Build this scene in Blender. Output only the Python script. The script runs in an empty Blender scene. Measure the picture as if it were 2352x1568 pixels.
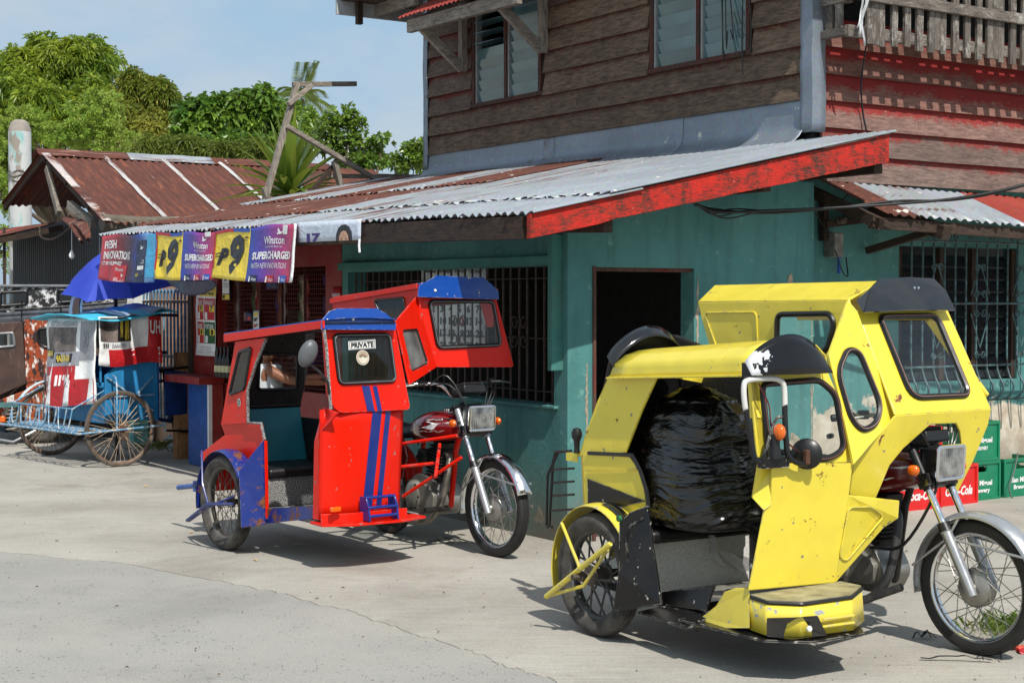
import bpy, bmesh, math, random
from mathutils import Vector, Matrix, Quaternion
from mathutils.geometry import tessellate_polygon
from mathutils import noise as mnoise
V = Vector
random.seed(7)
rnd = random.uniform
SC = bpy.context.scene
COL = SC.collection
# ------------------------------------------------------------------ camera
CAM_Z = 1.57
PITCH = math.radians(1.49)
cam_d = bpy.data.cameras.new('camera')
cam = bpy.data.objects.new('camera', cam_d)
COL.objects.link(cam)
cam.location = (0, 0, CAM_Z)
cam.rotation_euler = (math.radians(90) - PITCH, 0, 0)
cam_d.sensor_width = 36
cam_d.lens = 3576 / 2352 * 36
cam_d.clip_start = .05
cam_d.clip_end = 1000
SC.camera = cam
# ------------------------------------------------------------------ sun and sky
SUN = V((.388, -.943, 1.28)).normalized()
sl = bpy.data.lights.new('sun', 'SUN')
sl.energy = 5.0
sl.angle = math.radians(.55)
sl.color = (1, .962, .90)
so = bpy.data.objects.new('sun', sl)
COL.objects.link(so)
so.rotation_euler = SUN.to_track_quat('Z', 'Y').to_euler()
w = bpy.data.worlds.new('World')
SC.world = w
w.use_nodes = True
wn = w.node_tree
wn.nodes.clear()
wo = wn.nodes.new('ShaderNodeOutputWorld')
bg = wn.nodes.new('ShaderNodeBackground')
sky = wn.nodes.new('ShaderNodeTexSky')
sky.sky_type = 'NISHITA'
sky.sun_disc = False
sky.sun_elevation = math.asin(SUN.z)
sky.sun_rotation = math.atan2(SUN.x, SUN.y)
sky.air_density = 1.0
sky.dust_density = 2.2
sky.ozone_density = 1.2
SKY_STRENGTH = .12
bg.inputs['Strength'].default_value = SKY_STRENGTH
tcw = wn.nodes.new('ShaderNodeTexCoord')
mpw = wn.nodes.new('ShaderNodeMapping')
mpw.inputs['Scale'].default_value = (1.0, 1.0, 2.6)
nzw = wn.nodes.new('ShaderNodeTexNoise')
nzw.inputs['Scale'].default_value = 4.2
nzw.inputs['Detail'].default_value = 7
nzw.inputs['Roughness'].default_value = .55
rpw = wn.nodes.new('ShaderNodeValToRGB')
rpw.color_ramp.elements[0].position = .40
rpw.color_ramp.elements[0].color = (.30, .30, .30, 1)
rpw.color_ramp.elements[1].position = .64
rpw.color_ramp.elements[1].color = (.92, .92, .92, 1)
mxw = wn.nodes.new('ShaderNodeMix')
mxw.data_type = 'RGBA'
mxc = wn.nodes.new('ShaderNodeMix')          # thin white cloud over pale humid blue
mxc.data_type = 'RGBA'
mxc.inputs['A'].default_value = (3.5, 5.1, 6.7, 1)
mxc.inputs['B'].default_value = (5.6, 6.1, 6.5, 1)
rpw.color_ramp.elements[0].color = (0, 0, 0, 1)
rpw.color_ramp.elements[1].color = (1, 1, 1, 1)
mxw.inputs['Factor'].default_value = .82
wn.links.new(rpw.outputs['Color'], mxc.inputs['Factor'])
wn.links.new(mxc.outputs['Result'], mxw.inputs['B'])
for a, b in ((tcw.outputs['Generated'], mpw.inputs['Vector']), (mpw.outputs[0], nzw.inputs['Vector']), (nzw.outputs['Fac'], rpw.inputs['Fac']),
             (sky.outputs[0], mxw.inputs['A']), (mxw.outputs['Result'], bg.inputs['Color']), (bg.outputs[0], wo.inputs['Surface'])):
    wn.links.new(a, b)
SC.view_settings.view_transform = 'Standard'
SC.view_settings.look = 'None'
SC.view_settings.gamma = 1
SC.view_settings.exposure = -.08
SC.view_settings.use_curve_mapping = False
SC.cycles.max_bounces = 8
SC.cycles.transparent_max_bounces = 12


# ------------------------------------------------------------------ frames: a place on the ground with a heading
class Frame:
    def __init__(s, x, y, deg):
        s.o = V((x, y, 0))
        s.ang = math.radians(deg)
        s.R = Matrix.Rotation(s.ang, 3, 'Z')
        s.Ri = s.R.transposed()

    def loc(s, w):
        return s.Ri @ (V(w) - s.o)

    def world(s, p):
        return s.R @ V(p) + s.o

    def on(s, x, y, n, c):
        # where the sight line through photograph point (x, y) meets a plane of this frame
        r, u = (x - 1176) / 3576, -(y - 784) / 3576
        d = V((r, math.cos(PITCH) + u * math.sin(PITCH), -math.sin(PITCH) + u * math.cos(PITCH)))
        o = s.loc((0, 0, CAM_Z))
        d = s.Ri @ d
        if isinstance(n, int):
            k = V((0, 0, 0)); k[n] = 1
        else:
            k = V(n)
        return o + d * ((c - k.dot(o)) / k.dot(d))


WLD = Frame(0, 0, 0)
HF = Frame(.357, 10.009, 33.69)        # house: x into the block, y along the long facade
RF = Frame(-1.804, 9.798, -53.2)       # red tricycle: x forward, y towards its motorcycle
YF = Frame(.406, 7.265, -57.7)         # yellow tricycle


# ------------------------------------------------------------------ objects
def thing(name, label, cat, loc=(0, 0, 0), rz=0, group=None):
    o = bpy.data.objects.new(name, None)
    COL.objects.link(o)
    o.location = loc
    o.rotation_euler = (0, 0, rz)
    o.empty_display_size = .1
    o['label'] = label
    o['category'] = cat
    if group:
        o['group'] = group
    return o


def tag(o, label, cat, group=None, kind=None):
    if label: o['label'] = label
    if cat: o['category'] = cat
    if group: o['group'] = group
    if kind: o['kind'] = kind
    return o


def copy_tree(o, parent=None):
    c = o.copy()
    COL.objects.link(c)
    c.parent = parent
    for ch in o.children:
        copy_tree(ch, c)
    return c


class MB:
    """collects shapes into one mesh"""
    def __init__(s):
        s.v = []; s.f = []; s.mi = []; s.cur = 0

    def add(s, vs, fs):
        b = len(s.v)
        s.v += [tuple(p) for p in vs]
        s.f += [tuple(b + i for i in f) for f in fs]
        s.mi += [s.cur] * len(fs)
        return s

    def box(s, lo, hi, M=None):
        x0, y0, z0 = lo; x1, y1, z1 = hi
        vs = [V((x, y, z)) for z in (z0, z1) for x, y in ((x0, y0), (x1, y0), (x1, y1), (x0, y1))]
        if M: vs = [M @ p for p in vs]
        return s.add(vs, [(3, 2, 1, 0), (4, 5, 6, 7), (0, 1, 5, 4), (1, 2, 6, 5), (2, 3, 7, 6), (3, 0, 4, 7)])

    def bar(s, p, q, w, h, up=(0, 0, 1)):
        p = V(p); q = V(q); d = (q - p).normalized()
        up = V(up)
        if abs(d.dot(up)) > .98: up = V((1, 0, 0))
        r = d.cross(up).normalized(); u = r.cross(d)
        vs = []
        for c in (p, q):
            for a, b in ((-1, -1), (1, -1), (1, 1), (-1, 1)):
                vs.append(c + r * (a * w / 2) + u * (b * h / 2))
        return s.add(vs, [(0, 1, 2, 3), (7, 6, 5, 4), (0, 4, 5, 1), (1, 5, 6, 2), (2, 6, 7, 3), (3, 7, 4, 0)])

    def tube(s, pts, r, n=8, closed=False, caps=True):
        pts = [V(p) for p in pts]
        m = len(pts)
        rs = r if isinstance(r, (list, tuple)) else [r] * m
        tang = []
        for i in range(m):
            if closed: t = pts[(i + 1) % m] - pts[i - 1]
            else: t = pts[min(i + 1, m - 1)] - pts[max(i - 1, 0)]
            tang.append(t.normalized() if t.length > 1e-9 else V((0, 0, 1)))
        up = V((0, 0, 1)) if abs(tang[0].z) < .9 else V((1, 0, 0))
        u = tang[0].cross(up).normalized()
        vs = []
        for i in range(m):
            t = tang[i]
            u = (u - t * u.dot(t))
            u = u.normalized() if u.length > 1e-6 else t.orthogonal().normalized()
            b = t.cross(u)
            for k in range(n):
                a = 2 * math.pi * k / n
                vs.append(pts[i] + (u * math.cos(a) + b * math.sin(a)) * rs[i])
        fs = []
        for i in range(m if closed else m - 1):
            j = (i + 1) % m
            for k in range(n):
                l = (k + 1) % n
                fs.append((i * n + k, i * n + l, j * n + l, j * n + k))
        if caps and not closed:
            fs.append(tuple(range(n - 1, -1, -1)))
            fs.append(tuple((m - 1) * n + k for k in range(n)))
        return s.add(vs, fs)

    def lathe(s, prof, n=24, M=None, closed=False, caps=True):
        # prof: (radius, axial) pairs, axis = local z of M
        M = M or Matrix.Identity(4)
        vs = []
        for r, z in prof:
            for k in range(n):
                a = 2 * math.pi * k / n
                vs.append(M @ V((r * math.cos(a), r * math.sin(a), z)))
        fs = []
        m = len(prof)
        for i in range(m if closed else m - 1):
            j = (i + 1) % m
            for k in range(n):
                l = (k + 1) % n
                fs.append((i * n + k, i * n + l, j * n + l, j * n + k))
        if caps and not closed:
            if prof[0][0] > 1e-6: fs.append(tuple(range(n - 1, -1, -1)))
            if prof[-1][0] > 1e-6: fs.append(tuple((m - 1) * n + k for k in range(n)))
        return s.add(vs, fs)

    def panel(s, outer, holes=(), th=None, sub=None):
        """flat plate with holes: outer / holes are 3D loops in (about) one plane, th the thickness vector"""
        loops = [[V(p) for p in outer]] + [[V(p) for p in h] for h in holes]
        tris = tessellate_polygon(loops)
        flat = [p for l in loops for p in l]
        n = len(flat)
        if th is None:
            return s.add(flat, [tuple(t) for t in tris])
        th = V(th)
        nrm = V((0, 0, 0))
        for t in tris:
            nrm += (flat[t[1]] - flat[t[0]]).cross(flat[t[2]] - flat[t[0]])
        flip = nrm.dot(th) > 0
        fs = []
        for t in tris:
            nt = (flat[t[1]] - flat[t[0]]).cross(flat[t[2]] - flat[t[0]])
            a = tuple(t) if nt.dot(th) < 0 else tuple(reversed(t))
            fs.append(a)
            fs.append(tuple(i + n for i in reversed(a)))
        b = 0
        for l in loops:
            m = len(l)
            for i in range(m):
                j = (i + 1) % m
                fs.append((b + i, b + j, b + j + n, b + i + n))
            b += m
        return s.add(flat + [p + th for p in flat], fs)

    def grid(s, fn, nu, nv):
        vs = [fn(i / nu, j / nv) for j in range(nv + 1) for i in range(nu + 1)]
        fs = [(j * (nu + 1) + i, j * (nu + 1) + i + 1, (j + 1) * (nu + 1) + i + 1, (j + 1) * (nu + 1) + i) for j in range(nv) for i in range(nu)]
        return s.add(vs, fs)

    def mesh(s, name, mats, smooth=40, recalc=True, weld=False):
        me = bpy.data.meshes.new(name)
        me.from_pydata(s.v, [], s.f)
        mats = mats if isinstance(mats, (list, tuple)) else [mats]
        for m in mats: me.materials.append(m.m if isinstance(m, Mat) else m)
        if len(mats) > 1: me.polygons.foreach_set('material_index', s.mi)
        if recalc or weld:
            bm = bmesh.new(); bm.from_mesh(me)
            if weld: bmesh.ops.remove_doubles(bm, verts=bm.verts, dist=weld)
            if recalc: bmesh.ops.recalc_face_normals(bm, faces=bm.faces)
            bm.to_mesh(me); bm.free()
        if smooth:
            me.polygons.foreach_set('use_smooth', [True] * len(me.polygons))
            me.set_sharp_from_angle(angle=math.radians(smooth))
        me.update()
        return me

    def build(s, name, mats, parent=None, smooth=40, bevel=0, solid=0, sub=0, label=None, loc=None, rot=None, recalc=True, weld=False, bseg=2):
        o = bpy.data.objects.new(name, s.mesh(name, mats, smooth, recalc, weld))
        COL.objects.link(o)
        if parent: o.parent = parent
        if loc is not None: o.location = loc
        if rot is not None: o.rotation_euler = rot
        if solid:
            md = o.modifiers.new('thick', 'SOLIDIFY'); md.thickness = solid; md.offset = 0
        if sub:
            md = o.modifiers.new('sub', 'SUBSURF'); md.levels = sub; md.render_levels = sub
        if bevel:
            md = o.modifiers.new('bevel', 'BEVEL'); md.width = bevel; md.segments = bseg; md.limit_method = 'ANGLE'; md.angle_limit = math.radians(38)
        if label: o['label'] = label
        return o


def rloop(pts, r, n=5):
    """rounded closed polygon through 3D corner points"""
    pts = [V(p) for p in pts]
    out = []
    m = len(pts)
    for i in range(m):
        p = pts[i]
        rr = r[i] if isinstance(r, (list, tuple)) else r
        a = pts[i - 1] - p; b = pts[(i + 1) % m] - p
        k = min(rr, a.length * .49, b.length * .49)
        A = p + a.normalized() * k; B = p + b.normalized() * k
        for j in range(n + 1):
            t = j / n
            out.append(A * (1 - t) ** 2 + p * 2 * t * (1 - t) + B * t ** 2)
    return out


def inset(loop, k):
    c = sum((V(p) for p in loop), V((0, 0, 0))) / len(loop)
    return [V(p) + (c - V(p)).normalized() * k for p in loop]


def smooth_path(pts, n=6):
    """Catmull-Rom"""
    pts = [V(p) for p in pts]
    P = [pts[0] * 2 - pts[1]] + pts + [pts[-1] * 2 - pts[-2]]
    out = []
    for i in range(1, len(P) - 2):
        a, b, c, d = P[i - 1:i + 3]
        for k in range(n):
            t = k / n
            out.append(.5 * ((2 * b) + (c - a) * t + (2 * a - 5 * b + 4 * c - d) * t * t + (3 * b - a - 3 * c + d) * t ** 3))
    out.append(pts[-1])
    return out


def axis_m(c, d):
    """matrix whose z points along d at c"""
    q = V(d).to_track_quat('Z', 'Y')
    return Matrix.Translation(V(c)) @ q.to_matrix().to_4x4()


_txt = {}


def text_mesh(body, bold=0, shear=0, res=2, spacing=1):
    """outline letters as flat verts / faces, cap height about .7, left aligned"""
    key = (body, bold, shear, spacing)
    if key in _txt: return _txt[key]
    c = bpy.data.curves.new('t', 'FONT')
    c.body = body; c.offset = bold; c.shear = shear; c.resolution_u = res; c.space_character = spacing; c.fill_mode = 'FRONT'
    o = bpy.data.objects.new('t', c)
    COL.objects.link(o)
    dg = bpy.context.evaluated_depsgraph_get()
    me = bpy.data.meshes.new_from_object(o.evaluated_get(dg))
    vs = [v.co.copy() for v in me.vertices]; fs = [tuple(p.vertices) for p in me.polygons]
    bpy.data.objects.remove(o); bpy.data.curves.remove(c); bpy.data.meshes.remove(me)
    _txt[key] = (vs, fs)
    return vs, fs


def put_text(mb, body, fn, box, bold=0, shear=0, fit=True, spacing=1):
    """letters fitted to box (u0, v0, u1, v1) of surface fn(u, v) -> point"""
    vs, fs = text_mesh(body, bold, shear, spacing=spacing)
    if not vs: return
    x0 = min(p.x for p in vs); x1 = max(p.x for p in vs); y0 = min(p.y for p in vs); y1 = max(p.y for p in vs)
    u0, v0, u1, v1 = box
    mb.add([fn(u0 + (p.x - x0) / (x1 - x0) * (u1 - u0), v0 + (p.y - y0) / max(y1 - y0, 1e-6) * (v1 - v0)) for p in vs], fs)


# ------------------------------------------------------------------ materials
def C(r, g, b):
    f = lambda c: (c / 255 / 12.92) if c / 255 <= .04045 else ((c / 255 + .055) / 1.055) ** 2.4
    return (f(r), f(g), f(b), 1)


class Mat:
    def __init__(s, name, ref=None, coord='Object', base=(.5, .5, .5, 1), rough=.6, metal=0, **kw):
        s.m = bpy.data.materials.new(name)
        s.m.use_nodes = True
        s.nt = s.m.node_tree
        s.b = s.nt.nodes['Principled BSDF']
        tc = s.nt.nodes.new('ShaderNodeTexCoord')
        if ref: tc.object = ref
        s.tc = tc
        s.co = tc.outputs[coord]
        s._rand = None
        s.set(**{'Base Color': base, 'Roughness': rough, 'Metallic': metal}, **kw)

    def set(s, **kw):
        for k, v in kw.items():
            i = s.b.inputs[k.replace('_', ' ')]
            if hasattr(v, 'is_linked') or isinstance(v, bpy.types.NodeSocket): s.nt.links.new(v, i)
            else: i.default_value = v
        return s

    def _in(s, node, key, v):
        i = node.inputs[key]
        if isinstance(v, bpy.types.NodeSocket): s.nt.links.new(v, i)
        elif v is not None:
            if i.type == 'RGBA' and isinstance(v, (int, float)): v = (v, v, v, 1)
            i.default_value = v

    @property
    def rand(s):
        if s._rand is None: s._rand = s.nt.nodes.new('ShaderNodeObjectInfo').outputs['Random']
        return s._rand

    def map(s, scale=(1, 1, 1), rot=(0, 0, 0), loc=(0, 0, 0), co=None, jitter=False):
        n = s.nt.nodes.new('ShaderNodeMapping')
        s._in(n, 'Vector', co or s.co)
        n.inputs['Scale'].default_value = scale; n.inputs['Rotation'].default_value = rot; n.inputs['Location'].default_value = loc
        if jitter:
            k = s.nt.nodes.new('ShaderNodeCombineXYZ')
            r = s.math('MULTIPLY', s.rand, 37.0)
            for i in range(3): s.nt.links.new(r, k.inputs[i])
            s.nt.links.new(k.outputs[0], n.inputs['Location'])
        return n.outputs[0]

    def noise(s, scale, detail=4, rough=.55, co=None, dist=0):
        n = s.nt.nodes.new('ShaderNodeTexNoise')
        s._in(n, 'Vector', co or s.co)
        n.inputs['Scale'].default_value = scale; n.inputs['Detail'].default_value = detail
        n.inputs['Roughness'].default_value = rough; n.inputs['Distortion'].default_value = dist
        return n.outputs['Fac']

    def vor(s, scale, co=None, feature='F1', out='Distance', rnd_=1):
        n = s.nt.nodes.new('ShaderNodeTexVoronoi')
        n.feature = feature
        s._in(n, 'Vector', co or s.co)
        n.inputs['Scale'].default_value = scale; n.inputs['Randomness'].default_value = rnd_
        return n.outputs[out]

    def ramp(s, fac, stops, interp='LINEAR'):
        n = s.nt.nodes.new('ShaderNodeValToRGB')
        s._in(n, 'Fac', fac)
        cr = n.color_ramp
        cr.interpolation = interp
        while len(cr.elements) < len(stops): cr.elements.new(.5)
        for e, (p, c) in zip(cr.elements, stops):
            e.position = p
            e.color = (c, c, c, 1) if isinstance(c, (int, float)) else c
        return n.outputs['Color']

    def step(s, fac, a, b):
        return s.ramp(fac, [(a, 0), (b, 1)] if a < b else [(b, 1), (a, 0)])

    def mix(s, fac, a, b, mode='MIX'):
        n = s.nt.nodes.new('ShaderNodeMix')
        n.data_type = 'RGBA'; n.blend_type = mode
        s._in(n, 'Factor', fac); s._in(n, 'A', a); s._in(n, 'B', b)
        return n.outputs['Result']

    def math(s, op, a, b=None, c=None, clamp=False):
        n = s.nt.nodes.new('ShaderNodeMath')
        n.operation = op; n.use_clamp = clamp
        s._in(n, 0, a)
        if b is not None: s._in(n, 1, b)
        if c is not None: s._in(n, 2, c)
        return n.outputs[0]

    def sep(s, co=None):
        n = s.nt.nodes.new('ShaderNodeSeparateXYZ')
        s._in(n, 0, co or s.co)
        return n.outputs

    def bump(s, h, strength=.3, dist=.01, normal=None):
        n = s.nt.nodes.new('ShaderNodeBump')
        s._in(n, 'Height', h)
        n.inputs['Strength'].default_value = strength; n.inputs['Distance'].default_value = dist
        if normal: s._in(n, 'Normal', normal)
        s.nt.links.new(n.outputs[0], s.b.inputs['Normal'])
        return n.outputs[0]


def plain(name, col, rough=.6, metal=0, var=.12, vscale=9, bump=.08, **kw):
    """one colour with a little uneven wear"""
    m = Mat(name, rough=rough, metal=metal, **kw)
    n = m.noise(vscale, 5)
    d = tuple(c * (1 - var * 1.6) for c in col[:3]) + (1,)
    l = tuple(min(1, c * (1 + var)) for c in col[:3]) + (1,)
    m.set(Base_Color=m.ramp(n, [(.3, d), (.7, l)]), Roughness=m.ramp(m.noise(vscale * 2.3, 4), [(.3, max(.03, rough - .1)), (.7, min(1, rough + .12))]))
    if bump: m.bump(m.noise(vscale * 5, 4), bump, .004)
    return m


def paint(name, col, rough=.22, chip=.0, chipcol=C(120, 118, 112), rust=0, dirt=.35, dent=.12, coat=.35, dust=C(140, 128, 105), wax=.08, spec=.5):
    """enamel on sheet metal: shallow dents, chips, rust spots and road dust that collects low down and in blotches"""
    m = Mat(name, rough=rough)
    big = m.noise(3.1, 3)
    c0 = tuple(c * (1 - wax) for c in col[:3]) + (1,)
    c1 = tuple(min(1, c * (1 + wax * .6)) for c in col[:3]) + (1,)
    c = m.ramp(big, [(.3, c0), (.7, c1)])
    d = m.math('MULTIPLY', m.step(m.noise(6, 8, .65), .42, .78), dirt)
    z = m.sep()[2]
    low = m.math('MULTIPLY', m.math('SUBTRACT', .62, z, clamp=True), m.math('MULTIPLY', m.noise(11, 6, .7), dirt * 1.2), clamp=True)
    d = m.math('ADD', d, low, clamp=True)
    c = m.mix(d, c, dust)
    ro = m.mix(d, rough, .75)
    if chip:
        bv = m.nt.nodes.new('ShaderNodeBevel'); bv.samples = 4; bv.inputs['Radius'].default_value = .007
        ge = m.nt.nodes.new('ShaderNodeNewGeometry'); dt = m.nt.nodes.new('ShaderNodeVectorMath'); dt.operation = 'DOT_PRODUCT'
        m.nt.links.new(bv.outputs[0], dt.inputs[0]); m.nt.links.new(ge.outputs['Normal'], dt.inputs[1])
        ew = m.math('MULTIPLY', m.math('SUBTRACT', 1.0, dt.outputs['Value']), m.step(m.noise(16, 6, .7), .50 - chip * .1, .62))
        ek = m.step(ew, .03, .08)
        c = m.mix(ek, c, chipcol); ro = m.mix(ek, ro, .6)
        ch = m.step(m.noise(22, 6, .62), .70 - chip * .12, .71 - chip * .12)
        c = m.mix(ch, c, chipcol); ro = m.mix(ch, ro, .6)
    if rust:
        rs = m.step(m.noise(9, 8, .7, dist=.4), .66 - rust * .1, .70 - rust * .1)
        rc = m.ramp(m.noise(60, 4), [(.3, C(70, 36, 20)), (.7, C(140, 84, 48))])
        c = m.mix(rs, c, rc); ro = m.mix(rs, ro, .9)
    m.set(Base_Color=c, Roughness=ro, Coat_Weight=coat, Coat_Roughness=.08, Specular_IOR_Level=spec)
    m.bump(m.noise(2.6, 2), dent, .06, normal=None)
    return m


def wood(name, dark, light, axis=1, scale=1.0, paint_col=None, paint_amt=.5, ref=None, rough=.85, grime=.4, white=0, shelter=0):
    """weathered board, grain along axis; what is left of the paint flakes off it, least where the lap above shelters it"""
    m = Mat(name, ref=ref)
    sc = [44, 44, 44]
    sc[axis] = 8.0
    jc = m.map(jitter=True)
    co = m.map(tuple(k * scale for k in sc), co=jc)
    g = m.noise(1, 7, .7, co=co, dist=.5)
    g2 = m.noise(2.6, 6, .7, co=co)
    c = m.ramp(g, [(.30, dark), (.5, tuple((a + b) / 2 for a, b in zip(dark, light))), (.70, light)])
    gm = m.step(m.noise(2.3 * scale, 7, .7, co=jc), .44, .74)
    c = m.mix(m.math('MULTIPLY', gm, grime), c, tuple(k * .3 for k in dark[:3]) + (1,))
    c = m.mix(m.math('MULTIPLY', m.rand, .35), c, tuple(k * .6 for k in dark[:3]) + (1,))
    if paint_col:
        pn = m.math('ADD', m.math('MULTIPLY', m.noise(3.2 * scale, 7, .75, co=jc), .66), m.math('MULTIPLY', g2, .44))
        k = 1 - paint_amt
        if shelter:
            gz = m.sep(m.tc.outputs['Generated'])[2]
            pn = m.math('ADD', pn, m.math('MULTIPLY', m.math('SUBTRACT', gz, .62), shelter))
        pk = m.step(pn, .34 + k * .38, .46 + k * .38)
        pc = m.mix(m.noise(9, 5), tuple(q * .5 for q in paint_col[:3]) + (1,), paint_col)
        c = m.mix(pk, c, pc)
    if white:
        wk = m.step(m.noise(44, 4, .6, co=jc), .75 - white * .1, .77 - white * .1)
        c = m.mix(wk, c, C(190, 186, 178))
    m.set(Base_Color=c, Roughness=rough)
    m.bump(m.math('ADD', g, m.math('MULTIPLY', g2, .6)), .6, .010)
    return m


def galv(name, base, rust_amt, ref=None, sx=(1, 1, 1), white=0, rough=.45, metal=.35, rustdark=.5):
    """zinc sheet gone dull, rust running down the slope"""
    m = Mat(name, ref=ref, rough=rough)
    co = m.map(jitter=True)
    n = m.noise(2.2, 6, .6, co=co)
    c = m.ramp(n, [(.3, tuple(k * .72 for k in base[:3]) + (1,)), (.7, base)])
    sp = m.vor(46, co=co, out='Color')
    c = m.mix(.10, c, sp, 'OVERLAY')
    st = m.noise(1.6, 8, .7, co=m.map(sx, co=co), dist=.3)
    k = 1 - rust_amt
    rk = m.step(st, .26 + k * .42, .36 + k * .42)
    rc = m.ramp(m.noise(5, 7, .7, co=m.map(sx, co=co)), [(.28, tuple(q * rustdark for q in C(66, 38, 32)[:3]) + (1,)), (.55, C(96, 54, 42)), (.80, C(158, 92, 60))])
    c = m.mix(rk, c, rc)
    if white:
        wk = m.step(m.noise(9, 5, .6, co=co), .70 - white * .12, .72 - white * .12)
        c = m.mix(wk, c, C(205, 200, 190))
    m.set(Base_Color=c, Roughness=m.mix(rk, rough, .9), Metallic=m.mix(rk, metal, 0.0))
    m.bump(m.noise(7, 5, co=co), .12, .02)
    return m


BLACK = plain('black plastic', C(22, 22, 23), .42, var=.2)
RUBBER = plain('tyre rubber', C(34, 33, 32), .78, var=.25, vscale=14)
DUSTY_RUBBER = Mat('dusty tyre rubber')
_d = DUSTY_RUBBER.noise(9, 6, .65)
DUSTY_RUBBER.set(Base_Color=DUSTY_RUBBER.ramp(_d, [(.35, C(38, 37, 36)), (.72, C(98, 92, 84))]), Roughness=.85)
CHROME = Mat('chrome', base=(.75, .75, .76, 1), rough=.12, metal=1)
CHROME.set(Roughness=CHROME.ramp(CHROME.noise(30, 4), [(.4, .07), (.7, .28)]))
ALU = plain('cast aluminium', C(150, 148, 142), .42, metal=.75, var=.15)
STEELD = plain('oily dark steel', C(58, 55, 52), .5, metal=.6, var=.3, vscale=20)
GREYPL = plain('grey painted steel', C(128, 130, 132), .4, metal=.3)
SEATV = plain('black seat vinyl', C(24, 23, 23), .45, bump=.2)
WHITEP = plain('white print', C(226, 226, 222), .55, var=.04)
BLACKP = plain('black print', C(20, 20, 24), .55, var=.1, bump=0)
ORANGE = Mat('amber lens', base=C(255, 120, 10), rough=.15, **{'Transmission Weight': .35, 'Coat Weight': .5})
GLASS = Mat('window glass', base=(.9, .95, .95, 1), rough=.02)


def make_thin_glass(name, tint, refl=1.45, haze=0.0):
    m = bpy.data.materials.new(name)
    m.use_nodes = True
    nt = m.node_tree
    nt.nodes.clear()
    o = nt.nodes.new('ShaderNodeOutputMaterial'); mx = nt.nodes.new('ShaderNodeMixShader'); fr = nt.nodes.new('ShaderNodeLayerWeight')
    tr = nt.nodes.new('ShaderNodeBsdfTransparent'); gl = nt.nodes.new('ShaderNodeBsdfGlossy')
    tr.inputs['Color'].default_value = tint
    gl.inputs['Roughness'].default_value = .03
    pw = nt.nodes.new('ShaderNodeMath'); pw.operation = 'POWER'; pw.inputs[1].default_value = 4.0
    ml = nt.nodes.new('ShaderNodeMath'); ml.operation = 'MULTIPLY_ADD'; ml.inputs[1].default_value = .9; ml.inputs[2].default_value = .045 * refl / 1.45
    nt.links.new(fr.outputs['Facing'], pw.inputs[0]); nt.links.new(pw.outputs[0], ml.inputs[0]); nt.links.new(ml.outputs[0], mx.inputs[0])
    if haze:
        df = nt.nodes.new('ShaderNodeBsdfDiffuse'); m2 = nt.nodes.new('ShaderNodeMixShader')
        tc = nt.nodes.new('ShaderNodeTexCoord'); nz = nt.nodes.new('ShaderNodeTexNoise'); rp = nt.nodes.new('ShaderNodeValToRGB')
        nz.inputs['Scale'].default_value = 6; nz.inputs['Detail'].default_value = 8
        rp.color_ramp.elements[0].position = .35; rp.color_ramp.elements[0].color = (haze * .3,) * 3 + (1,)
        rp.color_ramp.elements[1].position = .8; rp.color_ramp.elements[1].color = (haze,) * 3 + (1,)
        df.inputs['Color'].default_value = (.55, .56, .54, 1)
        nt.links.new(tc.outputs['Object'], nz.inputs['Vector']); nt.links.new(nz.outputs['Fac'], rp.inputs[0]); nt.links.new(rp.outputs[0], m2.inputs[0])
        nt.links.new(tr.outputs[0], m2.inputs[1]); nt.links.new(df.outputs[0], m2.inputs[2]); nt.links.new(m2.outputs[0], mx.inputs[1])
    else:
        nt.links.new(tr.outputs[0], mx.inputs[1])
    nt.links.new(gl.outputs[0], mx.inputs[2]); nt.links.new(mx.outputs[0], o.inputs[0])
    return m


PANE = make_thin_glass('clear pane', (.88, .93, .92, 1), haze=.035)
PANE_DARK = make_thin_glass('smoked pane', (.42, .45, .46, 1), haze=.025)
# ================================================================== ground
def G(x, y):
    return WLD.on(x, y, 2, 0)


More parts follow.
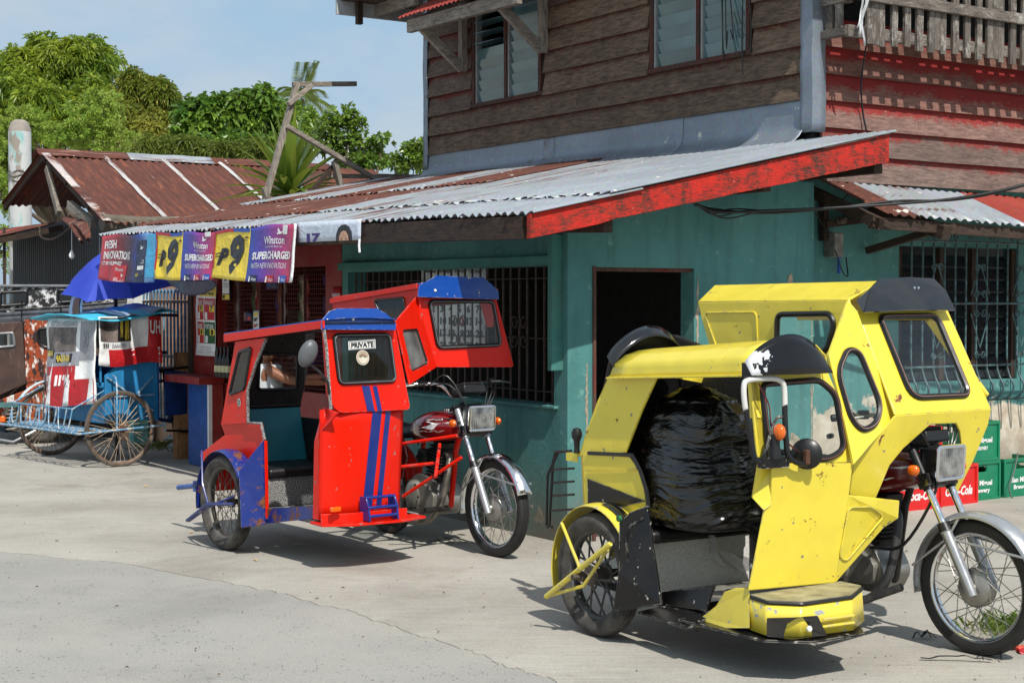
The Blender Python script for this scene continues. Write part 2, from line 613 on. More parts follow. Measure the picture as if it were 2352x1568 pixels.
def ground():
    m = Mat('worn road surface')
    n = m.noise(.55, 6, .6)
    c = m.ramp(n, [(.3, C(140, 138, 132)), (.7, C(162, 159, 152))])
    st = m.vor(26, co=m.map(jitter=False), out='Color'); sd = m.vor(26)
    peb = m.step(m.math('ADD', sd, m.math('MULTIPLY', m.noise(7, 3), .5)), .40, .34)
    bw = m.nt.nodes.new('ShaderNodeRGBToBW'); m.nt.links.new(st, bw.inputs[0])
    pc = m.ramp(bw.outputs[0], [(.3, C(112, 110, 108)), (.5, C(140, 136, 130)), (.7, C(178, 174, 166))])
    c = m.mix(m.math('MULTIPLY', peb, .55), c, pc)
    s2 = m.vor(24); pk = m.step(m.math('ADD', s2, m.math('MULTIPLY', m.noise(2.2, 4), .5)), .42, .36)
    c = m.mix(m.math('MULTIPLY', pk, .75), c, C(92, 92, 94))
    c = m.mix(m.math('MULTIPLY', m.step(m.noise(.9, 8, .7), .42, .66), .6), c, C(168, 163, 152))
    c = m.mix(m.math('MULTIPLY', m.step(m.noise(.5, 6, .75, dist=.8), .55, .75), .4), c, C(108, 105, 100))
    c = m.mix(.5, c, m.ramp(m.noise(110, 4, .85), [(.3, .15), (.7, .8)]), 'OVERLAY')
    m.set(Base_Color=c, Roughness=.92)
    m.bump(m.math('ADD', m.math('MULTIPLY', m.noise(60, 6, .75), .7), m.math('MULTIPLY', peb, .45)), .5, .012)
    g = MB()
    g.add([(-260, -60, 0), (260, -60, 0), (260, 400, 0), (-260, 400, 0)], [(0, 1, 2, 3)])
    o = g.build('road', m, smooth=0)
    tag(o, 'grey worn road surface with exposed pebbles in the near corner', None, kind='structure')

    m = Mat('brushed concrete')
    n = m.noise(.7, 7, .62)
    c = m.ramp(n, [(.3, C(146, 141, 132)), (.5, C(164, 159, 149)), (.72, C(178, 173, 163))])
    a = HF.ang
    br = m.noise(1, 4, .6, co=m.map((2.2, 70, 1), rot=(0, 0, -.35)))
    c = m.mix(.35, c, m.ramp(br, [(.3, .30), (.7, .68)]), 'OVERLAY')
    c = m.mix(m.math('MULTIPLY', m.step(m.noise(1.5, 8, .7, dist=.5), .53, .78), .6), c, C(140, 127, 107))
    c = m.mix(m.math('MULTIPLY', m.step(m.noise(5, 8, .72), .60, .74), .4), c, C(120, 112, 100))
    c = m.mix(m.math('MULTIPLY', m.step(m.noise(.45, 6, .75, dist=.8), .54, .68), .62), c, C(122, 114, 102))
    c = m.mix(m.math('MULTIPLY', m.step(m.noise(2.6, 7, .7), .60, .70), .4), c, C(176, 168, 154))
    c = m.mix(.5, c, m.ramp(m.noise(120, 4, .85), [(.3, .22), (.7, .74)]), 'OVERLAY')
    m.set(Base_Color=c, Roughness=.9)
    m.bump(m.math('ADD', m.math('MULTIPLY', br, .6), m.noise(45, 6, .7)), .35, .008)
    g = MB()
    # ragged front edge of the thin concrete apron over the older road
    edge = [G(*p) for p in ((-900, 1260), (-200, 1262), (0, 1268), (250, 1290), (488, 1331), (640, 1362), (780, 1400), (900, 1436), (1040, 1482), (1160, 1528), (1269, 1560), (1480, 1640), (1700, 1760))]
    pts = []
    random.seed(5)
    for i in range(len(edge) - 1):
        for k in range(14):
            p = edge[i].lerp(edge[i + 1], k / 14)
            s = 1 if 3 < i < 11 else .4
            pts.append((p.x + rnd(-.012, .012) * s, p.y + rnd(-.018, .018) * s + .06 * mnoise.noise(V((i * 1.7 + k * .12, 3, 1))) + .012 * math.sin(k * 1.3 + i) * s))
    far = [(30, 4), (60, 40), (-60, 60), (-40, 24)]
    loop = [V((x, y, .004)) for x, y in pts] + [V((x, y, .004)) for x, y in far]
    g.panel(loop, th=(0, 0, -.006))
    o = g.build('pavement', m, smooth=0)
    tag(o, 'pale concrete apron along the house front', None, kind='structure')


ground()

# ================================================================== materials of the buildings
DKW = C(44, 37, 32); LTW = C(122, 113, 102)
RED = C(150, 26, 18)
SIDE_A = wood('bare grey siding', C(62, 46, 35), C(144, 119, 97), 1, 1, C(104, 44, 28), .18, grime=.42, white=.2, shelter=.6)
SIDE_B = wood('siding with red paint left', C(62, 46, 38), C(124, 104, 90), 1, 1, C(112, 42, 28), .38, grime=.4, shelter=.6)
SIDE_R = wood('red painted siding', C(92, 50, 42), C(150, 112, 98), 0, 1, C(142, 30, 26), .84, grime=.16, white=.25, shelter=.5)
SIDE_S = wood('sun bleached red siding', C(86, 60, 54), C(156, 122, 110), 0, 1, C(156, 46, 38), .60, grime=.26, white=.45, shelter=.6)
SIDE_D = wood('sun bleached grey siding', C(78, 62, 56), C(150, 124, 113), 0, 1, C(146, 46, 38), .44, grime=.35, white=.5, shelter=.6)
OLDW = {a: wood('old grey timber ' + 'xyz'[a], C(92, 82, 72), C(184, 174, 160), a, 1, grime=.4, white=.4) for a in (0, 1, 2)}
BALW = {a: wood('flaking balcony timber ' + 'xyz'[a], C(60, 52, 46), C(140, 130, 120), a, 1, C(196, 190, 182), .40, grime=.5, white=.5) for a in (0, 1, 2)}
DARKW = {a: wood('dark old timber ' + 'xyz'[a], C(30, 22, 17), C(84, 62, 46), a, 1, grime=.5, white=.1) for a in (0, 1, 2)}
WINW = wood('window frame wood', C(40, 24, 19), C(96, 66, 52), 2, 1, C(110, 34, 22), .45, grime=.4)
REDBOARD = wood('flaking red fascia', C(40, 24, 18), C(104, 58, 40), 0, 1.2, C(214, 38, 20), .66, grime=.7, white=.45)
TEALW = wood('teal painted timber', C(70, 62, 54), C(130, 118, 104), 2, 1.2, C(74, 140, 130), .9, grime=.3)
ZINC = galv('dull zinc flashing', C(140, 148, 158), .16, sx=(2, .6, .5), white=.2)
ROOF_NEW = galv('zinc roof sheet', C(156, 162, 168), .12, sx=(.5, 5, 1), white=.2, metal=.08)
ROOF_MID = galv('zinc roof sheet turning rusty', C(156, 161, 165), .38, sx=(.5, 5, 1), white=.35, metal=.05)
ROOF_RUST = galv('rusted roof sheet', C(170, 160, 150), .86, sx=(.6, 6, 1), white=.3, metal=.1, rustdark=1)
ROOF_RED = galv('red painted roof sheet', C(158, 66, 56), .2, sx=(3, .5, 1), white=.3, metal=.05)


def stucco(name, low=False):
    m = Mat(name)
    n = m.noise(1.4, 6, .6)
    c = m.ramp(n, [(.3, C(58, 112, 110)), (.7, C(86, 142, 138))])
    c = m.mix(m.math('MULTIPLY', m.step(m.noise(4, 8, .7), .5, .8), .4), c, C(112, 144, 130))
    stk = m.noise(1, 6, .65, co=m.map((9, 9, .9)))
    c = m.mix(m.math('MULTIPLY', m.step(stk, .50, .74), .45), c, C(40, 70, 62))
    c = m.mix(m.math('MULTIPLY', m.step(m.noise(13, 5, .7), .60, .66), .5), c, C(126, 170, 158))
    pl = m.noise(2.6, 8, .68)
    z = m.sep()[2]
    if low:
        pk = m.step(m.math('ADD', pl, m.math('MULTIPLY', m.math('SUBTRACT', .85, z), .9)), .56, .60)
    else:
        pk = m.step(m.math('ADD', pl, m.math('MULTIPLY', m.math('SUBTRACT', .25, z), .25)), .625, .645)
    pc = m.ramp(m.noise(8, 6), [(.3, C(168, 150, 128)), (.7, C(212, 204, 186))])
    c = m.mix(pk, c, pc)
    gr = m.math('MULTIPLY', m.math('SUBTRACT', .55, z, clamp=True), m.math('MULTIPLY', m.noise(5, 7, .75), 3.2), clamp=True)
    c = m.mix(gr, c, C(104, 96, 82))
    m.set(Base_Color=c, Roughness=.85)
    m.bump(m.math('ADD', m.math('MULTIPLY', m.noise(26, 7, .7), .8), m.math('MULTIPLY', pk, -.5)), .5, .012)
    return m


TEAL = stucco('teal plaster')
TEAL_LOW = stucco('teal plaster peeled below', True)
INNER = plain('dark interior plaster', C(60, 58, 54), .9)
IRON = Mat('rusty iron bar', rough=.7)
IRON.set(Base_Color=IRON.ramp(IRON.noise(40, 5), [(.3, C(38, 28, 24)), (.55, C(62, 45, 36)), (.75, C(96, 84, 74))]))
IRON_TEAL = Mat('teal painted iron bar', rough=.6)
IRON_TEAL.set(Base_Color=IRON_TEAL.ramp(IRON_TEAL.noise(28, 5), [(.34, C(66, 50, 42)), (.48, C(58, 86, 90)), (.75, C(96, 128, 132))]))
LOUVER = Mat('frosted louvre glass', rough=.12, base=C(122, 152, 152))
_n = LOUVER.noise(1.1, 4, co=LOUVER.map(jitter=True))
LOUVER.set(Base_Color=LOUVER.ramp(_n, [(.3, C(52, 78, 84)), (.7, C(92, 126, 130))]), Coat_Weight=.6, Coat_Roughness=.03)
LOUVER_D = plain('louvre with painted shade', C(38, 44, 46), .3, var=.2)  # darker copy of the louvre glass, shade under the awning put into its colour
CURT = plain('pale curtain cloth', C(150, 152, 150), .9)


def in_house(name, mb, mat, parent, **kw):
    return mb.build(name, mat, parent, **kw)


house = thing('corner_house', 'two storey corner house with weathered wooden upper floor over teal plastered ground floor', 'house', tuple(HF.o), HF.ang)
RK = .209          # fall of the long lean-to roof
XE, ZE = -.72, 2.075


def roof_z(x, y):
    return ZE + (x - XE) * RK + .017 * (y + .58)


def corrugated(fn, w, n, pitch, amp, nl=6, jag=0.0):
    """sheet mesh: fn(s across in m, t along 0..1, height) -> point"""
    k = int(w / pitch * n)
    mb = MB()
    nz = [(mnoise.noise(V((i * .31, 3.7, w))), ) for i in range(k + 1)]
    for side in (0, 1):
        b = len(mb.v)
        for j in range(nl + 1):
            for i in range(k + 1):
                s = w * i / k
                t = j / nl
                if j == 0: t -= jag * nz[i][0]
                mb.v.append(tuple(fn(s, t, amp * math.sin(2 * math.pi * s / pitch) - side * .0035)))
        for j in range(nl):
            for i in range(k):
                a = b + j * (k + 1) + i
                q = (a, a + 1, a + k + 2, a + k + 1)
                mb.f.append(q if side == 0 else tuple(reversed(q))); mb.mi.append(0)
    o = (nl + 1) * (k + 1)
    for i in range(k):
        mb.f.append((i, o + i, o + i + 1, i + 1)); mb.mi.append(0)
    return mb


def build_house():
    H = house
    # ---- ground floor walls
    m = MB()
    out = [(0, .0, -.05), (0, 3.12, -.05), (0, 3.12, 2.2), (0, .0, 2.2)]
    hole = [(0, .15, .89), (0, 3.02, .89), (0, 3.02, 1.80), (0, .15, 1.80)]
    m.panel(out, [hole], (.16, 0, 0))
    m.build('wall', TEAL, H, smooth=0)
    m = MB()
    out = [(.16, 0, -.05), (.22, 0, -.05), (.22, 0, 1.79), (1.06, 0, 1.79), (1.06, 0, -.05), (2.18, 0, -.05), (2.18, 0, 2.42), (1.4, 0, 2.42), (.16, 0, 2.2)]
    m.panel(out, (), (0, .14, 0))
    m.build('wall', TEAL, H, smooth=0, label='teal wall with the open doorway')
    m = MB()
    out = [(2.18, .25, -.05), (7.5, .25, -.05), (7.5, .25, 2.72), (2.18, .25, 2.72)]
    hole = [(3.34, .25, .93), (4.75, .25, .93), (4.75, .25, 2.0), (3.34, .25, 2.0)]
    m.panel(out, [hole], (0, .15, 0))
    m.build('wall', TEAL_LOW, H, smooth=0, label='wall with peeled lower half behind the crates')
    m = MB(); m.box((.2, .14, -.02), (.222, .17, 1.8)); m.box((.199, -.012, .0), (.222, .14, 1.795)); m.box((.222, .02, 1.765), (1.058, .13, 1.79))
    m.build('door_frame', wood('old red door frame', C(54, 34, 28), C(120, 90, 74), 2, 1, C(120, 40, 30), .5), H, smooth=0)
    # inner rooms: back walls, floors
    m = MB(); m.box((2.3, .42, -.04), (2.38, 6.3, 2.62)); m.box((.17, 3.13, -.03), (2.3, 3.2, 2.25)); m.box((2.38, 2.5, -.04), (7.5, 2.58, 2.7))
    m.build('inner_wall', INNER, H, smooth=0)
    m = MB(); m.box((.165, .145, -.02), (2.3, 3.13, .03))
    m.build('floor', plain('dark floor', C(70, 66, 60), .8), H, smooth=0)
    # teal board nailed on the corner and lip under the roof
    m = MB(); m.bar((-.03, .075, 1.12), (-.03, .072, 2.0), .05, .12, (1, 0, 0)); m.build('corner_board', TEALW, H, smooth=0, bevel=.006)
    m = MB(); m.bar((-.03, .14, 1.835), (-.03, 3.1, 1.845), .05, .06, (0, 0, 1)); m.build('lintel', TEALW, H, smooth=0, bevel=.006)
    m = MB(); m.box((-.035, .1, .868), (.10, 3.05, .889)); m.build('window_sill', TEAL, H, smooth=0, bevel=.006)
    PE = plain('bare pinkish plaster', C(164, 150, 130), .95, var=.3, vscale=20)
    def ragged(f, n, seed, wd):
        L = []; R_ = []
        for i in range(n + 1):
            t = i / n; tp = math.sin(math.pi * min(.98, max(.02, t))) ** .5; k0 = wd * tp
            L.append(f(t, -k0 * (.15 + 1.3 * abs(mnoise.noise(V((t * 17, seed, 1))))))); R_.append(f(t, k0 * (.15 + 1.3 * abs(mnoise.noise(V((t * 19, seed, 5)))))))
        mb = MB(); b = L + R_[::-1]
        mb.panel(b, (), (0, .004, 0))
        return mb
    ragged(lambda t, w_: (.155 + w_, -.003, .02 + 1.15 * t), 40, 2, .022).build('peeled_edge', PE, H, smooth=0)
    ragged(lambda t, w_: (2.165 + w_ * .6, -.003, .02 + 1.6 * t), 44, 6, .03).build('peeled_edge', PE, H, smooth=0)
    ragged(lambda t, w_: (1.09 + w_, -.003, 1.0 + .75 * t), 24, 9, .025).build('peeled_edge', PE, H, smooth=0)
    for (x, z, r) in ((1.72, 1.62, .05), (1.95, 1.72, .04), (1.5, .4, .07), (1.35, 1.45, .03), (2.0, .55, .09)):
        mb = MB(); mb.panel([(x + r * (.5 + .8 * abs(mnoise.noise(V((k * .9, x * 9, 2))))) * math.cos(k * .45), -.003, z + r * 1.3 * (.5 + .8 * abs(mnoise.noise(V((k * .9, x * 9, 7))))) * math.sin(k * .45)) for k in range(14)], (), (0, .004, 0)); mb.build('peeled_patch', PE, H, smooth=0)
    # ---- barred shop window in the long wall
    g = MB(); 
    for z in (.97, 1.32, 1.72): g.bar((.06, .16, z), (.06, 3.01, z), .02, .006)
    grille = g.build('window_grille', IRON, H, smooth=0)
    y = .24
    bar = MB().bar((.052, 0, .892), (.052, 0, 1.798), .011, .011).mesh('bar', IRON, 0)
    i = 0
    while y < 3.0:
        o = bpy.data.objects.new('bar', bar); COL.objects.link(o); o.parent = grille; o.location = (rnd(-.002, .002), y, 0); y += .098 + rnd(-.006, .006)
    sc = MB()
    for yc in (.62, 1.4, 2.2):
        for sy in (-1, 1):
            for sz in (-1, 1):
                sc.tube([(.04, yc + sy * (.055 + .045 * math.cos(a) * (1 - a / 12)), 1.36 + sz * (.06 + .05 * math.sin(a) * (1 - a / 12))) for a in [k * .45 for k in range(16)]], .005, 5)
    sc.build('scroll', IRON, grille)
    # ---- grille over the window in the side wall, bellied at the foot
    g = MB()
    for z in (1.06, 1.55, 2.03): g.tube([(3.2, .06, z), (4.9, .06, z)], .009, 6)
    g2 = g.build('window_grille', IRON_TEAL, H)
    prof = smooth_path([(0, .06, 2.04), (0, .06, 1.6), (0, .06, 1.12), (0, .04, .99), (0, -.01, .885), (0, .05, .80), (0, .16, .775), (0, .25, .775)], 5)
    bar = MB().tube(prof, .0085, 6).mesh('bar', IRON_TEAL)
    for i in range(13):
        o = bpy.data.objects.new('bar', bar); COL.objects.link(o); o.parent = g2; o.location = (3.27 + i * .124, 0, 0)
    def spiral(cx, cz, r, s, t, yy=.052):
        return [(cx + s * (r - r * math.cos(a) * (1 - a / 11)), yy, cz + t * r * math.sin(a) * (1 - a / 11)) for a in [k * .5 for k in range(17)]]
    for xc in (3.55, 4.05, 4.55):
        sc = MB()
        for s in (-1, 1):
            for t in (-1, 1):
                sc.tube(spiral(xc + s * .01, 1.55 + t * .07, .035, s, t), .005, 5)
            sc.tube(spiral(xc + s * .008, 1.83, .03, s, 1), .005, 5)
            sc.tube(spiral(xc + s * .008, 1.15, .03, s, -1), .005, 5)
            sc.tube([(xc, .052, 1.86), (xc + s * .11, .052, 1.62)], .0045, 5)
            sc.tube([(xc, .052, 1.2), (xc + s * .11, .052, 1.47)], .0045, 5)
        sc.build('scroll', IRON_TEAL, g2)
    for i in range(12):
        sc = MB(); sc.tube(spiral(3.30 + i * .124, 2.06, .028, 1 if i % 2 else -1, 1, .06), .005, 5); sc.build('scroll', IRON_TEAL, g2)
    # window behind it: dark louvres between posts
    m = MB()
    for x in (3.36, 3.86, 4.24, 4.73): m.box((x - .03, .27, .94), (x + .03, .33, 1.99))
    wf = m.build('window', DARKW[2], H, smooth=0)
    sl = MB(); sl.bar((0, .3, 0), (.0, .3, 0.0001), .01, .01)
    for a, b in ((3.39, 3.83), (3.89, 4.21), (4.27, 4.70)):
        me = MB().box((a, -.05, -.003), (b, .05, .003), None).mesh('louver', LOUVER_D, 0)
        for k in range(10):
            o = bpy.data.objects.new('louver', me); COL.objects.link(o); o.parent = wf; o.location = (0, .33, .99 + k * .1); o.rotation_euler = (math.radians(58), 0, 0)
    # ---- upper storey core behind the boards
    X0, Y0, Y1, ZT = 2.25, .10, 5.56, 4.95
    m = MB()
    def w(y0, y1, z0, z1): return [(X0 + .03, y0, z0), (X0 + .03, y1, z0), (X0 + .03, y1, z1), (X0 + .03, y0, z1)]
    m.panel([(X0 + .03, Y0 + .04, 2.66), (X0 + .03, Y1, 2.72), (X0 + .03, Y1, ZT), (X0 + .03, Y0 + .04, ZT)], [w(3.55, 4.59, 3.48, 4.6), w(.79, 1.86, 3.48, 4.6)], (.06, 0, 0))
    m.box((X0 + .03, Y0 + .03, 2.62), (8, Y0 + .0399, 3.56)); m.box((X0 + .1, 1.4, 3.5), (8, 1.45, ZT)); m.box((X0 + .1, Y0 + .05, 3.5), (8, 1.4, 3.54)); m.box((X0 + .095, Y0 + .06, 4.4), (8, 1.39, 4.45))
    m.box((X0 + .09, Y1 - .05, 2.4), (8, Y1, ZT)); m.box((3.6, 1.46, 2.5), (3.65, 5.5, ZT)); m.box((3.6, .2, 2.5), (3.65, 1.38, 3.49))
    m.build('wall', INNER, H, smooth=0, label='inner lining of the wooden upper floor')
    # boards of the long face: a straight run per course, cut round the windows
    PZ = .195
    def lap(y0, y1, k, mat):
        z0 = 3.035 + PZ * k; s0 = .016 * y0 * .0
        bm = MB()
        n = max(2, int((y1 - y0) / .25))
        vs = []
        for i in range(n + 1):
            y = y0 + (y1 - y0) * i / n
            wv = .006 * mnoise.noise(V((y * 1.1, k * 5.3, 1))) + .0025 * mnoise.noise(V((y * 6, k * 3.3, 4)))
            vs += [(X0 - .046 + wv, y, z0 + wv), (X0 - .026 + wv, y, z0 + .001 + wv), (X0 + .004, y, z0 + PZ + .014), (X0 - .010, y, z0 + PZ + .014)]
        bm.v = vs
        for i in range(n):
            a = i * 4
            for p, q in ((0, 1), (1, 2), (2, 3), (3, 0)):
                bm.f.append((a + p, a + q, a + 4 + q, a + 4 + p))
        bm.f += [(0, 1, 2, 3), (n * 4 + 3, n * 4 + 2, n * 4 + 1, n * 4)]
        bm.mi = [0] * len(bm.f)
        bm.build('plank', mat, H, smooth=0)
    ya, yb = Y0 + .03, Y1 - .05
    for k in range(-1, 10):
        z = 3.035 + PZ * k
        if k <= 1:
            cuts = {-1: (2.1,), 0: (3.02,), 1: (2.95,)}[k]
            segs = [(ya, cuts[0] - .002), (cuts[0] + .002, yb)]
        else:
            segs = [(ya, .70), (1.95, 3.46), (4.68, yb)]
        for i, (a, b) in enumerate(segs):
            if k == -1: continue
            lap(a, b, k, SIDE_B if (a > 4.5 or k >= 6) else SIDE_A)
    # boards of the side face
    YF0 = Y0
    for j in range(-3, 3):
        z0 = 3.03 + .196 * j
        bm = MB(); x0, x1 = X0 + .075, 7.4; n = 14; vs = []
        for i in range(n + 1):
            x = x0 + (x1 - x0) * i / n
            wv = .006 * mnoise.noise(V((x * .9, j * 4.1, 7)))
            vs += [(x, YF0 - .046 + wv, z0 + wv), (x, YF0 - .026 + wv, z0 + wv), (x, YF0 + .005, z0 + .21), (x, YF0 - .01, z0 + .21)]
        bm.v = vs
        for i in range(n):
            a = i * 4
            for p, q in ((0, 1), (1, 2), (2, 3), (3, 0)): bm.f.append((a + p, a + q, a + 4 + q, a + 4 + p))
        bm.f += [(0, 1, 2, 3), (n * 4 + 3, n * 4 + 2, n * 4 + 1, n * 4)]; bm.mi = [0] * len(bm.f)
        bm.build('plank', SIDE_R if j >= 0 else (SIDE_S if j == -1 else SIDE_D), H, smooth=0)
    # zinc flashings: corner, far end, foot
    def wv(z, k): return .010 * mnoise.noise(V((z * 3.1, k, 2.2)))
    m = MB()
    m.grid(lambda u, t: (X0 - .05 + wv(t * 5, 1) + .0, Y0 + .065 - u * .12, 2.79 + t * 2.1) if u < .5 else (X0 - .05 + (u - .5) * .27 + wv(t * 5, 2), Y0 - .055 + wv(t * 4, 3), 2.79 + t * 2.1), 4, 30)
    m.build('corner_flashing', ZINC, H, smooth=50, solid=.002)
    m = MB(); m.grid(lambda u, t: (X0 - .042 + wv(t * 4, 5), Y1 + .02 - u * .085 + wv(t * 5, 6), 2.88 + t * 2.0), 2, 24)
    m.build('edge_flashing', ZINC, H, solid=.002)
    m = MB(); m.grid(lambda u, t: (X0 - .04 + u * .2, Y1 + .022 + wv(t * 5, 6), 2.88 + t * 2.0), 2, 24)
    m.build('edge_flashing', ZINC, H, solid=.002)
    for a, b in ((.14, 1.55), (1.5, 3.3), (3.25, 5.56)):
        def fl(u, t, a=a, b=b):
            y = a + (b - a) * u
            zt = 3.052 + .002 * y; zb = roof_z(2.12, y) + .022
            q = t ** 1.5
            x = X0 - .028 - .012 * t - .13 * max(0, t - .55) ** 2 * 5 + .010 * mnoise.noise(V((y * 1.4, t * 2, 3))) * t - (.004 if a == 1.5 else 0)
            return (x, y, zt + (zb - zt) * t + (.02 * mnoise.noise(V((y * 2.1, 7, 3))) if t > .95 else 0))
        m = MB(); m.grid(fl, 30, 10); m.build('flashing_sheet', ZINC, H, smooth=60, solid=.0018)
    # ---- louvred windows upstairs
    for (a, b, open_, ztop) in ((3.49, 4.65, True, 4.62), (.72, 1.92, False, 4.62)):
        m = MB()
        for y in (a + .02, b - .02, (a + b) / 2): m.box((X0 - .045, y - .022, 3.47), (X0 + .04, y + .022, ztop))
        m.box((X0 - .05, a - .03, 3.43), (X0 + .05, b + .03, 3.469)); m.box((X0 - .046, a - .03, ztop), (X0 + .04, b + .03, ztop + .06))
        wf = m.build('window', WINW, H, smooth=0, bevel=.004)
        m = MB()
        for y in (a + .052, b - .052, (a + b) / 2 - .034, (a + b) / 2 + .034): m.box((X0 - .03, y - .010, 3.472), (X0 + .03, y + .010, ztop - .002))
        m.build('louver_rail', plain('grey enamel rail', C(150, 152, 150), .5), wf, smooth=0)
        c = (a + b) / 2
        for (p, q) in ((a + .066, c - .048), (c + .048, b - .066)):
            me = MB().box((-.058, p, -.0025), (.058, q, .0025)).mesh('louver', LOUVER, 0)
            far = p > c
            for k in range(11):
                op = open_ and far and k >= 5
                o = bpy.data.objects.new('louver', me); COL.objects.link(o); o.parent = wf
                o.location = (X0 - .004, 0, 3.525 + k * .1); o.rotation_euler = (0, math.radians(8 if op else 79 + rnd(-2, 2)), 0)
        cl = MB()
        cl.grid(lambda u, t: (X0 + .16 + .03 * math.sin(u * 40) * (1 - .3 * t), a + .06 + u * (.82 if open_ else 1.08) * (b - a - .1), 3.4 + t * 1.2), 60, 4)
        cl.build('curtain', CURT, wf)
    # ---- tin awning over the far window
    A0, A1, AX = 3.22, 5.72, 1.72
    m = MB(); p = HF.on(940, 62, 0, AX); q = HF.on(1178, 8, 0, AX)
    zl = p.z; yl = p.y
    m.bar((AX, 3.1, zl - .02), (AX, yl, zl), .06, .12); aw = m.build('awning', OLDW[1], H, smooth=0, bevel=.004)
    for i, (s0, s1) in enumerate(((3.05, 3.92), (3.86, 4.72), (4.66, yl + .06))):
        sh = corrugated(lambda s, t, h, s0=s0: (AX - .10 + t * .66, s0 + s, zl + .075 + t * .36 + h + i * .002), s1 - s0, 8, .076, .009, 2)
        sh.build('roof_sheet', ROOF_RED, aw, smooth=60)
    for y in (3.42, 4.78):
        m = MB(); m.bar((X0 - .065, y, zl - .42), (X0 - .065, y, zl + .3), .07, .07); m.build('bracket', OLDW[2], aw, smooth=0, bevel=.004)
        m = MB(); m.bar((X0 - .075, y, zl - .40), (AX + .02, y + .05, zl - .02), .055, .085); m.build('strut', OLDW[0], aw, smooth=0, bevel=.004)
        m = MB(); m.bar((X0 - .05, y, zl + .3), (AX + .02, y, zl + .05), .05, .06); m.build('rafter', OLDW[0], aw, smooth=0, bevel=.004)
    # second awning over the near window: only a strut foot reaches into view
    m = MB(); m.bar((X0 - .07, 2.06, 4.06), (X0 - .07, 2.06, 4.7), .07, .07); b2 = m.build('awning_bracket', OLDW[2], H, smooth=0, bevel=.004)
    m = MB(); m.bar((X0 - .08, 2.06, 4.08), (AX + .05, 2.1, 4.46), .055, .085); m.build('strut', OLDW[0], b2, smooth=0, bevel=.004)
    # loose strips hanging by the near window
    hang = MB()
    for i in range(7):
        y = .98 + rnd(-.10, .10) - (.25 if i > 3 else 0); z = 3.2 + rnd(0, .5)
        hang.tube(smooth_path([(X0 - .06, y + rnd(-.03, .03), 4.7), (X0 - .09, y + rnd(-.04, .04), 4.2), (X0 - .07, y + rnd(-.02, .02), 3.6 + rnd(-.1, .1)), (X0 - .06, y + rnd(-.03, .03), z)], 4), .005, 5)
    hang.build('hanging_cord', BLACK, H)
    # ---- main roof above, with its soffits; only the far eave shows
    m = MB(); m.box((1.62, -1.0, 4.93), (8.5, 6.9, 5.0)); m.build('roof', ROOF_MID, H, smooth=0)
    pe = HF.on(792, 8, 0, 1.75)
    EY = pe.y
    m = MB(); m.box((1.70, 5.6, pe.z + .02), (3.4, EY, pe.z + .05)); m.build('soffit', wood('soffit board', C(70, 58, 50), C(124, 106, 92), 0, 1), H, smooth=0)
    m = MB(); m.box((1.66, EY, pe.z - .12), (3.4, EY + .035, pe.z + .2)); m.build('eave_board', plain('white eave board', C(176, 178, 178), .7), H, smooth=0)
    m = MB(); m.box((2.1, 5.57, pe.z - .10), (2.15, EY, pe.z + .019)); m.build('eave_beam', OLDW[1], H, smooth=0)
    m = MB(); m.box((1.84, EY - .12, pe.z - .22), (1.90, EY - .06, pe.z + .018)); m.build('hanger', DARKW[2], H, smooth=0)
    # ---- long lean-to roof, corrugated sheets in lapped tiers
    y = -.655
    tiers = []
    i = 0
    random.seed(11)
    while y < 6.9:
        wd = .81 if y < 6.1 else 6.92 - y
        tiers.append((y, wd, i)); y += wd - .035; i += 1
        if wd < .6: break
    for (y0, wd, i) in tiers:
        up = .012 + .002 * (i % 2) if i else .010
        # lower tier
        lo = XE + rnd(-.015, .015)
        mat = ROOF_MID if i not in (0, 1) else ROOF_NEW
        sh = corrugated(lambda s, t, h: (lo + t * .82, y0 + s, roof_z(lo + t * .82, y0 + s) + h + up + .004 * math.sin(s * 3)), wd, 8, .0905, .0115, 5, .02)
        sh.build('roof_sheet', mat, H, smooth=60)
        hi = (-.18 if i < 6 else -.32) + rnd(-.03, .03)
        if i <= 1: mat = ROOF_NEW
        elif i <= 4: mat = ROOF_MID
        else: mat = ROOF_RUST
        L = (2.32 if y0 < -.1 else 2.32) - hi
        if i <= 3:
            sh = corrugated(lambda s, t, h: (hi + t * L, y0 + s, roof_z(hi + t * L, y0 + s) + h + up + .020), wd, 8, .0905, .0115, 10, .03)
            sh.build('roof_sheet', mat, H, smooth=60)
        else:
            sh = corrugated(lambda s, t, h: (hi + t * 1.2, y0 + s, roof_z(hi + t * 1.2, y0 + s) + h + up + .020), wd, 8, .0905, .0115, 6, .03)
            sh.build('roof_sheet', mat, H, smooth=60)
            h2 = hi + 1.1
            sh = corrugated(lambda s, t, h: (h2 + t * (2.3 - h2), y0 + s, roof_z(h2 + t * (2.3 - h2), y0 + s) + h + up + .038), wd, 8, .0905, .0115, 6, .03)
            sh.build('roof_sheet', (ROOF_RUST, ROOF_MID, ROOF_RUST, ROOF_MID)[i % 4], H, smooth=60)
    # rafters under it and the two fascias
    for y in (.35, 1.3, 2.3, 3.3, 4.3, 5.3, 6.3):
        m = MB(); m.bar((XE + .05, y, roof_z(XE + .05, y) - .045), (2.2, y, roof_z(2.2, y) - .045), .05, .07); m.build('rafter', DARKW[0], H, smooth=0)
    m = MB(); m.bar((XE + .025, -.54, roof_z(XE, -.55) - .075), (XE + .025, 6.85, roof_z(XE, 6.85) - .075), .04, .135); m.build('fascia', DARKW[1], H, smooth=0, bevel=.004)
    x0, x1 = XE - .0, 2.27
    fb = MB()
    n = 24
    vs = []
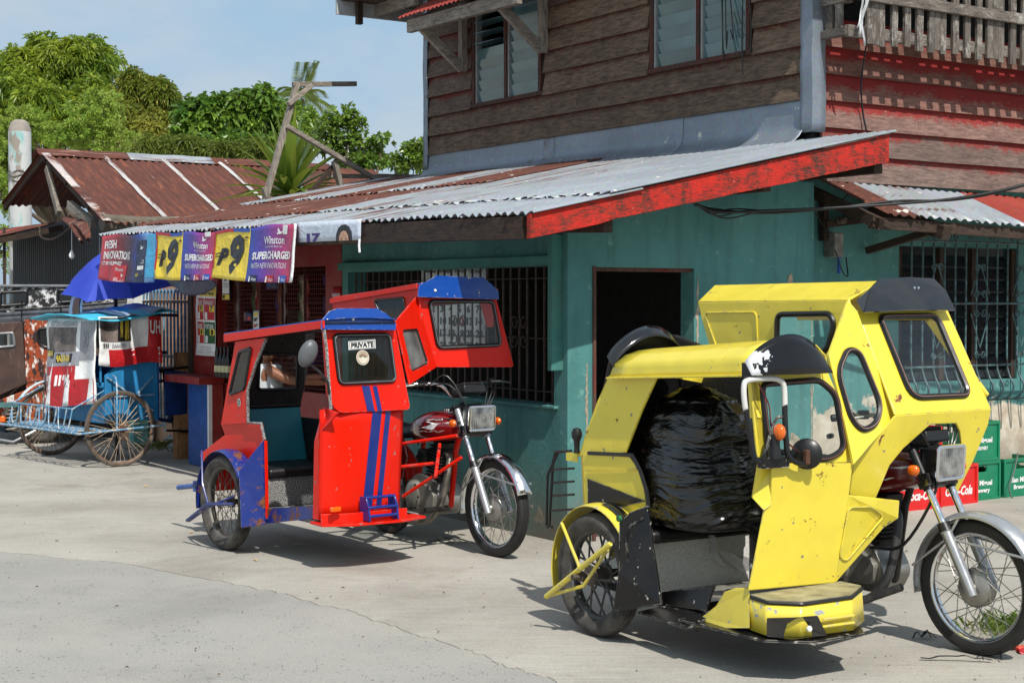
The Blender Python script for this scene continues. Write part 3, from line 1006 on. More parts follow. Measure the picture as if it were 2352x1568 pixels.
    for i in range(n + 1):
        x = x0 + (x1 - x0) * i / n; t = i / n
        zt = roof_z(x, -.58) + (.0 if x < -.2 else .012); hb = .142 + .045 * t
        e = .006 * mnoise.noise(V((x * 4, 1, 1)))
        vs += [(x, -.63, zt), (x, -.59, zt), (x, -.59, zt - hb + e), (x, -.63, zt - hb + e)]
    fb.v = vs
    for i in range(n):
        a = i * 4
        for p, q in ((0, 1), (1, 2), (2, 3), (3, 0)): fb.f.append((a + p, a + q, a + 4 + q, a + 4 + p))
    fb.f += [(0, 1, 2, 3), (n * 4 + 3, n * 4 + 2, n * 4 + 1, n * 4)]; fb.mi = [0] * len(fb.f)
    fb.build('rake_board', REDBOARD, H, smooth=0, bevel=.003, label='flaking bright red board along the sloping roof edge')
    # ragged beam ends and a strut under the rake
    for bx in (((-.1, -.56, 2.03), (-.1, .3, 2.06), .07, .09), ((1.2, -.56, 2.33), (1.2, .1, 2.33), .07, .09), ((2.24, -.56, 2.5), (2.24, .2, 2.5), .08, .1)):
        m = MB(); m.bar(*bx); m.build('rafter', DARKW[1], H, smooth=0)
    # ---- small roof over the side window
    e0 = HF.on(2048, 492, 1, -.5); e1 = HF.on(2352, 517, 1, -.5)
    t0 = V((2.42, .06, 2.47)); 
    dz = (e1.z - e0.z) / (e1.x - e0.x)
    i = 0; x = e0.x - .03
    while x < 6.6:
        mat = (ROOF_RUST, ROOF_MID, ROOF_NEW, ROOF_RED, ROOF_RED)[min(i, 4)]
        wd = .62 if i else .34
        sh = corrugated(lambda s, t, h, x=x, i=i: (x + s - t * .10, -.5 + t * .60, e0.z + dz * (x + s - e0.x) + t * .285 + h + .003 * (i % 2)), wd, 8, .0905, .0105, 5, .03)
        sh.build('roof_sheet', mat, H, smooth=60)
        x += wd - .02; i += 1
    m = MB(); m.bar((e0.x - .15, -.44, e0.z - .06), (6.6, -.44, e0.z - .06 + dz * 4), .05, .08); m.build('purlin', DARKW[0], H, smooth=0)
    for bx in (((e0.x - .1, -.5, e0.z - .075), (e0.x - .1, .2, e0.z + .2), .05, .08), ((e0.x + .55, -.52, e0.z - .12), (e0.x + .55, .2, e0.z + .1), .09, .1), ((e0.x + .5, .2, 1.95), (e0.x + .55, -.38, e0.z - .1), .05, .05)):
        m = MB(); m.bar(*bx); m.build('rafter', DARKW[1], H, smooth=0)
    # ---- slatted balcony
    bl = thing_part('balcony', H)
    by = -.20
    zb = HF.on(2060, 96, 1, by).z
    m = MB(); m.box((2.30, by - .015, zb - .01), (7, by + .03, zb + .075)); m.build('ledger', BALW[0], bl, smooth=0, bevel=.004)
    m = MB(); m.box((2.26, by - .075, zb + .245), (7, by - .045, zb + .325)); m.build('rail', BALW[0], bl, smooth=0, bevel=.004)
    for bx in (((2.28, by + .0, zb + .235), (2.36, Y0 - .03, zb + .315)), ((2.28, by + .0, zb + .0), (2.34, Y0 - .03, zb + .06))):
        m = MB(); m.box(*bx); m.build('rail_end', BALW[1], bl, smooth=0, bevel=.004)
    random.seed(3)
    x = 2.46; i = 0
    while x < 7:
        wd = rnd(.055, .068)
        if i % 6 in (0, 1): gap = .003
        elif i % 6 == 2: gap = .075
        else: gap = rnd(.055, .075)
        lo = zb - .03 - rnd(0, .035)
        m = MB(); m.box((x, by - .04, lo), (x + wd, by - .018, zb + 1.0), Matrix.Translation((x, 0, zb)) @ Matrix.Rotation(rnd(-.012, .012), 4, 'Y') @ Matrix.Translation((-x, 0, -zb)))
        m.build('slat', BALW[2], bl, smooth=0)
        x += wd + gap; i += 1
    for yy in (-.11, -.02):
        m = MB(); m.box((2.3, yy - .03, zb + .05), (2.325, yy + .03, zb + 1)); m.build('slat', BALW[2], bl, smooth=0)
    m = MB(); m.box((2.9, by - .012, zb + .55), (7, by + .02, zb + .62)); m.build('rail', BALW[0], bl, smooth=0)
    m = MB(); m.box((5.4, by - .1, zb - .1), (5.5, by - .05, zb + 1)); m.build('post', BALW[2], bl, smooth=0)
    # torn plastic strips on the balcony end
    m = MB()
    for k in range(3):
        x = 2.33 + .03 * k
        m.grid(lambda u, t: (x + u * .02 + .03 * math.sin(t * 4 + k), by - .08 - .01 * math.sin(t * 9), zb + .3 - t * (.26 + .06 * k)), 1, 8)
    m.build('plastic_strip', plain('pale plastic', C(190, 192, 194), .4), bl, solid=.001)


def thing_part(name, parent):
    o = bpy.data.objects.new(name, None); COL.objects.link(o); o.parent = parent; o.empty_display_size = .1
    return o


build_house()
# ================================================================== store front under the lean-to
REDP = paint('red shop paint', C(138, 18, 14), rough=.55, chip=.2, dirt=.3, coat=0)
BLUEW = plain('blue shop paint', C(22, 74, 146), .55, var=.2)


def flat(mb, pts):
    mb.add(pts, [tuple(range(len(pts)))])


def store():
    st = thing('corner_shop', 'red framed shop front with wire mesh screen and blue base, under the hanging banners', 'shop front', HF.world((0, 4.6, 0)), HF.ang)
    T = lambda x, y, z: (x, y - 4.6, z)
    m = MB(); m.box(T(0, 3.135, 0), T(.12, 3.42, 2.2)); m.build('post', REDP, st, smooth=0, bevel=.006)
    m = MB(); m.box(T(0, 5.66, 0), T(.1, 5.76, 2.2)); m.build('post', REDP, st, smooth=0, bevel=.006)
    m = MB(); m.box(T(.0, 6.30, 0), T(.1, 6.40, 2.2)); m.build('post', DARKW[2], st, smooth=0, bevel=.006)
    m = MB(); m.box(T(.003, 3.421, 1.86), T(.11, 5.659, 2.2)); m.build('header', REDP, st, smooth=0)
    m = MB(); m.box(T(.004, 3.421, .0), T(.13, 5.659, .80)); m.build('base_panel', REDP, st, smooth=0)
    m = MB(); m.box(T(.02, 5.762, .0), T(.06, 6.298, .80)); m.build('base_panel', BLUEW, st, smooth=0)
    m = MB(); m.box(T(.02, 5.762, .86), T(.06, 6.298, 2.2)); m.build('side_panel', REDP, st, smooth=0)
    w_ = MB()
    for i in range(56):
        y = 3.44 + i * .04
        w_.bar(T(.03, y, .82), T(.03, y, 1.86), .0035, .0035)
    for i in range(26):
        z = .83 + i * .04
        w_.bar(T(.034, 3.43, z), T(.034, 5.65, z), .0035, .0035)
    o = w_.build('wire_mesh', plain('red wire', C(110, 36, 26), .6), st, smooth=0); o['kind'] = 'stuff'
    for y in (3.9, 4.35, 4.8, 5.25):
        m = MB(); m.bar(T(.05, y, .8), T(.05, y, 1.86), .02, .02); m.build('upright', IRON, st, smooth=0)
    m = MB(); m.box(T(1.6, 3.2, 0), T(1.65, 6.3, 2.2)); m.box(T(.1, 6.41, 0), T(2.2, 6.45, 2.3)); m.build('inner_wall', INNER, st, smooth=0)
    for z in (.95, 1.25, 1.55):
        m = MB(); m.box(T(.7, 3.5, z), T(1.1, 5.6, z + .02)); m.build('shelf', DARKW[1], st, smooth=0)
    # goods in the dark: rows of hanging sachets and cartons
    random.seed(21)
    cols = [plain('packet colour %s' % n, c, .35, var=.2) for n, c in (('silver', C(150, 150, 146)), ('amber', C(150, 92, 40)), ('cobalt', C(40, 60, 130)), ('crimson', C(150, 36, 34)), ('cream', C(190, 180, 150)), ('leaf', C(60, 110, 70)))]
    for i in range(26):
        y = 3.55 + (i % 13) * .165 + rnd(-.03, .03)
        z0 = rnd(1.0, 1.3) if i < 13 else 0
        m = MB()
        if i < 13:
            m.grid(lambda u, t: T(.16 + .05 * (i % 3) + .012 * math.sin(t * 18), y + u * rnd(.08, .085), z0 + t * (1.8 - z0)), 1, 12)
            m.build('packet_strip', cols[i % 6], st, solid=.004)
        else:
            b = (.97, 1.27)[i % 2]
            m.box(T(.72, y, b), T(.9, y + .12, b + rnd(.14, .24))); m.build('carton', cols[(i * 5) % 6], st, smooth=0)
    # counter shelf
    c = thing('counter', 'thick red painted counter shelf on a blue and white panel, at the shop corner', 'counter', HF.world((-.12, 5.95, 0)), HF.ang)
    T = lambda x, y, z: (x + .12, y - 5.95, z)
    m = MB(); m.box(T(-.26, 5.5, .79), T(.0, 6.36, .86)); m.build('top', REDP, c, smooth=0, bevel=.008)
    m = MB(); m.box(T(-.16, 5.52, .012), T(-.13, 6.0, .788)); m.build('front_panel', BLUEW, c, smooth=0)
    m = MB(); m.box(T(-.13, 5.49, .012), T(-.02, 5.518, .788)); m.build('end_panel', REDP, c, smooth=0)
    m = MB(); m.box(T(-.166, 5.488, .012), T(-.131, 5.519, .788)); m.build('edge_strip', WHITEP, c, smooth=0)
    # dark bottles standing on it
    BOT = Mat('dark bottle glass', base=C(24, 18, 14), rough=.08); LBL = plain('bottle label', C(196, 190, 150), .6)
    for i in range(4):
        p = HF.on(500 + i * 8.4, 857, 0, -.10 + .01 * i)
        b = thing('bottle', 'dark glass bottle on the red counter, ' + ('leftmost of the four', 'second from the left', 'third from the left', 'rightmost of the four')[i], 'bottle', HF.world((p.x, p.y, .862)), HF.ang, 'dark bottles lined up on the red counter')
        m = MB(); m.lathe([(.0, 0), (.03, 0), (.032, .01), (.032, .15), (.028, .18), (.013, .225), (.012, .27), (.0, .27)], 14); m.build('body', BOT, b)
        m = MB(); m.lathe([(.0125, .262), (.0145, .262), (.0145, .285), (.0, .286)], 10); m.build('cap', BLACK, b)
        m = MB(); m.lathe([(.0326, .05), (.0326, .11)], 14, caps=False); m.build('label', LBL, b)
    p = HF.on(537, 857, 0, -.12)
    g = thing('glass', 'clear drinking glass with blue straw beside the dark bottles', 'glass', HF.world((p.x, p.y, .862)), HF.ang)
    m = MB(); m.lathe([(.0, .002), (.026, .002), (.034, .14)], 14, caps=False); m.build('tumbler', PANE, g)
    m = MB(); m.tube([(0, 0, .01), (.01, -.03, .27)], .004, 6); m.build('straw', BLUEW, g)


store()


# ------------------------------------------------------------------ prints
def col_print(name, c):
    m = plain(name, c, .42, var=.08, vscale=4, bump=0)
    n = m.math('ADD', m.noise(5, 4, .6, dist=1.2), m.math('MULTIPLY', m.noise(17, 3, .5, dist=1.5), .3))
    m.bump(n, .45, .035)
    return m


P_RED = col_print('print red', C(186, 30, 36)); P_YEL = col_print('print yellow', C(240, 210, 60)); P_BLUE = col_print('print blue', C(40, 84, 176))
P_DARK = col_print('print black', C(26, 24, 30)); P_WHITE = col_print('print white', C(236, 236, 234)); P_GREEN = col_print('print green', C(30, 96, 52)); P_CYAN = col_print('print cyan', C(70, 170, 214))
P_GREY = col_print('print grey', C(150, 150, 156)); P_PURP = col_print('print purple', C(66, 40, 120)); P_SKIN = col_print('print skin', C(208, 158, 128)); P_NAVY = col_print('print navy', C(20, 30, 70)); P_BROWN = col_print('print brown', C(120, 70, 54))


def gradient_print(name, stops, axis=0, noise=.15):
    m = Mat(name, coord='UV', rough=.4)
    s = m.sep()[axis]
    s = m.math('ADD', s, m.math('MULTIPLY', m.math('SUBTRACT', m.noise(3, 4), .5), noise))
    m.set(Base_Color=m.ramp(s, stops))
    oc = m.tc.outputs['Object']
    m.bump(m.math('ADD', m.noise(5, 4, .6, co=oc, dist=1.2), m.math('MULTIPLY', m.noise(17, 3, .5, co=oc, dist=1.5), .3)), .45, .035)
    return m


PURPLE_G = gradient_print('purple to crimson print', [(.05, C(44, 66, 160)), (.35, C(98, 52, 156)), (.75, C(170, 48, 120)), (1, C(196, 44, 70))])
RED_G = gradient_print('dark red print', [(0, C(206, 40, 50)), (.35, C(120, 20, 34)), (.55, C(60, 24, 50)), (.7, C(30, 60, 140)), (.85, C(120, 170, 220)), (1, C(40, 110, 180))])


def cloth_grid(fn, nu, nv):
    mb = MB(); mb.grid(fn, nu, nv)
    return mb


def uv_build(mb, nu, nv, name, mat, parent, **kw):
    o = mb.build(name, mat, parent, recalc=False, **kw)
    uv = o.data.uv_layers.new(name='UVMap')
    for p in o.data.polygons:
        for li in p.loop_indices:
            vi = o.data.loops[li].vertex_index
            uv.data[li].uv = ((vi % (nu + 1)) / nu, (vi // (nu + 1)) / nv)
    return o


BIRD = [(0, 0), (.18, .30), (.10, .62), (.16, 1.0), (.34, .72), (.46, .42), (.62, .34), (.86, .52), (1.0, .50), (.84, .36), (.70, .10), (.46, -.02), (.22, -.06)]


def bird(mb, fn, u0, v0, w_, h_):
    t = tessellate_polygon([[V((x, y, 0)) for x, y in BIRD]])
    mb.add([fn(u0 + x * w_, v0 + y * h_) for x, y in BIRD], [tuple(i) for i in t])


def rect(mb, fn, u0, v0, u1, v1, n=6):
    mb.grid(lambda a, b: fn(u0 + (u1 - u0) * a, v0 + (v1 - v0) * b), n, 3)


def banners():
    XB = -.758
    def surf(pl_t, pl_b, pr_t, pr_b, seed, sag=.03, amp=.02):
        a = HF.on(*pl_t, 0, XB); b = HF.on(*pl_b, 0, XB); c = HF.on(*pr_t, 0, XB); d = HF.on(*pr_b, 0, XB)
        def fn(u, v, off=0):
            p = (b.lerp(d, u)).lerp(a.lerp(c, u), v)
            L = (a - c).length
            wv = amp * (1.25 - v) * (mnoise.noise(V((u * L * 3.1 + seed, v * 1.3, seed))) + .5 * mnoise.noise(V((u * L * 7 + v * 2, v * 2.6, seed + 5))))
            fold = .006 * math.sin(u * L * 16 + v * 5 + seed) * (1 - abs(2 * v - 1))
            return (p.x - .012 + wv + fold - off - .03 * (1 - v) ** 2, p.y, p.z - sag * 4 * u * (1 - u) * (1 - v) - .008 * math.sin(u * 12 + seed) * v)
        return fn
    def local(fn, o):
        return lambda u, v, off=0: tuple(V(fn(u, v, off)) - o)
    def start(name, label, quad, seed, **k):
        fn = surf(*quad, seed, **k)
        o = V(fn(.5, 0)); o = V((o.x, o.y, o.z))
        t = thing(name, label, 'banner', HF.world(o), HF.ang, 'promotional banners hung along the eave')
        return t, local(fn, o)
    # 1: red and blue
    t, f = start('banner', 'red and blue banner with dark cigarette pack, far left along the eave', ((237, 541), (234, 641), (364, 536), (362, 648)), 1.3, sag=.015)
    nu, nv = 40, 14
    uv_build(cloth_grid(lambda u, v: f(u, v), nu, nv), nu, nv, 'cloth', RED_G, t, solid=.0015)
    fo = lambda u, v: f(u, v, .004)
    m = MB()
    put_text(m, 'FRESH', fo, (.08, .70, .30, .88), .03); put_text(m, 'INNOVATIONS', fo, (.08, .47, .56, .65), .03); put_text(m, "1ST IN PHILIPPINES*", fo, (.06, .34, .42, .43), .02)
    m.build('lettering', P_WHITE, t, smooth=0)
    m = MB(); rect(m, fo, .24, -.0, .50, .36); m.build('printed_pack', P_RED, t, smooth=0)
    fo2 = lambda u, v: f(u, v, .006)
    m = MB(); put_text(m, 'Winston', fo2, (.32, .22, .45, .30), .0); put_text(m, 'Winston', fo2, (.32, .0, .47, .09)); bird(m, fo2, .41, .11, .05, .08); m.build('lettering', P_WHITE, t, smooth=0)
    m = MB(); rect(m, fo, .66, .0, .84, .86); m.build('printed_pack', P_NAVY, t, smooth=0)
    m = MB(); rect(m, fo, .845, .1, .99, .98); m.build('printed_ice', P_CYAN, t, smooth=0)
    m = MB(); put_text(m, 'Winston', fo2, (.71, .38, .82, .50), .0); rect(m, fo2, .70, .26, .82, .34); bird(m, fo2, .73, .68, .07, .08); m.build('lettering', P_WHITE, t, smooth=0)
    m = MB(); put_text(m, 'SAUT SA BAGA', fo2, (.685, .12, .83, .19), .02); m.build('lettering', P_YEL, t, smooth=0)
    # 2 and 3: price banners
    for i, (quad, sp, lab, seed) in enumerate((
            (((362, 534), (364, 640), (498, 533), (500, 642)), .47, 'crumpled yellow and purple price banner with torn lower flap, in the middle of the eave', 4.1),
            (((497, 530), (497, 637), (683, 512), (676, 649)), .47, 'smooth yellow and purple price banner with curled white edge, beside the white portrait poster', 8.6))):
        t, f = start('banner', lab, quad, seed, sag=.012, amp=.022 if i == 0 else .012)
        nu, nv = 44, 14
        # cloth in three fields
        k = 20
        fy = lambda u, v: f(u * sp, v)
        uv_build(cloth_grid(fy, nu, nv), nu, nv, 'yellow_field', P_YEL, t, solid=.0015)
        fp = lambda u, v: f(sp + u * (1 - sp), v)
        uv_build(cloth_grid(fp, nu, nv), nu, nv, 'purple_field', PURPLE_G, t, solid=.0015)
        fo = lambda u, v: f(u, v, .004)
        m = MB(); rect(m, fo, .0, .93, sp, 1.0); m.build('blue_edge', P_BLUE, t, smooth=0)
        m = MB(); rect(m, lambda u, v: f(u, v, .005), .0, .925, sp * .55, .99); rect(m, lambda u, v: f(u, v, .005), .0, .2, .022, .93, 2); m.build('red_edge', P_RED, t, smooth=0)
        m = MB(); put_text(m, 'P', fo, (.05, .27, .20, .62), .05, .35); put_text(m, '9', fo, (.21, .10, .41, .88), .06, .25)
        m.add([fo(.03, .46), fo(.21, .50), fo(.21, .475), fo(.03, .435)], [(0, 1, 2, 3)]); m.add([fo(.03, .52), fo(.21, .56), fo(.21, .535), fo(.03, .495)], [(0, 1, 2, 3)])
        put_text(m, '*', fo, (.405, .74, .455, .86), .04)
        m.build('price', P_DARK, t, smooth=0)
        m = MB()
        put_text(m, 'Winston', fo, (.64, .66, .88, .80), .015); bird(m, fo, .79, .83, .08, .11); put_text(m, 'INNOVATORS SINCE 1954', fo, (.66, .60, .86, .63))
        put_text(m, 'SUPERCHARGED', fo, (.53, .40, .97, .54), .04); put_text(m, 'WITH NEW INNOVATIONS', fo, (.53, .24, .93, .34), -.004, .2)
        m.build('lettering', P_WHITE, t, smooth=0)
        for a, pc in ((.52, P_NAVY), (.70, P_RED), (.86, P_BLUE)):
            m = MB(); rect(m, fo, a, .0, a + .09, .12, 3); m.build('printed_pack', pc, t, smooth=0)
            m = MB(); rect(m, fo2 := (lambda u, v: f(u, v, .006)), a + .005, .0, a + .02, .10, 2); put_text(m, 'Winston', fo2, (a + .035, .02, a + .085, .08)); m.build('lettering', P_WHITE, t, smooth=0)
        m = MB(); rect(m, fo, .86, .83, .915, .99, 3) if i else rect(m, fo, .84, .92, .93, 1.02, 3); m.build('price_tag', P_WHITE, t, smooth=0)
        if i:   # end curls back and shows its white reverse
            m = MB()
            def curl(u, v):
                p = V(f(1, v)); a = u * 2.5
                return (p.x - .004 - .012 * (1 - math.cos(a)), p.y - .075 * math.sin(a) * (1 - .5 * v), p.z)
            m.grid(curl, 8, 10); m.build('curled_edge', P_WHITE, t, solid=.0015)
        else:
            m = MB()
            m.grid(lambda u, v: tuple(V(f(.10 + .8 * u, 0)) + V((.03 + .05 * (1 - v) + .02 * math.sin(u * 9), -.05 + .0 * u, -.13 * (1 - v) * math.sin(math.pi * (.15 + .75 * u)) - .0 * u))), 16, 6)
            m.build('torn_flap', P_NAVY, t, solid=.0015)
    # white portrait poster
    a, b, c, d = [HF.on(*p, 0, -.745) for p in ((680, 511), (681, 557), (829, 503), (828, 551))]
    o = V(b)
    t = thing('poster', 'white poster with dark haired portrait and purple number on the brown eave board', 'poster', HF.world(o), HF.ang)
    fn = lambda u, v, off=0: tuple((b.lerp(d, u)).lerp(a.lerp(c, u), v) - o + V((-off + .003 * math.sin(u * 9), 0, 0)))
    m = MB(); m.grid(fn, 16, 4); m.build('sheet', col_print('poster white', C(206, 214, 226)), t, solid=.002)
    f1 = lambda u, v: fn(u, v, .003)
    m = MB(); put_text(m, '17', f1, (.17, -.02, .40, .42), .06); m.build('lettering', P_PURP, t, smooth=0)
    hair = [(.64, .0), (.645, .35), (.675, .62), (.72, .76), (.78, .78), (.83, .66), (.865, .40), (.875, .0)]
    m = MB(); m.add([f1(*p) for p in hair], [tuple(range(8))]); m.build('printed_hair', P_DARK, t, smooth=0)
    face = [(.69, .0), (.695, .25), (.72, .42), (.755, .48), (.79, .44), (.82, .26), (.83, .0)]
    m = MB(); m.add([fn(x, y, .005) for x, y in face], [tuple(range(7))]); m.build('printed_face', P_SKIN, t, smooth=0)
    m = MB(); m.add([fn(*p, .007) for p in ((.70, .06), (.73, .10), (.745, .06), (.73, .04))], [(0, 1, 2, 3)]); m.add([fn(*p, .007) for p in ((.775, .06), (.79, .10), (.815, .06), (.79, .04))], [(0, 1, 2, 3)]); m.build('printed_eyes', P_DARK, t, smooth=0)
    # white tie hanging from it
    e = HF.on(826, 548, 0, -.76); e2 = HF.on(825, 580, 0, -.76)
    s = MB(); s.tube([(0, 0, 0), (-.004, .004, (e2 - e).z * .5), (0, -.002, (e2 - e).z)], .008, 5)
    tag(s.build('cord', P_WHITE, smooth=60, loc=HF.world(e)), 'short white cord dangling from the portrait poster corner', 'cord')
    # price board at the shop corner
    a, b, c, d = [HF.on(*p, 0, -.03) for p in ((452, 657), (449, 815), (497, 659), (494, 818))]
    o = V(b)
    t = thing('poster', 'tall poster with yellow heading and red and green price boxes, beside the shop mesh', 'poster', HF.world(o), HF.ang)
    fn = lambda u, v, off=0: tuple((b.lerp(d, u)).lerp(a.lerp(c, u), v) - o + V((-off - .02 * math.sin(u * 3) + .006 * math.sin(v * 7), 0, 0)))
    m = MB(); m.grid(fn, 8, 10); m.build('sheet', P_WHITE, t, solid=.002)
    f1 = lambda u, v: fn(u, v, .003); f2 = lambda u, v: fn(u, v, .005)
    m = MB(); rect(m, f1, .22, .86, 1, .995); m.build('heading', P_YEL, t, smooth=0)
    m = MB(); put_text(m, '-CLASS QUALITY', f2, (.25, .935, .98, .975), .03); put_text(m, 'HE RIGHT PRICE', f2, (.25, .88, .93, .92), .03); m.build('lettering', P_DARK, t, smooth=0)
    for (u0, u1, v0, v1, bc, big, sm) in ((.16, .50, .52, .83, P_RED, '9', 'FLAVOR'), (.54, .99, .52, .83, P_RED, '7', 'FLAVOR & QUALITY!'), (.12, .50, .18, .49, P_RED, '8', '100%'), (.54, .99, .18, .49, P_GREEN, '8', 'FORTUNE')):
        m = MB(); rect(m, f1, u0, v0, u1, v1, 3); m.build('price_box', bc, t, smooth=0)
        m = MB(); rect(m, f2, u1 - .2, v0 + .12, u1 - .01, v0 + .21, 2); m.build('price_patch', P_YEL, t, smooth=0)
        m = MB(); put_text(m, big, lambda u, v: fn(u, v, .007), (u1 - .16, v0 + .125, u1 - .06, v0 + .205), .05); m.build('lettering', P_DARK, t, smooth=0)
        m = MB(); put_text(m, sm, f2, (u0 + .04, v1 - .10, u1 - .05, v1 - .03), .02); rect(m, f2, u0 + .05, v0 + .01, u0 + .16, v0 + .11, 2); m.build('lettering', P_WHITE, t, smooth=0)
    m = MB()
    for i, s in enumerate(('GOVERNMENT WARNING', 'CIGARETTE SMOKING', 'IS DANGEROUS TO YOUR HEALTH')): put_text(m, s, f1, (.14 if i == 2 else .26, .115 - i * .035, .96 if i == 2 else .86, .135 - i * .035), .0)
    m.build('lettering', P_GREY, t, smooth=0)
    # smaller notices on the mesh
    def notice(lab, quad, xp, base, bits):
        a, b, c, d = [HF.on(*p, 0, xp) for p in quad]
        o = V(b)
        t = thing('notice', lab, 'notice', HF.world(o), HF.ang)
        fn = lambda u, v, off=0: tuple((b.lerp(d, u)).lerp(a.lerp(c, u), v) - o + V((-off, 0, 0)))
        m = MB(); m.grid(fn, 3, 3); m.build('sheet', base, t, solid=.002)
        for kind, arg, box, mat, bold in bits:
            m = MB()
            off = .0035 if kind == 'r' else .0055
            if kind == 'r': rect(m, lambda u, v: fn(u, v, off), *box, 2)
            else: put_text(m, arg, lambda u, v: fn(u, v, off), box, bold)
            m.build('print', mat, t, smooth=0)
    notice('blue edged white notice with number and yellow foot, hung on the mesh', ((510, 638), (510, 689), (528, 637), (529, 690)), -.005, P_NAVY,
           [('r', 0, (.08, .30, .92, .98), P_WHITE, 0), ('r', 0, (.08, .03, .92, .26), P_YEL, 0), ('t', '18', (.36, .84, .62, .97), P_NAVY, .04), ('t', 'ALCOHOL', (.2, .68, .8, .74), P_GREY, .02), ('t', 'NOT FOR MINORS', (.16, .56, .84, .62), P_GREY, .02), ('r', 0, (.12, .06, .44, .23), P_DARK, 0)])
    notice('narrow white strip of prices hanging in the middle of the shop mesh', ((582, 714), (582, 778), (595, 713), (595, 776)), -.005, P_WHITE,
           [('r', 0, (.2, .80, .8, .93), P_YEL, 0), ('t', '9', (.55, .62, .8, .76), P_DARK, .03), ('r', 0, (.15, .62, .5, .74), P_DARK, 0), ('r', 0, (.15, .40, .5, .52), P_RED, 0), ('t', '9', (.55, .40, .8, .54), P_DARK, .03), ('r', 0, (.15, .18, .7, .30), P_DARK, 0)])
    notice('small dark blue notice on the shop mesh under the second price banner', ((612, 640), (612, 664), (639, 639), (639, 663)), -.005, P_NAVY, [('t', 'OPEN', (.15, .3, .45, .7), P_BLUE, .02)])
    notice('small red and blue sticker pair on the shop mesh beside the white strip', ((560, 717), (560, 738), (578, 716), (578, 737)), -.005, P_NAVY, [('r', 0, (.05, .1, .3, .9), P_BROWN, 0), ('r', 0, (.5, .1, .9, .5), P_RED, 0)])
    notice('red notice with white heading on the red pillar beside the far windowed tricycle roof', ((763, 658), (762, 735), (783, 658), (783, 735)), -.006, P_RED, [('t', 'MARLBORO RED', (.05, .70, .95, .80), P_WHITE, .02), ('t', '100', (.1, .08, .5, .2), P_WHITE, .02)])


banners()


def calendar():
    a, b, c, d = [HF.on(*p, 0, .085) for p in ((968, 616), (968, 802), (1116, 617), (1114, 806))]
    o = V(b)
    t = thing('calendar', 'large wall calendar with black and red dates behind the window bars', 'calendar', HF.world(o), HF.ang)
    fn = lambda u, v, off=0: tuple((b.lerp(d, u)).lerp(a.lerp(c, u), v) - o + V((-off, 0, 0)))
    m = MB(); m.grid(fn, 6, 6); m.build('sheet', P_WHITE, t, solid=.002)
    f1 = lambda u, v: fn(u, v, .004)
    m = MB()
    for i, s in enumerate(('Panasonic', 'SHARP', 'Sony', 'SONY')): put_text(m, s, f1, (.05 + i * .24, .945, .24 + i * .24, .985), .02)
    m.build('lettering', P_DARK, t, smooth=0)
    m = MB(); rect(m, f1, .03, .60, .97, .66); m.build('heading', P_BLUE, t, smooth=0)
    m = MB(); r = MB()
    for row, nums in enumerate(((1, 2, 3, 4, 5, 6, 7), (8, 9, 10, 11, 12, 13, 14), (15, 16, 17, 18, 19, 20, 21), (22, 23, 24, 25, 26, 27, 28))):
        for k, n in enumerate(nums):
            u0 = .02 + k * .138; v0 = .46 - row * .15
            wd = .055 if n < 10 else .10
            put_text(r if n in (1, 8, 12, 15, 22) else m, str(n), f1, (u0 + .015, v0, u0 + .015 + wd, v0 + .095), .04)
    m.build('dates', P_DARK, t, smooth=0); r.build('dates', P_RED, t, smooth=0)


calendar()
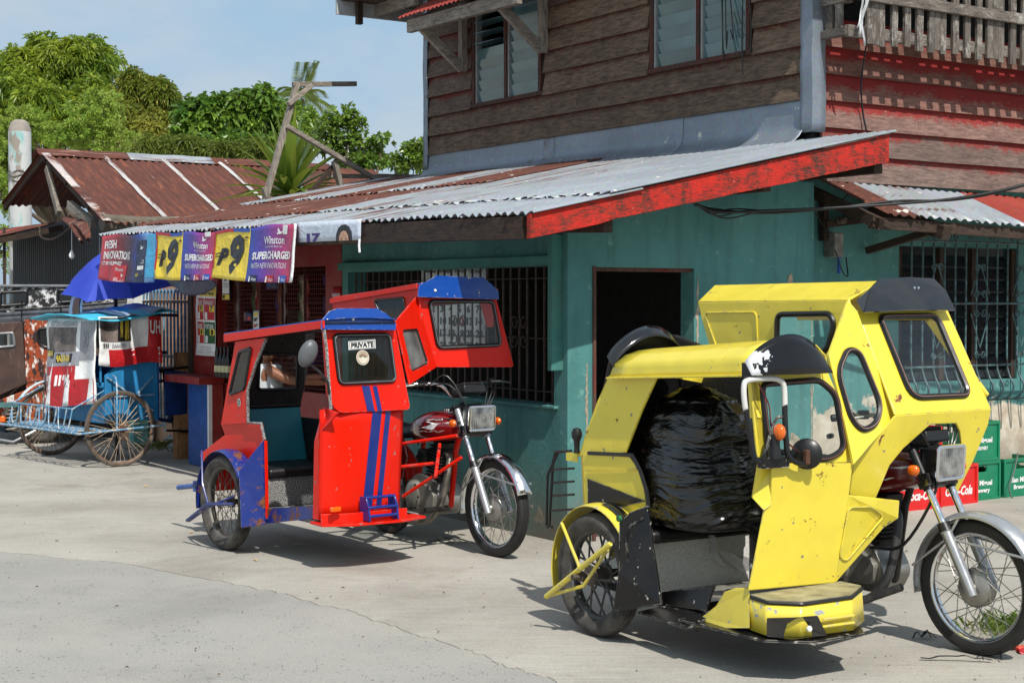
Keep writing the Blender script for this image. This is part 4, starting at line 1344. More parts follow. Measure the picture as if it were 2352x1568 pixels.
# ================================================================== left side: shack, gate, post, roof frame, trees
def shack():
    XG = -.13
    t = thing('rusty_shack', 'low shack with steep rusted corrugated gable roof and dark interior, behind the banners', 'shack', HF.world((1.5, 10.5, 0)), HF.ang)
    T = lambda x, y, z: (x - 1.5, y - 10.5, z)
    e = HF.on(235, 510, 1, 8.5); ap = HF.on(90, 350, 0, e.x); bk = HF.on(0, 470, 0, e.x)
    ye, ze, ya, za = e.y, e.z, ap.y, ap.z
    L = 3.95
    random.seed(31)
    x = 0.0; i = 0
    SHEET = galv('deep rust roof sheet', C(150, 120, 110), .99, sx=(5, .5, 1), white=.0, metal=0, rustdark=1)
    STRIP = galv('pale lap strip', C(206, 200, 196), .42, sx=(9, .6, 1), white=.5, metal=.1)
    def rz(y): return ze + (za - ze) * (y - ye) / (ya - ye)
    while x < L:
        wd = .80
        sh = corrugated(lambda s, q, h, x=x: T(XG + x + s, ye + q * (ya - ye), rz(ye + q * (ya - ye)) + h + .006 * (i % 2) + .008 * mnoise.noise(V((x + s, q * 2, 1)))), wd, 8, .0905, .0115, 6, .03)
        sh.build('roof_sheet', SHEET, t, smooth=60)
        if i in (1, 2, 3, 4):
            m = MB(); m.grid(lambda u, q: T(XG + x - .02 + u * .065 + .012 * mnoise.noise(V((q * 9, i, 2))), ye + q * (ya - ye), rz(ye + q * (ya - ye)) + .026 + .006 * math.sin(u * 3)), 3, 16); m.build('lap_strip', STRIP, t, solid=.002)
        x += wd - .04; i += 1
    # edge sheet of the gable, paint white with ragged rust border
    m = MB(); m.grid(lambda u, q: T(XG - .01 + u * .10 + .03 * mnoise.noise(V((q * 7, 1, 5))) * u, ye - .03 + q * (ya - ye + .03), rz(ye - .03 + q * (ya - ye + .03)) + .03), 3, 20)
    m.build('edge_strip', galv('white edge strip', C(206, 190, 184), .55, white=.5, metal=0), t, solid=.002)
    # far slope, going down the other side
    yb = bk.y
    for k in range(5):
        sh = corrugated(lambda s, q, h, k=k: T(XG + k * .78 + s, yb + q * (ya - yb), bk.z + (za - bk.z) * q + h), .8, 8, .0905, .0115, 4, .02)
        sh.build('roof_sheet', SHEET, t, smooth=60)
    # ridge cap sheets
    for k, (a, b, mt) in enumerate(((-.05, 1.1, ROOF_RUST), (1.05, 2.2, ROOF_MID), (2.15, 3.9, ROOF_RUST))):
        m = MB(); m.grid(lambda u, q: T(XG + a + (b - a) * u, ya - .16 + .32 * q, za + .05 + .012 * mnoise.noise(V((u * 4 + k, 1, 1))) - .10 * abs(q - .5) * 1.9), 12, 4); m.build('ridge_cap', mt, t, solid=.003, smooth=60)
    # rafters, purlins, crooked post under the gable
    m = MB(); m.bar(T(XG + .06, ye + .05, ze - .04), T(XG + .06, ya, za - .05), .04, .07); m.build('rafter', DARKW[1], t, smooth=0)
    m = MB(); m.bar(T(XG + .06, yb, bk.z - .04), T(XG + .06, ya, za - .05), .04, .07); m.build('rafter', DARKW[1], t, smooth=0)
    for q in (.25, .6, .95):
        y = ye + q * (ya - ye); m = MB(); m.bar(T(XG + .02, y, rz(y) - .05), T(L, y, rz(y) - .05), .04, .05); m.build('purlin', DARKW[0], t, smooth=0)
    p0 = HF.on(108, 385, 0, XG + .02); p1 = HF.on(135, 490, 0, XG + .02)
    m = MB(); m.bar(T(*p0), T(*p1), .05, .09); m.build('gable_post', OLDW[2], t, smooth=0, bevel=.006)
    q0 = HF.on(160, 470, 0, XG + .05); q1 = HF.on(215, 515, 0, XG + .05)
    m = MB(); m.bar(T(*q0), T(*q1), .07, .10); m.build('beam', OLDW[1], t, smooth=0, bevel=.006)
    # upright wall sheets of dark material, deep shade also put into the colour
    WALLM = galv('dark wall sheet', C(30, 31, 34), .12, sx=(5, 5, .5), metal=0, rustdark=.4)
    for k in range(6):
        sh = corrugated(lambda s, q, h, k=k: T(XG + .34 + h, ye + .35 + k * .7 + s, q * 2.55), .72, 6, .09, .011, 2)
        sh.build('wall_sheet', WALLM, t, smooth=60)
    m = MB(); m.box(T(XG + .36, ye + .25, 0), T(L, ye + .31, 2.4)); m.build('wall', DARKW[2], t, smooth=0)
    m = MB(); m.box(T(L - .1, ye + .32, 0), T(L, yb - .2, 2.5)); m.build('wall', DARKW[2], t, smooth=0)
    m = MB(); m.box(T(XG + .28, 9.4, .3), T(XG + .31, 9.44, 2.3)); m.build('pipe', ZINC, t, smooth=0)
    # torn sheet and log under the eave corner
    a = HF.on(235, 500, 1, ye + .04); b = HF.on(420, 505, 1, ye + .04)
    m = MB(); m.tube([T(*(a + V((.02, .08, -.05)))), T(*((a + b) / 2 + V((0, .08, -.06)))), T(*(b + V((0, .08, -.04))))], [.10, .09, .085], 10); m.build('log_beam', wood('barked log', C(70, 62, 52), C(150, 140, 122), 0, 1.5, white=.2), t, smooth=0)
    for (s, tt) in (((150, 490), (190, 545)), ((175, 500), (205, 540))):
        a = HF.on(*s, 0, XG - .08); b = HF.on(*tt, 0, XG - .14)
        m = MB(); m.grid(lambda u, q: T(*(a.lerp(b, q) + V((.04 * math.sin(u * 5 + q * 3), .10 * (u - .5), -.07 * u + .03 * math.sin(q * 4))))), 6, 6); m.build('torn_sheet', ROOF_RUST, t, solid=.003)
    m = MB(); c0 = HF.on(95, 545, 0, XG - .1); c1 = HF.on(125, 548, 0, XG - .1); c2 = HF.on(172, 515, 0, XG - .1)
    m.tube(smooth_path([T(*HF.on(90, 520, 0, XG - .1)), T(*c0), T(*c1), T(*c2)], 6), .012, 6); m.build('hanging_wire', IRON, t)
    bb = HF.on(165, 585, 0, XG - .1)
    m = MB(); m.tube([T(*(bb + V((0, 0, .35)))), T(*bb)], .004, 5); m.lathe([(.0, -.05), (.03, -.03), (.034, 0), (.015, .035), (.012, .05), (0, .05)], 12, Matrix.Translation(V(T(*bb)))); m.build('bare_bulb', P_WHITE, t)
    # low lean-to at its left
    a = HF.on(0, 500, 0, -.5); z0 = HF.on(40, 545, 0, -.95).z
    for k in range(4):
        y0 = 10.6 + k * .75
        sh = corrugated(lambda s, q, h: T(-.98 + q * 1.0, y0 + s, z0 + q * .26 + h), .8, 8, .0905, .0115, 4, .04)
        sh.build('roof_sheet', (SHEET, ROOF_RED, SHEET, SHEET)[k], t, smooth=60)
    for y in (10.62, 12.6):
        m = MB(); m.bar(T(-.95, y, z0 - .04), T(.1, y, z0 + .2), .05, .07); m.build('rafter', DARKW[0], t, smooth=0)
    m = MB(); m.box(T(-.72, 11.7, 0), T(-.64, 11.78, z0)); m.build('post', plain('faded blue post', C(104, 140, 150), .8, var=.25), t, smooth=0)
    m = MB(); m.box(T(-.60, 10.66, .0), T(-.56, 13.6, 1.45)); m.build('wall', plain('dark teal boards', C(36, 60, 66), .8, var=.3), t, smooth=0)
    for k in range(5):
        m = MB(); z = 1.5 + .0; y = 10.75 + k * .55; m.bar(T(-.56, y, 1.45), T(-.56, y, 2.45), .03, .03); m.build('upright', IRON, t, smooth=0)


shack()


def left_bits():
    # round topped concrete post with flaking white and mint paint
    D = 21.5
    a = WLD.on(45, 275, 1, D); b = WLD.on(20, 440, 1, D); c = WLD.on(71, 440, 1, D)
    r = (c.x - b.x) / 2
    PM = Mat('flaking white and mint paint')
    n = PM.noise(3.2, 8, .7, co=PM.map((1, 1, .45))); c0 = PM.mix(PM.step(PM.noise(2.3, 6, .6, co=PM.map((1, 1, .4))), .56, .62), C(196, 198, 196), C(140, 186, 182))
    PM.set(Base_Color=PM.mix(PM.step(n, .55, .58), c0, C(150, 142, 130)), Roughness=.9); PM.bump(n, .4, .02)
    t = thing('concrete_post', 'tall round topped concrete post with flaking white and mint paint, at the far left', 'post', (a.x, D, 0))
    m = MB(); m.lathe([(r * 1.02, 0), (r, a.z - .17)], 20, caps=False); m.build('shaft', PM, t)
    m = MB(); m.lathe([(r, a.z - .17), (r * .97, a.z - .13), (r * .78, a.z - .04), (r * .4, a.z - .004), (0, a.z)], 20, caps=False); m.build('cap', plain('bare grey concrete', C(150, 142, 132), .9), t)
    m = MB()
    for k in range(3):
        z = 3.22 + k * .06
        m.tube([((r + .012) * math.cos(i * .4), (r + .012) * math.sin(i * .4), z + .02 * math.sin(i * 2.0 + k)) for i in range(16)], .005, 5, closed=True)
    m.tube([(r, 0, 3.25), (r + .3, .1, 3.2), (r + 1.0, .4, 3.05)], .007, 5); m.build('wire_wrap', BLACK, t)
    # blue gate with arched top
    XG = .30
    y0 = 6.92; y1 = 8.42; zt = 1.70
    g = thing('iron_gate', 'blue iron bar gate with arched tops and rusty joints, between the price poster and umbrella', 'gate', HF.world((XG, (y0 + y1) / 2, 0)), HF.ang)
    T = lambda x, y, z: (x - XG, y - (y0 + y1) / 2, z)
    BL = Mat('weathered blue iron'); _n = BL.noise(22, 5); BL.set(Base_Color=BL.ramp(_n, [(.32, C(70, 50, 40)), (.44, C(84, 128, 152)), (.75, C(130, 172, 192))]), Roughness=.6)
    n = 15
    for z in (.30, .98, 1.56):
        m = MB(); m.bar(T(XG, y0 - .02, z), T(XG, y1 + .02, z), .018, .03); m.build('rail', IRON, g, smooth=0)
    me = MB().tube([(0, 0, .3), (0, 0, 1.56)], .0115, 6).mesh('bar', BL)
    ar = MB().tube([(0, -.05 * math.cos(a_), 1.58 + .11 * math.sin(a_)) for a_ in [k * math.pi / 8 for k in range(9)]], .010, 6).mesh('arch', BL)
    for i in range(n + 1):
        o = bpy.data.objects.new('bar', me); COL.objects.link(o); o.parent = g; o.location = (0, -(y1 - y0) / 2 + i * (y1 - y0) / n, 0)
        if i < n:
            o = bpy.data.objects.new('arch', ar); COL.objects.link(o); o.parent = g; o.location = (0, -(y1 - y0) / 2 + (i + .5) * (y1 - y0) / n, 0)
    # peach wall behind and beside it
    PEACH = Mat('peach wall paint')
    n_ = PEACH.noise(2.4, 7, .65); pc = PEACH.ramp(n_, [(.3, C(206, 150, 116)), (.7, C(232, 184, 150))])
    PEACH.set(Base_Color=PEACH.mix(PEACH.step(PEACH.noise(3, 8, .7), .60, .63), pc, C(150, 190, 184)), Roughness=.9)
    m = MB(); m.box((-.04, -1.6, 0), (.04, 1.4, 1.92))
    pw = m.build('garden_wall', PEACH, smooth=0, loc=HF.world((.52, 8.0, 0)), rot=(0, 0, HF.ang)); tag(pw, 'peach painted wall behind the blue bar gate', 'wall')
    p = thing('gate_pillar', 'short wall pier painted peach, white and flaking mint, left of the blue gate', 'pillar', HF.world((XG, 8.72, 0)), HF.ang)
    m = MB(); m.box((-.1, -.10, 0), (.1, .26, 1.50)); m.build('shaft', PEACH, p, smooth=0, bevel=.01)
    m = MB(); m.box((-.13, -.13, 1.501), (.13, .29, 1.66)); m.build('cap', PM, p, smooth=0, bevel=.01)
    m = MB(); m.box((-.106, -.26, 0), (.06, -.101, 1.45)); m.build('mint_strip', plain('flaking mint paint', C(120, 190, 180), .9, var=.3, vscale=14), p, smooth=0)
    PLY = wood('orange plywood', C(100, 66, 40), C(190, 140, 92), 2, .8, grime=.3)
    m = MB(); m.box((-.02, -.42, 0), (.02, .42, 1.45)); o = m.build('plywood_sheet', PLY, smooth=0, loc=HF.world((.43, 7.1, 0)), rot=(0, .03, HF.ang)); tag(o, 'stained plywood sheet leaning behind the right end of the blue gate', 'plywood sheet')
    m = MB(); m.bar((0, 0, .0), (0.02, .0, 1.06), .12, .20); o = m.build('timber_post', PLY, smooth=0, bevel=.008, loc=HF.world((.02, 6.56, 0)), rot=(0, 0, HF.ang)); tag(o, 'rough orange brown timber post right of the blue gate', 'post')
    # timber frame left standing on the roof edge
    YP = 6.80
    q = lambda x, y, d=0: HF.on(x, y, 1, YP + d)
    base = q(600, 478)
    f = thing('timber_scaffold', 'crooked grey timber frame with leaning post and braces, standing on the lean-to roof edge', 'timber frame', HF.world(base), HF.ang)
    T = lambda p: p - base
    for nm, a, b, w_, h_, ax in (('leaning_post', (603, 480), (682, 192), .05, .075, 2), ('top_arm', (672, 194), (818, 193), .05, .045, 0), ('knee_brace', (662, 240), (716, 196), .045, .06, 0), ('long_brace', (658, 290), (897, 432), .045, .075, 0),
                                 ('short_post', (606, 430), (620, 474), .05, .06, 2), ('stub_post', (768, 370), (792, 468), .05, .075, 2), ('prop', (774, 372), (690, 470), .045, .06, 2), ('sole_plate', (590, 482), (800, 452), .07, .07, 0), ('sole_plate', (794, 456), (930, 442), .07, .10, 0), ('rail', (757, 404), (900, 406), .045, .07, 0), ('rail', (868, 404), (1052, 409), .045, .065, 0)):
        d = {'knee_brace': -.05, 'long_brace': -.05, 'prop': .05, 'rail': .08, 'short_post': -.03}.get(nm, 0)
        m = MB(); m.bar(T(q(*a, d)), T(q(*b, d)), w_, h_, (0, 1, 0)); m.build(nm, OLDW[ax] if nm != 'prop' else DARKW[2], f, smooth=0, bevel=.004)
    # grey zinc roof of the house behind
    t = thing('back_house', 'low house behind with pale zinc roof, seen through the timber frame', 'house', HF.world((4.2, 9.2, 0)), HF.ang)
    a = HF.on(760, 452, 0, 2.6) - V((4.2, 9.2, 0))
    m = MB(); m.panel([(-1.6, -2.2, 2.55), (1.6, -2.2, 2.75), (1.6, 2.2, 2.80), (-1.6, 2.2, 2.62)], (), (0, 0, .03)); m.build('roof', ROOF_NEW, t, smooth=0)
    m = MB(); m.box((-1.4, -2.0, 0), (1.4, 2.0, 2.52)); m.build('wall', plain('grey block wall', C(150, 144, 134), .9), t, smooth=0)
    p = WLD.on(791, 352, 1, 26)
    s = thing('small_sign', 'small plain white board on a thin pole, beyond the timber frame', 'sign', (p.x, 26, 0))
    m = MB(); m.tube([(0, .02, 0), (0, .02, p.z)], .02, 6); m.build('pole', GREYPL, s)
    m = MB(); m.box((-.11, -.01, p.z - .13), (.11, .0, p.z + .13)); m.build('board', WHITEP, s, smooth=0)


left_bits()


# ------------------------------------------------------------------ vegetation
def leaf_mat(name, dark, light, young, trans=.35, rough=.45, spec=.4, yshare=.1):
    m = Mat(name, rough=rough)
    geo = m.nt.nodes.new('ShaderNodeNewGeometry')
    r = geo.outputs['Random Per Island']
    n = m.noise(.55, 3)
    c = m.ramp(r, [(0, dark), (.72, light), (1 - yshare, light), (1, young)])
    c = m.mix(m.math('MULTIPLY', m.step(n, .42, .68), .5), c, young)
    m.set(Base_Color=c)
    m.b.inputs['Specular IOR Level'].default_value = spec
    tr = m.nt.nodes.new('ShaderNodeBsdfTranslucent'); mx = m.nt.nodes.new('ShaderNodeMixShader')
    mx.inputs[0].default_value = trans
    lc = m.mix(.5, c, young)
    m.nt.links.new(lc, tr.inputs['Color'])
    out = m.nt.nodes['Material Output']
    m.nt.links.new(m.b.outputs[0], mx.inputs[1]); m.nt.links.new(tr.outputs[0], mx.inputs[2]); m.nt.links.new(mx.outputs[0], out.inputs['Surface'])
    return m


def add_leaf(mb, p, d, L, W, up, fold=.25, droop=.3):
    d = d.normalized()
    s = d.cross(up)
    s = s.normalized() if s.length > 1e-4 else V((1, 0, 0))
    u = s.cross(d)
    k = len(mb.v)
    mid = p + d * L * .5 - V((0, 0, 1)) * L * droop * .12
    tip = p + d * L - V((0, 0, 1)) * L * droop * .5
    mb.v += [tuple(p), tuple(mid + s * W * .5 + u * W * fold), tuple(tip), tuple(mid - s * W * .5 + u * W * fold)]
    mb.f += [(k, k + 1, k + 2), (k, k + 2, k + 3)]
    mb.mi += [0, 0]


def rdir(zlo=-1):
    while True:
        v = V((rnd(-1, 1), rnd(-1, 1), rnd(-1, 1)))
        if .05 < v.length < 1 and v.normalized().z >= zlo: return v.normalized()


def tree(name, label, base, blobs, leafm, barkm, n, L, W, whorl=8, droop=.8, trunk_r=.2, inner=.35, group='trees beyond the rooftops', spread=.55, cat='tree', twig=False):
    t = thing(name, label, cat, base, 0, group)
    B = V(base)
    mb = MB()
    rs = random.Random(len(blobs) * 7 + n)
    extra = []
    for c, r in blobs:
        for _ in range(7):
            d = V((rs.uniform(-1, 1), rs.uniform(-1, .4), rs.uniform(-.4, 1))).normalized(); k = rs.uniform(.26, .44)
            extra.append((tuple(V(c) + V((d.x * r[0], d.y * r[1], d.z * r[2])) * .82), (r[0] * k, r[1] * k, r[2] * k)))
    main = blobs
    blobs = [(c, (r[0] * .88, r[1] * .88, r[2] * .88)) for c, r in blobs] + extra
    tot = sum(r[0] * r[2] for _, r in blobs)
    for c, r in blobs:
        c = V(c) - B
        k = int(n * r[0] * r[2] / tot / whorl)
        for _ in range(k):
            dd = rdir(-.75)
            rad = rnd(.80, 1.06) if rnd(0, 1) > inner else rnd(.35, .8)
            rad *= 1 + .22 * mnoise.noise(V((dd.x * 2.2 + c.x, dd.y * 2.2 + c.y, dd.z * 2.2 + c.z)))
            p = c + V((dd.x * r[0], dd.y * r[1], dd.z * r[2])) * rad
            ax = (dd + V((0, 0, .35)) + rdir() * .35).normalized()
            for j in range(whorl):
                q = (ax * spread + rdir()).normalized()
                add_leaf(mb, p + q * L * .15, q, L * rnd(.75, 1.15), W * rnd(.8, 1.15), ax, .2, droop)
    mb.build('crown', leafm, t, smooth=0, recalc=False)
    tr = MB()
    blobs = main
    cz = sum((V(c) - B).z for c, r in blobs) / len(blobs)
    fork = V((0, 0, max(.8, cz * .45)))
    tr.tube(smooth_path([(0, 0, 0), (.05, 0, fork.z * .5), tuple(fork)], 3), [trunk_r * (1.15 - .3 * i / 6) for i in range(7)], 9)
    for c, r in blobs:
        e = V(c) - B
        md = fork.lerp(e, .5) + V((rnd(-.2, .2), rnd(-.2, .2), .25))
        pth = smooth_path([fork, md, e], 4)
        tr.tube(pth, [trunk_r * (.6 - .5 * i / (len(pth) - 1)) for i in range(len(pth))], 6)
        for _ in range(5):
            dd = rdir(-.3); q = e + V((dd.x * r[0], dd.y * r[1], dd.z * r[2])) * .9
            tr.tube([e, e.lerp(q, .5) + V((0, 0, .06 * r[0])), q], [trunk_r * .12, trunk_r * .08, trunk_r * .03], 5)
    tr.build('trunk', barkm, t)
    return t


BARK = wood('tree bark', C(60, 48, 38), C(120, 104, 86), 2, .6, white=.1)
random.seed(77)


def at(x, y, D): return WLD.on(x, y, 1, D)


def bl(x, y, rx, ry, D, dd=0):
    k = (D + dd) / 3576
    c = at(x, y, D + dd)
    return (tuple(c), (rx * k, (rx + ry) * .5 * k, ry * k))


def trees():
    D = 46
    lm = leaf_mat('mango leaf', C(52, 84, 26), C(114, 148, 46), C(186, 194, 70), .4, .42, .45, .2)
    b = at(150, 700, D)
    tree('mango_tree', 'tallest dense domed mango tree rising over the rusty shack ridge', (b.x, D, 0),
         [bl(60, 200, 80, 80, D), bl(150, 165, 90, 75, D), bl(205, 185, 75, 90, D, 1), bl(110, 130, 60, 45, D), bl(215, 140, 52, 45, D), bl(20, 260, 75, 110, D, -1), bl(120, 280, 100, 90, D, -1.5), bl(225, 280, 80, 90, D, -1), bl(30, 400, 80, 90, D)],
         lm, BARK, 46000, .24, .062, 9, 1.0, .45)
    lm2 = leaf_mat('olive mango leaf', C(52, 76, 26), C(106, 132, 44), C(184, 172, 76), .35, .45, .4, .08)
    b = at(335, 700, D - 4)
    tree('mango_tree', 'darker olive mango tree with reddish young leaves, right of the tallest tree', (b.x, D - 4, 0),
         [bl(315, 230, 62, 62, D - 4), bl(360, 240, 52, 60, D - 4), bl(340, 310, 70, 70, D - 4, -1), bl(290, 300, 60, 70, D - 4), bl(400, 310, 40, 60, D - 4), bl(350, 205, 35, 30, D - 4)],
         lm2, BARK, 24000, .22, .058, 9, 1.0, .35)
    fm = leaf_mat('feathery pale leaf', C(74, 118, 32), C(132, 172, 56), C(200, 206, 110), .5, .5, .3, .15)
    D2 = 34
    b = at(200, 700, D2)
    tree('feathery_tree', 'light green feathery tree with cream blossom, in front of the tallest dome', (b.x, D2, 0),
         [bl(215, 290, 75, 55, D2), bl(60, 290, 60, 45, D2), bl(150, 320, 80, 40, D2), bl(270, 330, 60, 40, D2), bl(240, 235, 45, 30, D2), bl(20, 330, 50, 60, D2), bl(-10, 450, 60, 80, D2), bl(-5, 580, 50, 70, D2)],
         fm, BARK, 22000, .085, .035, 14, .5, .16, inner=.5, spread=.25)
    gm = leaf_mat('glossy broad leaf', C(36, 68, 24), C(76, 116, 42), C(164, 190, 76), .3, .34, .45, .14)
    D3 = 25
    b = at(560, 700, D3)
    tree('broadleaf_tree', 'dark glossy broad leaved tree behind the rusty roof ridge', (b.x, D3, 0),
         [bl(490, 290, 62, 60, D3), bl(455, 320, 50, 45, D3), bl(560, 270, 60, 50, D3), bl(600, 240, 40, 40, D3), bl(640, 280, 60, 55, D3, .5), bl(500, 250, 35, 30, D3), bl(430, 260, 26, 36, D3), bl(690, 300, 45, 45, D3), bl(560, 345, 110, 40, D3, -1)],
         gm, BARK, 9000, .15, .085, 6, .9, .2, inner=.3)
    um = leaf_mat('willowy undergrowth leaf', C(54, 76, 30), C(96, 116, 48), C(150, 160, 70), .35, .5, .35, .1)
    D4 = 24
    b = at(520, 700, D4 - 1)
    tree('narrow_leaf_shrub', 'band of narrow leaved olive shrubs just above the rusty ridge', (b.x, D4 - 1, 0),
         [bl(420, 345, 60, 28, D4 - 1), bl(500, 352, 60, 26, D4 - 1), bl(590, 352, 60, 26, D4 - 1), bl(360, 340, 50, 26, D4 - 1), bl(660, 360, 50, 30, D4 - 1)], um, BARK, 7000, .11, .022, 8, .9, .1, cat='shrub', group='shrubs beyond the rooftops')
    am = leaf_mat('almond tree leaf', C(44, 76, 28), C(88, 132, 48), C(156, 172, 70), .35, .35, .5, .06)
    D5 = 24
    b = at(800, 700, D5)
    tree('almond_tree', 'open branched almond tree with rounded leaves and sky gaps, left of the wooden house', (b.x, D5, 0),
         [bl(760, 290, 30, 34, D5), bl(800, 268, 22, 28, D5), bl(822, 290, 18, 22, D5), bl(745, 330, 40, 40, D5), bl(800, 330, 26, 26, D5), bl(840, 345, 30, 24, D5), bl(880, 325, 24, 16, D5), bl(815, 375, 45, 28, D5), bl(860, 370, 30, 18, D5)],
         am, BARK, 2600, .105, .062, 6, .3, .09, inner=.5, spread=.7)
    b = at(940, 700, D5 + 5)
    tree('almond_tree', 'small almond tree with one orange leaf tuft, beside the house edge', (b.x, D5 + 5, 0),
         [bl(905, 375, 28, 18, D5 + 5), bl(940, 360, 30, 26, D5 + 5), bl(975, 350, 30, 28, D5 + 5), bl(950, 390, 40, 18, D5 + 5)], am, BARK, 1500, .12, .07, 6, .3, .09, inner=.5, spread=.7)
    # coconut palm far off
    D6 = 105
    c = at(693, 222, D6)
    t = thing('coconut_palm', 'far coconut palm with drooping fronds above the broad leaved tree', 'palm tree', (c.x, D6, 0))
    m = MB(); m.tube(smooth_path([(-.8, 0, 0), (-.3, 0, c.z * .5), (0, 0, c.z - .2)], 6), [.22 - .006 * i for i in range(13)], 9); m.build('trunk', BARK, t)
    PM = leaf_mat('palm leaflet', C(60, 88, 40), C(112, 136, 60), C(176, 180, 104), .4, .4, .5, .15)
    random.seed(12)
    for i in range(20):
        az = i * 2.399 + .3; el = (1.25, .9, .5, .15, -.3)[i % 5] + rnd(-.1, .1)
        d = V((math.cos(az) * math.cos(el), math.sin(az) * math.cos(el), math.sin(el)))
        Lf = rnd(3.0, 3.7)
        mb = MB(); pts = []
        for k in range(15):
            s = k / 14
            pts.append(V((0, 0, c.z)) + d * Lf * s + V((0, 0, -1)) * (2.3 * s * s * (1 if el < 1 else .4)))
        mb.tube(pts, [.035 * (1 - .8 * k / 14) for k in range(15)], 4)
        side = d.cross(V((0, 0, 1))).normalized()
        for k in range(2, 28):
            s = k / 28
            p = pts[int(s * 14)].lerp(pts[min(14, int(s * 14) + 1)], s * 14 % 1)
            for sg in (-1, 1):
                q = (side * sg + d * .7 + V((0, 0, -.35))).normalized()
                add_leaf(mb, p, q, .85 * (1 - .55 * abs(s - .4)), .07, V((0, 0, 1)), .1, .6)
        mb.build('frond', PM, t, smooth=0, recalc=False)
    # strap leaved plant behind the lean-to
    YD = 7.55
    c = HF.on(666, 462, 1, YD)
    t = thing('strap_leaf_plant', 'large strap leaved green plant sprouting behind the lean-to roof edge', 'plant', HF.world((c.x, c.y, 0)), HF.ang)
    SM = leaf_mat('strap leaf', C(48, 84, 24), C(96, 132, 44), C(196, 196, 84), .3, .3, .6, .08)
    m = MB(); m.tube([(0, 0, 0), (.03, 0, c.z * .6), (0, 0, c.z)], [.07, .055, .05], 9); m.build('stem', BARK, t)
    random.seed(40)
    for i in range(60):
        az = i * 2.399; q = i / 60
        el = 1.40 - 1.35 * q + rnd(-.08, .08)
        Lf = rnd(.78, 1.02)
        d = V((math.cos(az) * math.cos(el), math.sin(az) * math.cos(el), math.sin(el)))
        s = d.cross(V((0, 0, 1))).normalized()
        b0 = V((0, 0, c.z + .16 * (1 - q)))
        mb = MB()
        def lf(u, v):
            wd = .055 * min(1, (v * 5 + .35)) * (1 - max(0, v - .45) / .56) ** .8 * 1.6
            p = b0 + d * Lf * v + V((0, 0, -1)) * (.28 * v * v * math.cos(el))
            return p + s * wd * (u - .5) * 1.1 + V((0, 0, 1)) * abs(u - .5) * wd * .5
        mb.grid(lf, 4, 9)
        mb.build('leaf', SM, t, smooth=60, recalc=False)


trees()
# ================================================================== vehicle parts shared by the tricycles
FENDER_SILVER = plain('silver painted steel', C(170, 172, 174), .32, metal=.6, var=.08, bump=.02)
SPOKE = plain('dull spoke steel', C(150, 148, 142), .4, metal=.7)
SPOKE_D = plain('rusty spoke steel', C(92, 84, 76), .6, metal=.3, var=.3)
CLEARLENS = Mat('clear ribbed lens', base=(.9, .92, .93, 1), rough=.12, **{'Coat Weight': 1.0})
_x = CLEARLENS.sep()[1]
_w = CLEARLENS.math('SINE', CLEARLENS.math('MULTIPLY', _x, 420.0))
CLEARLENS.set(Base_Color=CLEARLENS.ramp(CLEARLENS.noise(18, 3), [(.3, C(96, 100, 104)), (.65, C(196, 198, 200))]), Metallic=.9)
CLEARLENS.bump(_w, .25, .004)
SPECK = Mat('black and white speckled coating', rough=.75)
_n = SPECK.noise(150, 3, .7)
SPECK.set(Base_Color=SPECK.ramp(_n, [(.42, C(40, 40, 42)), (.50, C(120, 120, 118)), (.60, C(176, 174, 168))]))
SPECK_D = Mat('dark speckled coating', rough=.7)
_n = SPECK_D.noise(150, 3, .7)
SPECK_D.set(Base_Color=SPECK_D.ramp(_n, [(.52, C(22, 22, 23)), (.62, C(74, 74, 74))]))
GASKET = plain('black window rubber', C(20, 20, 21), .38, var=.2)


def window(parent, loop, r=.016, pane=None, name='window'):
    loop = [V(p) for p in loop]
    m = MB(); m.tube(loop, r, 8, closed=True)
    g = m.build(name, GASKET, parent)
    m = MB(); m.panel(inset(loop, r * .3)); m.build('pane', pane or PANE, g, smooth=0, recalc=False)
    return g


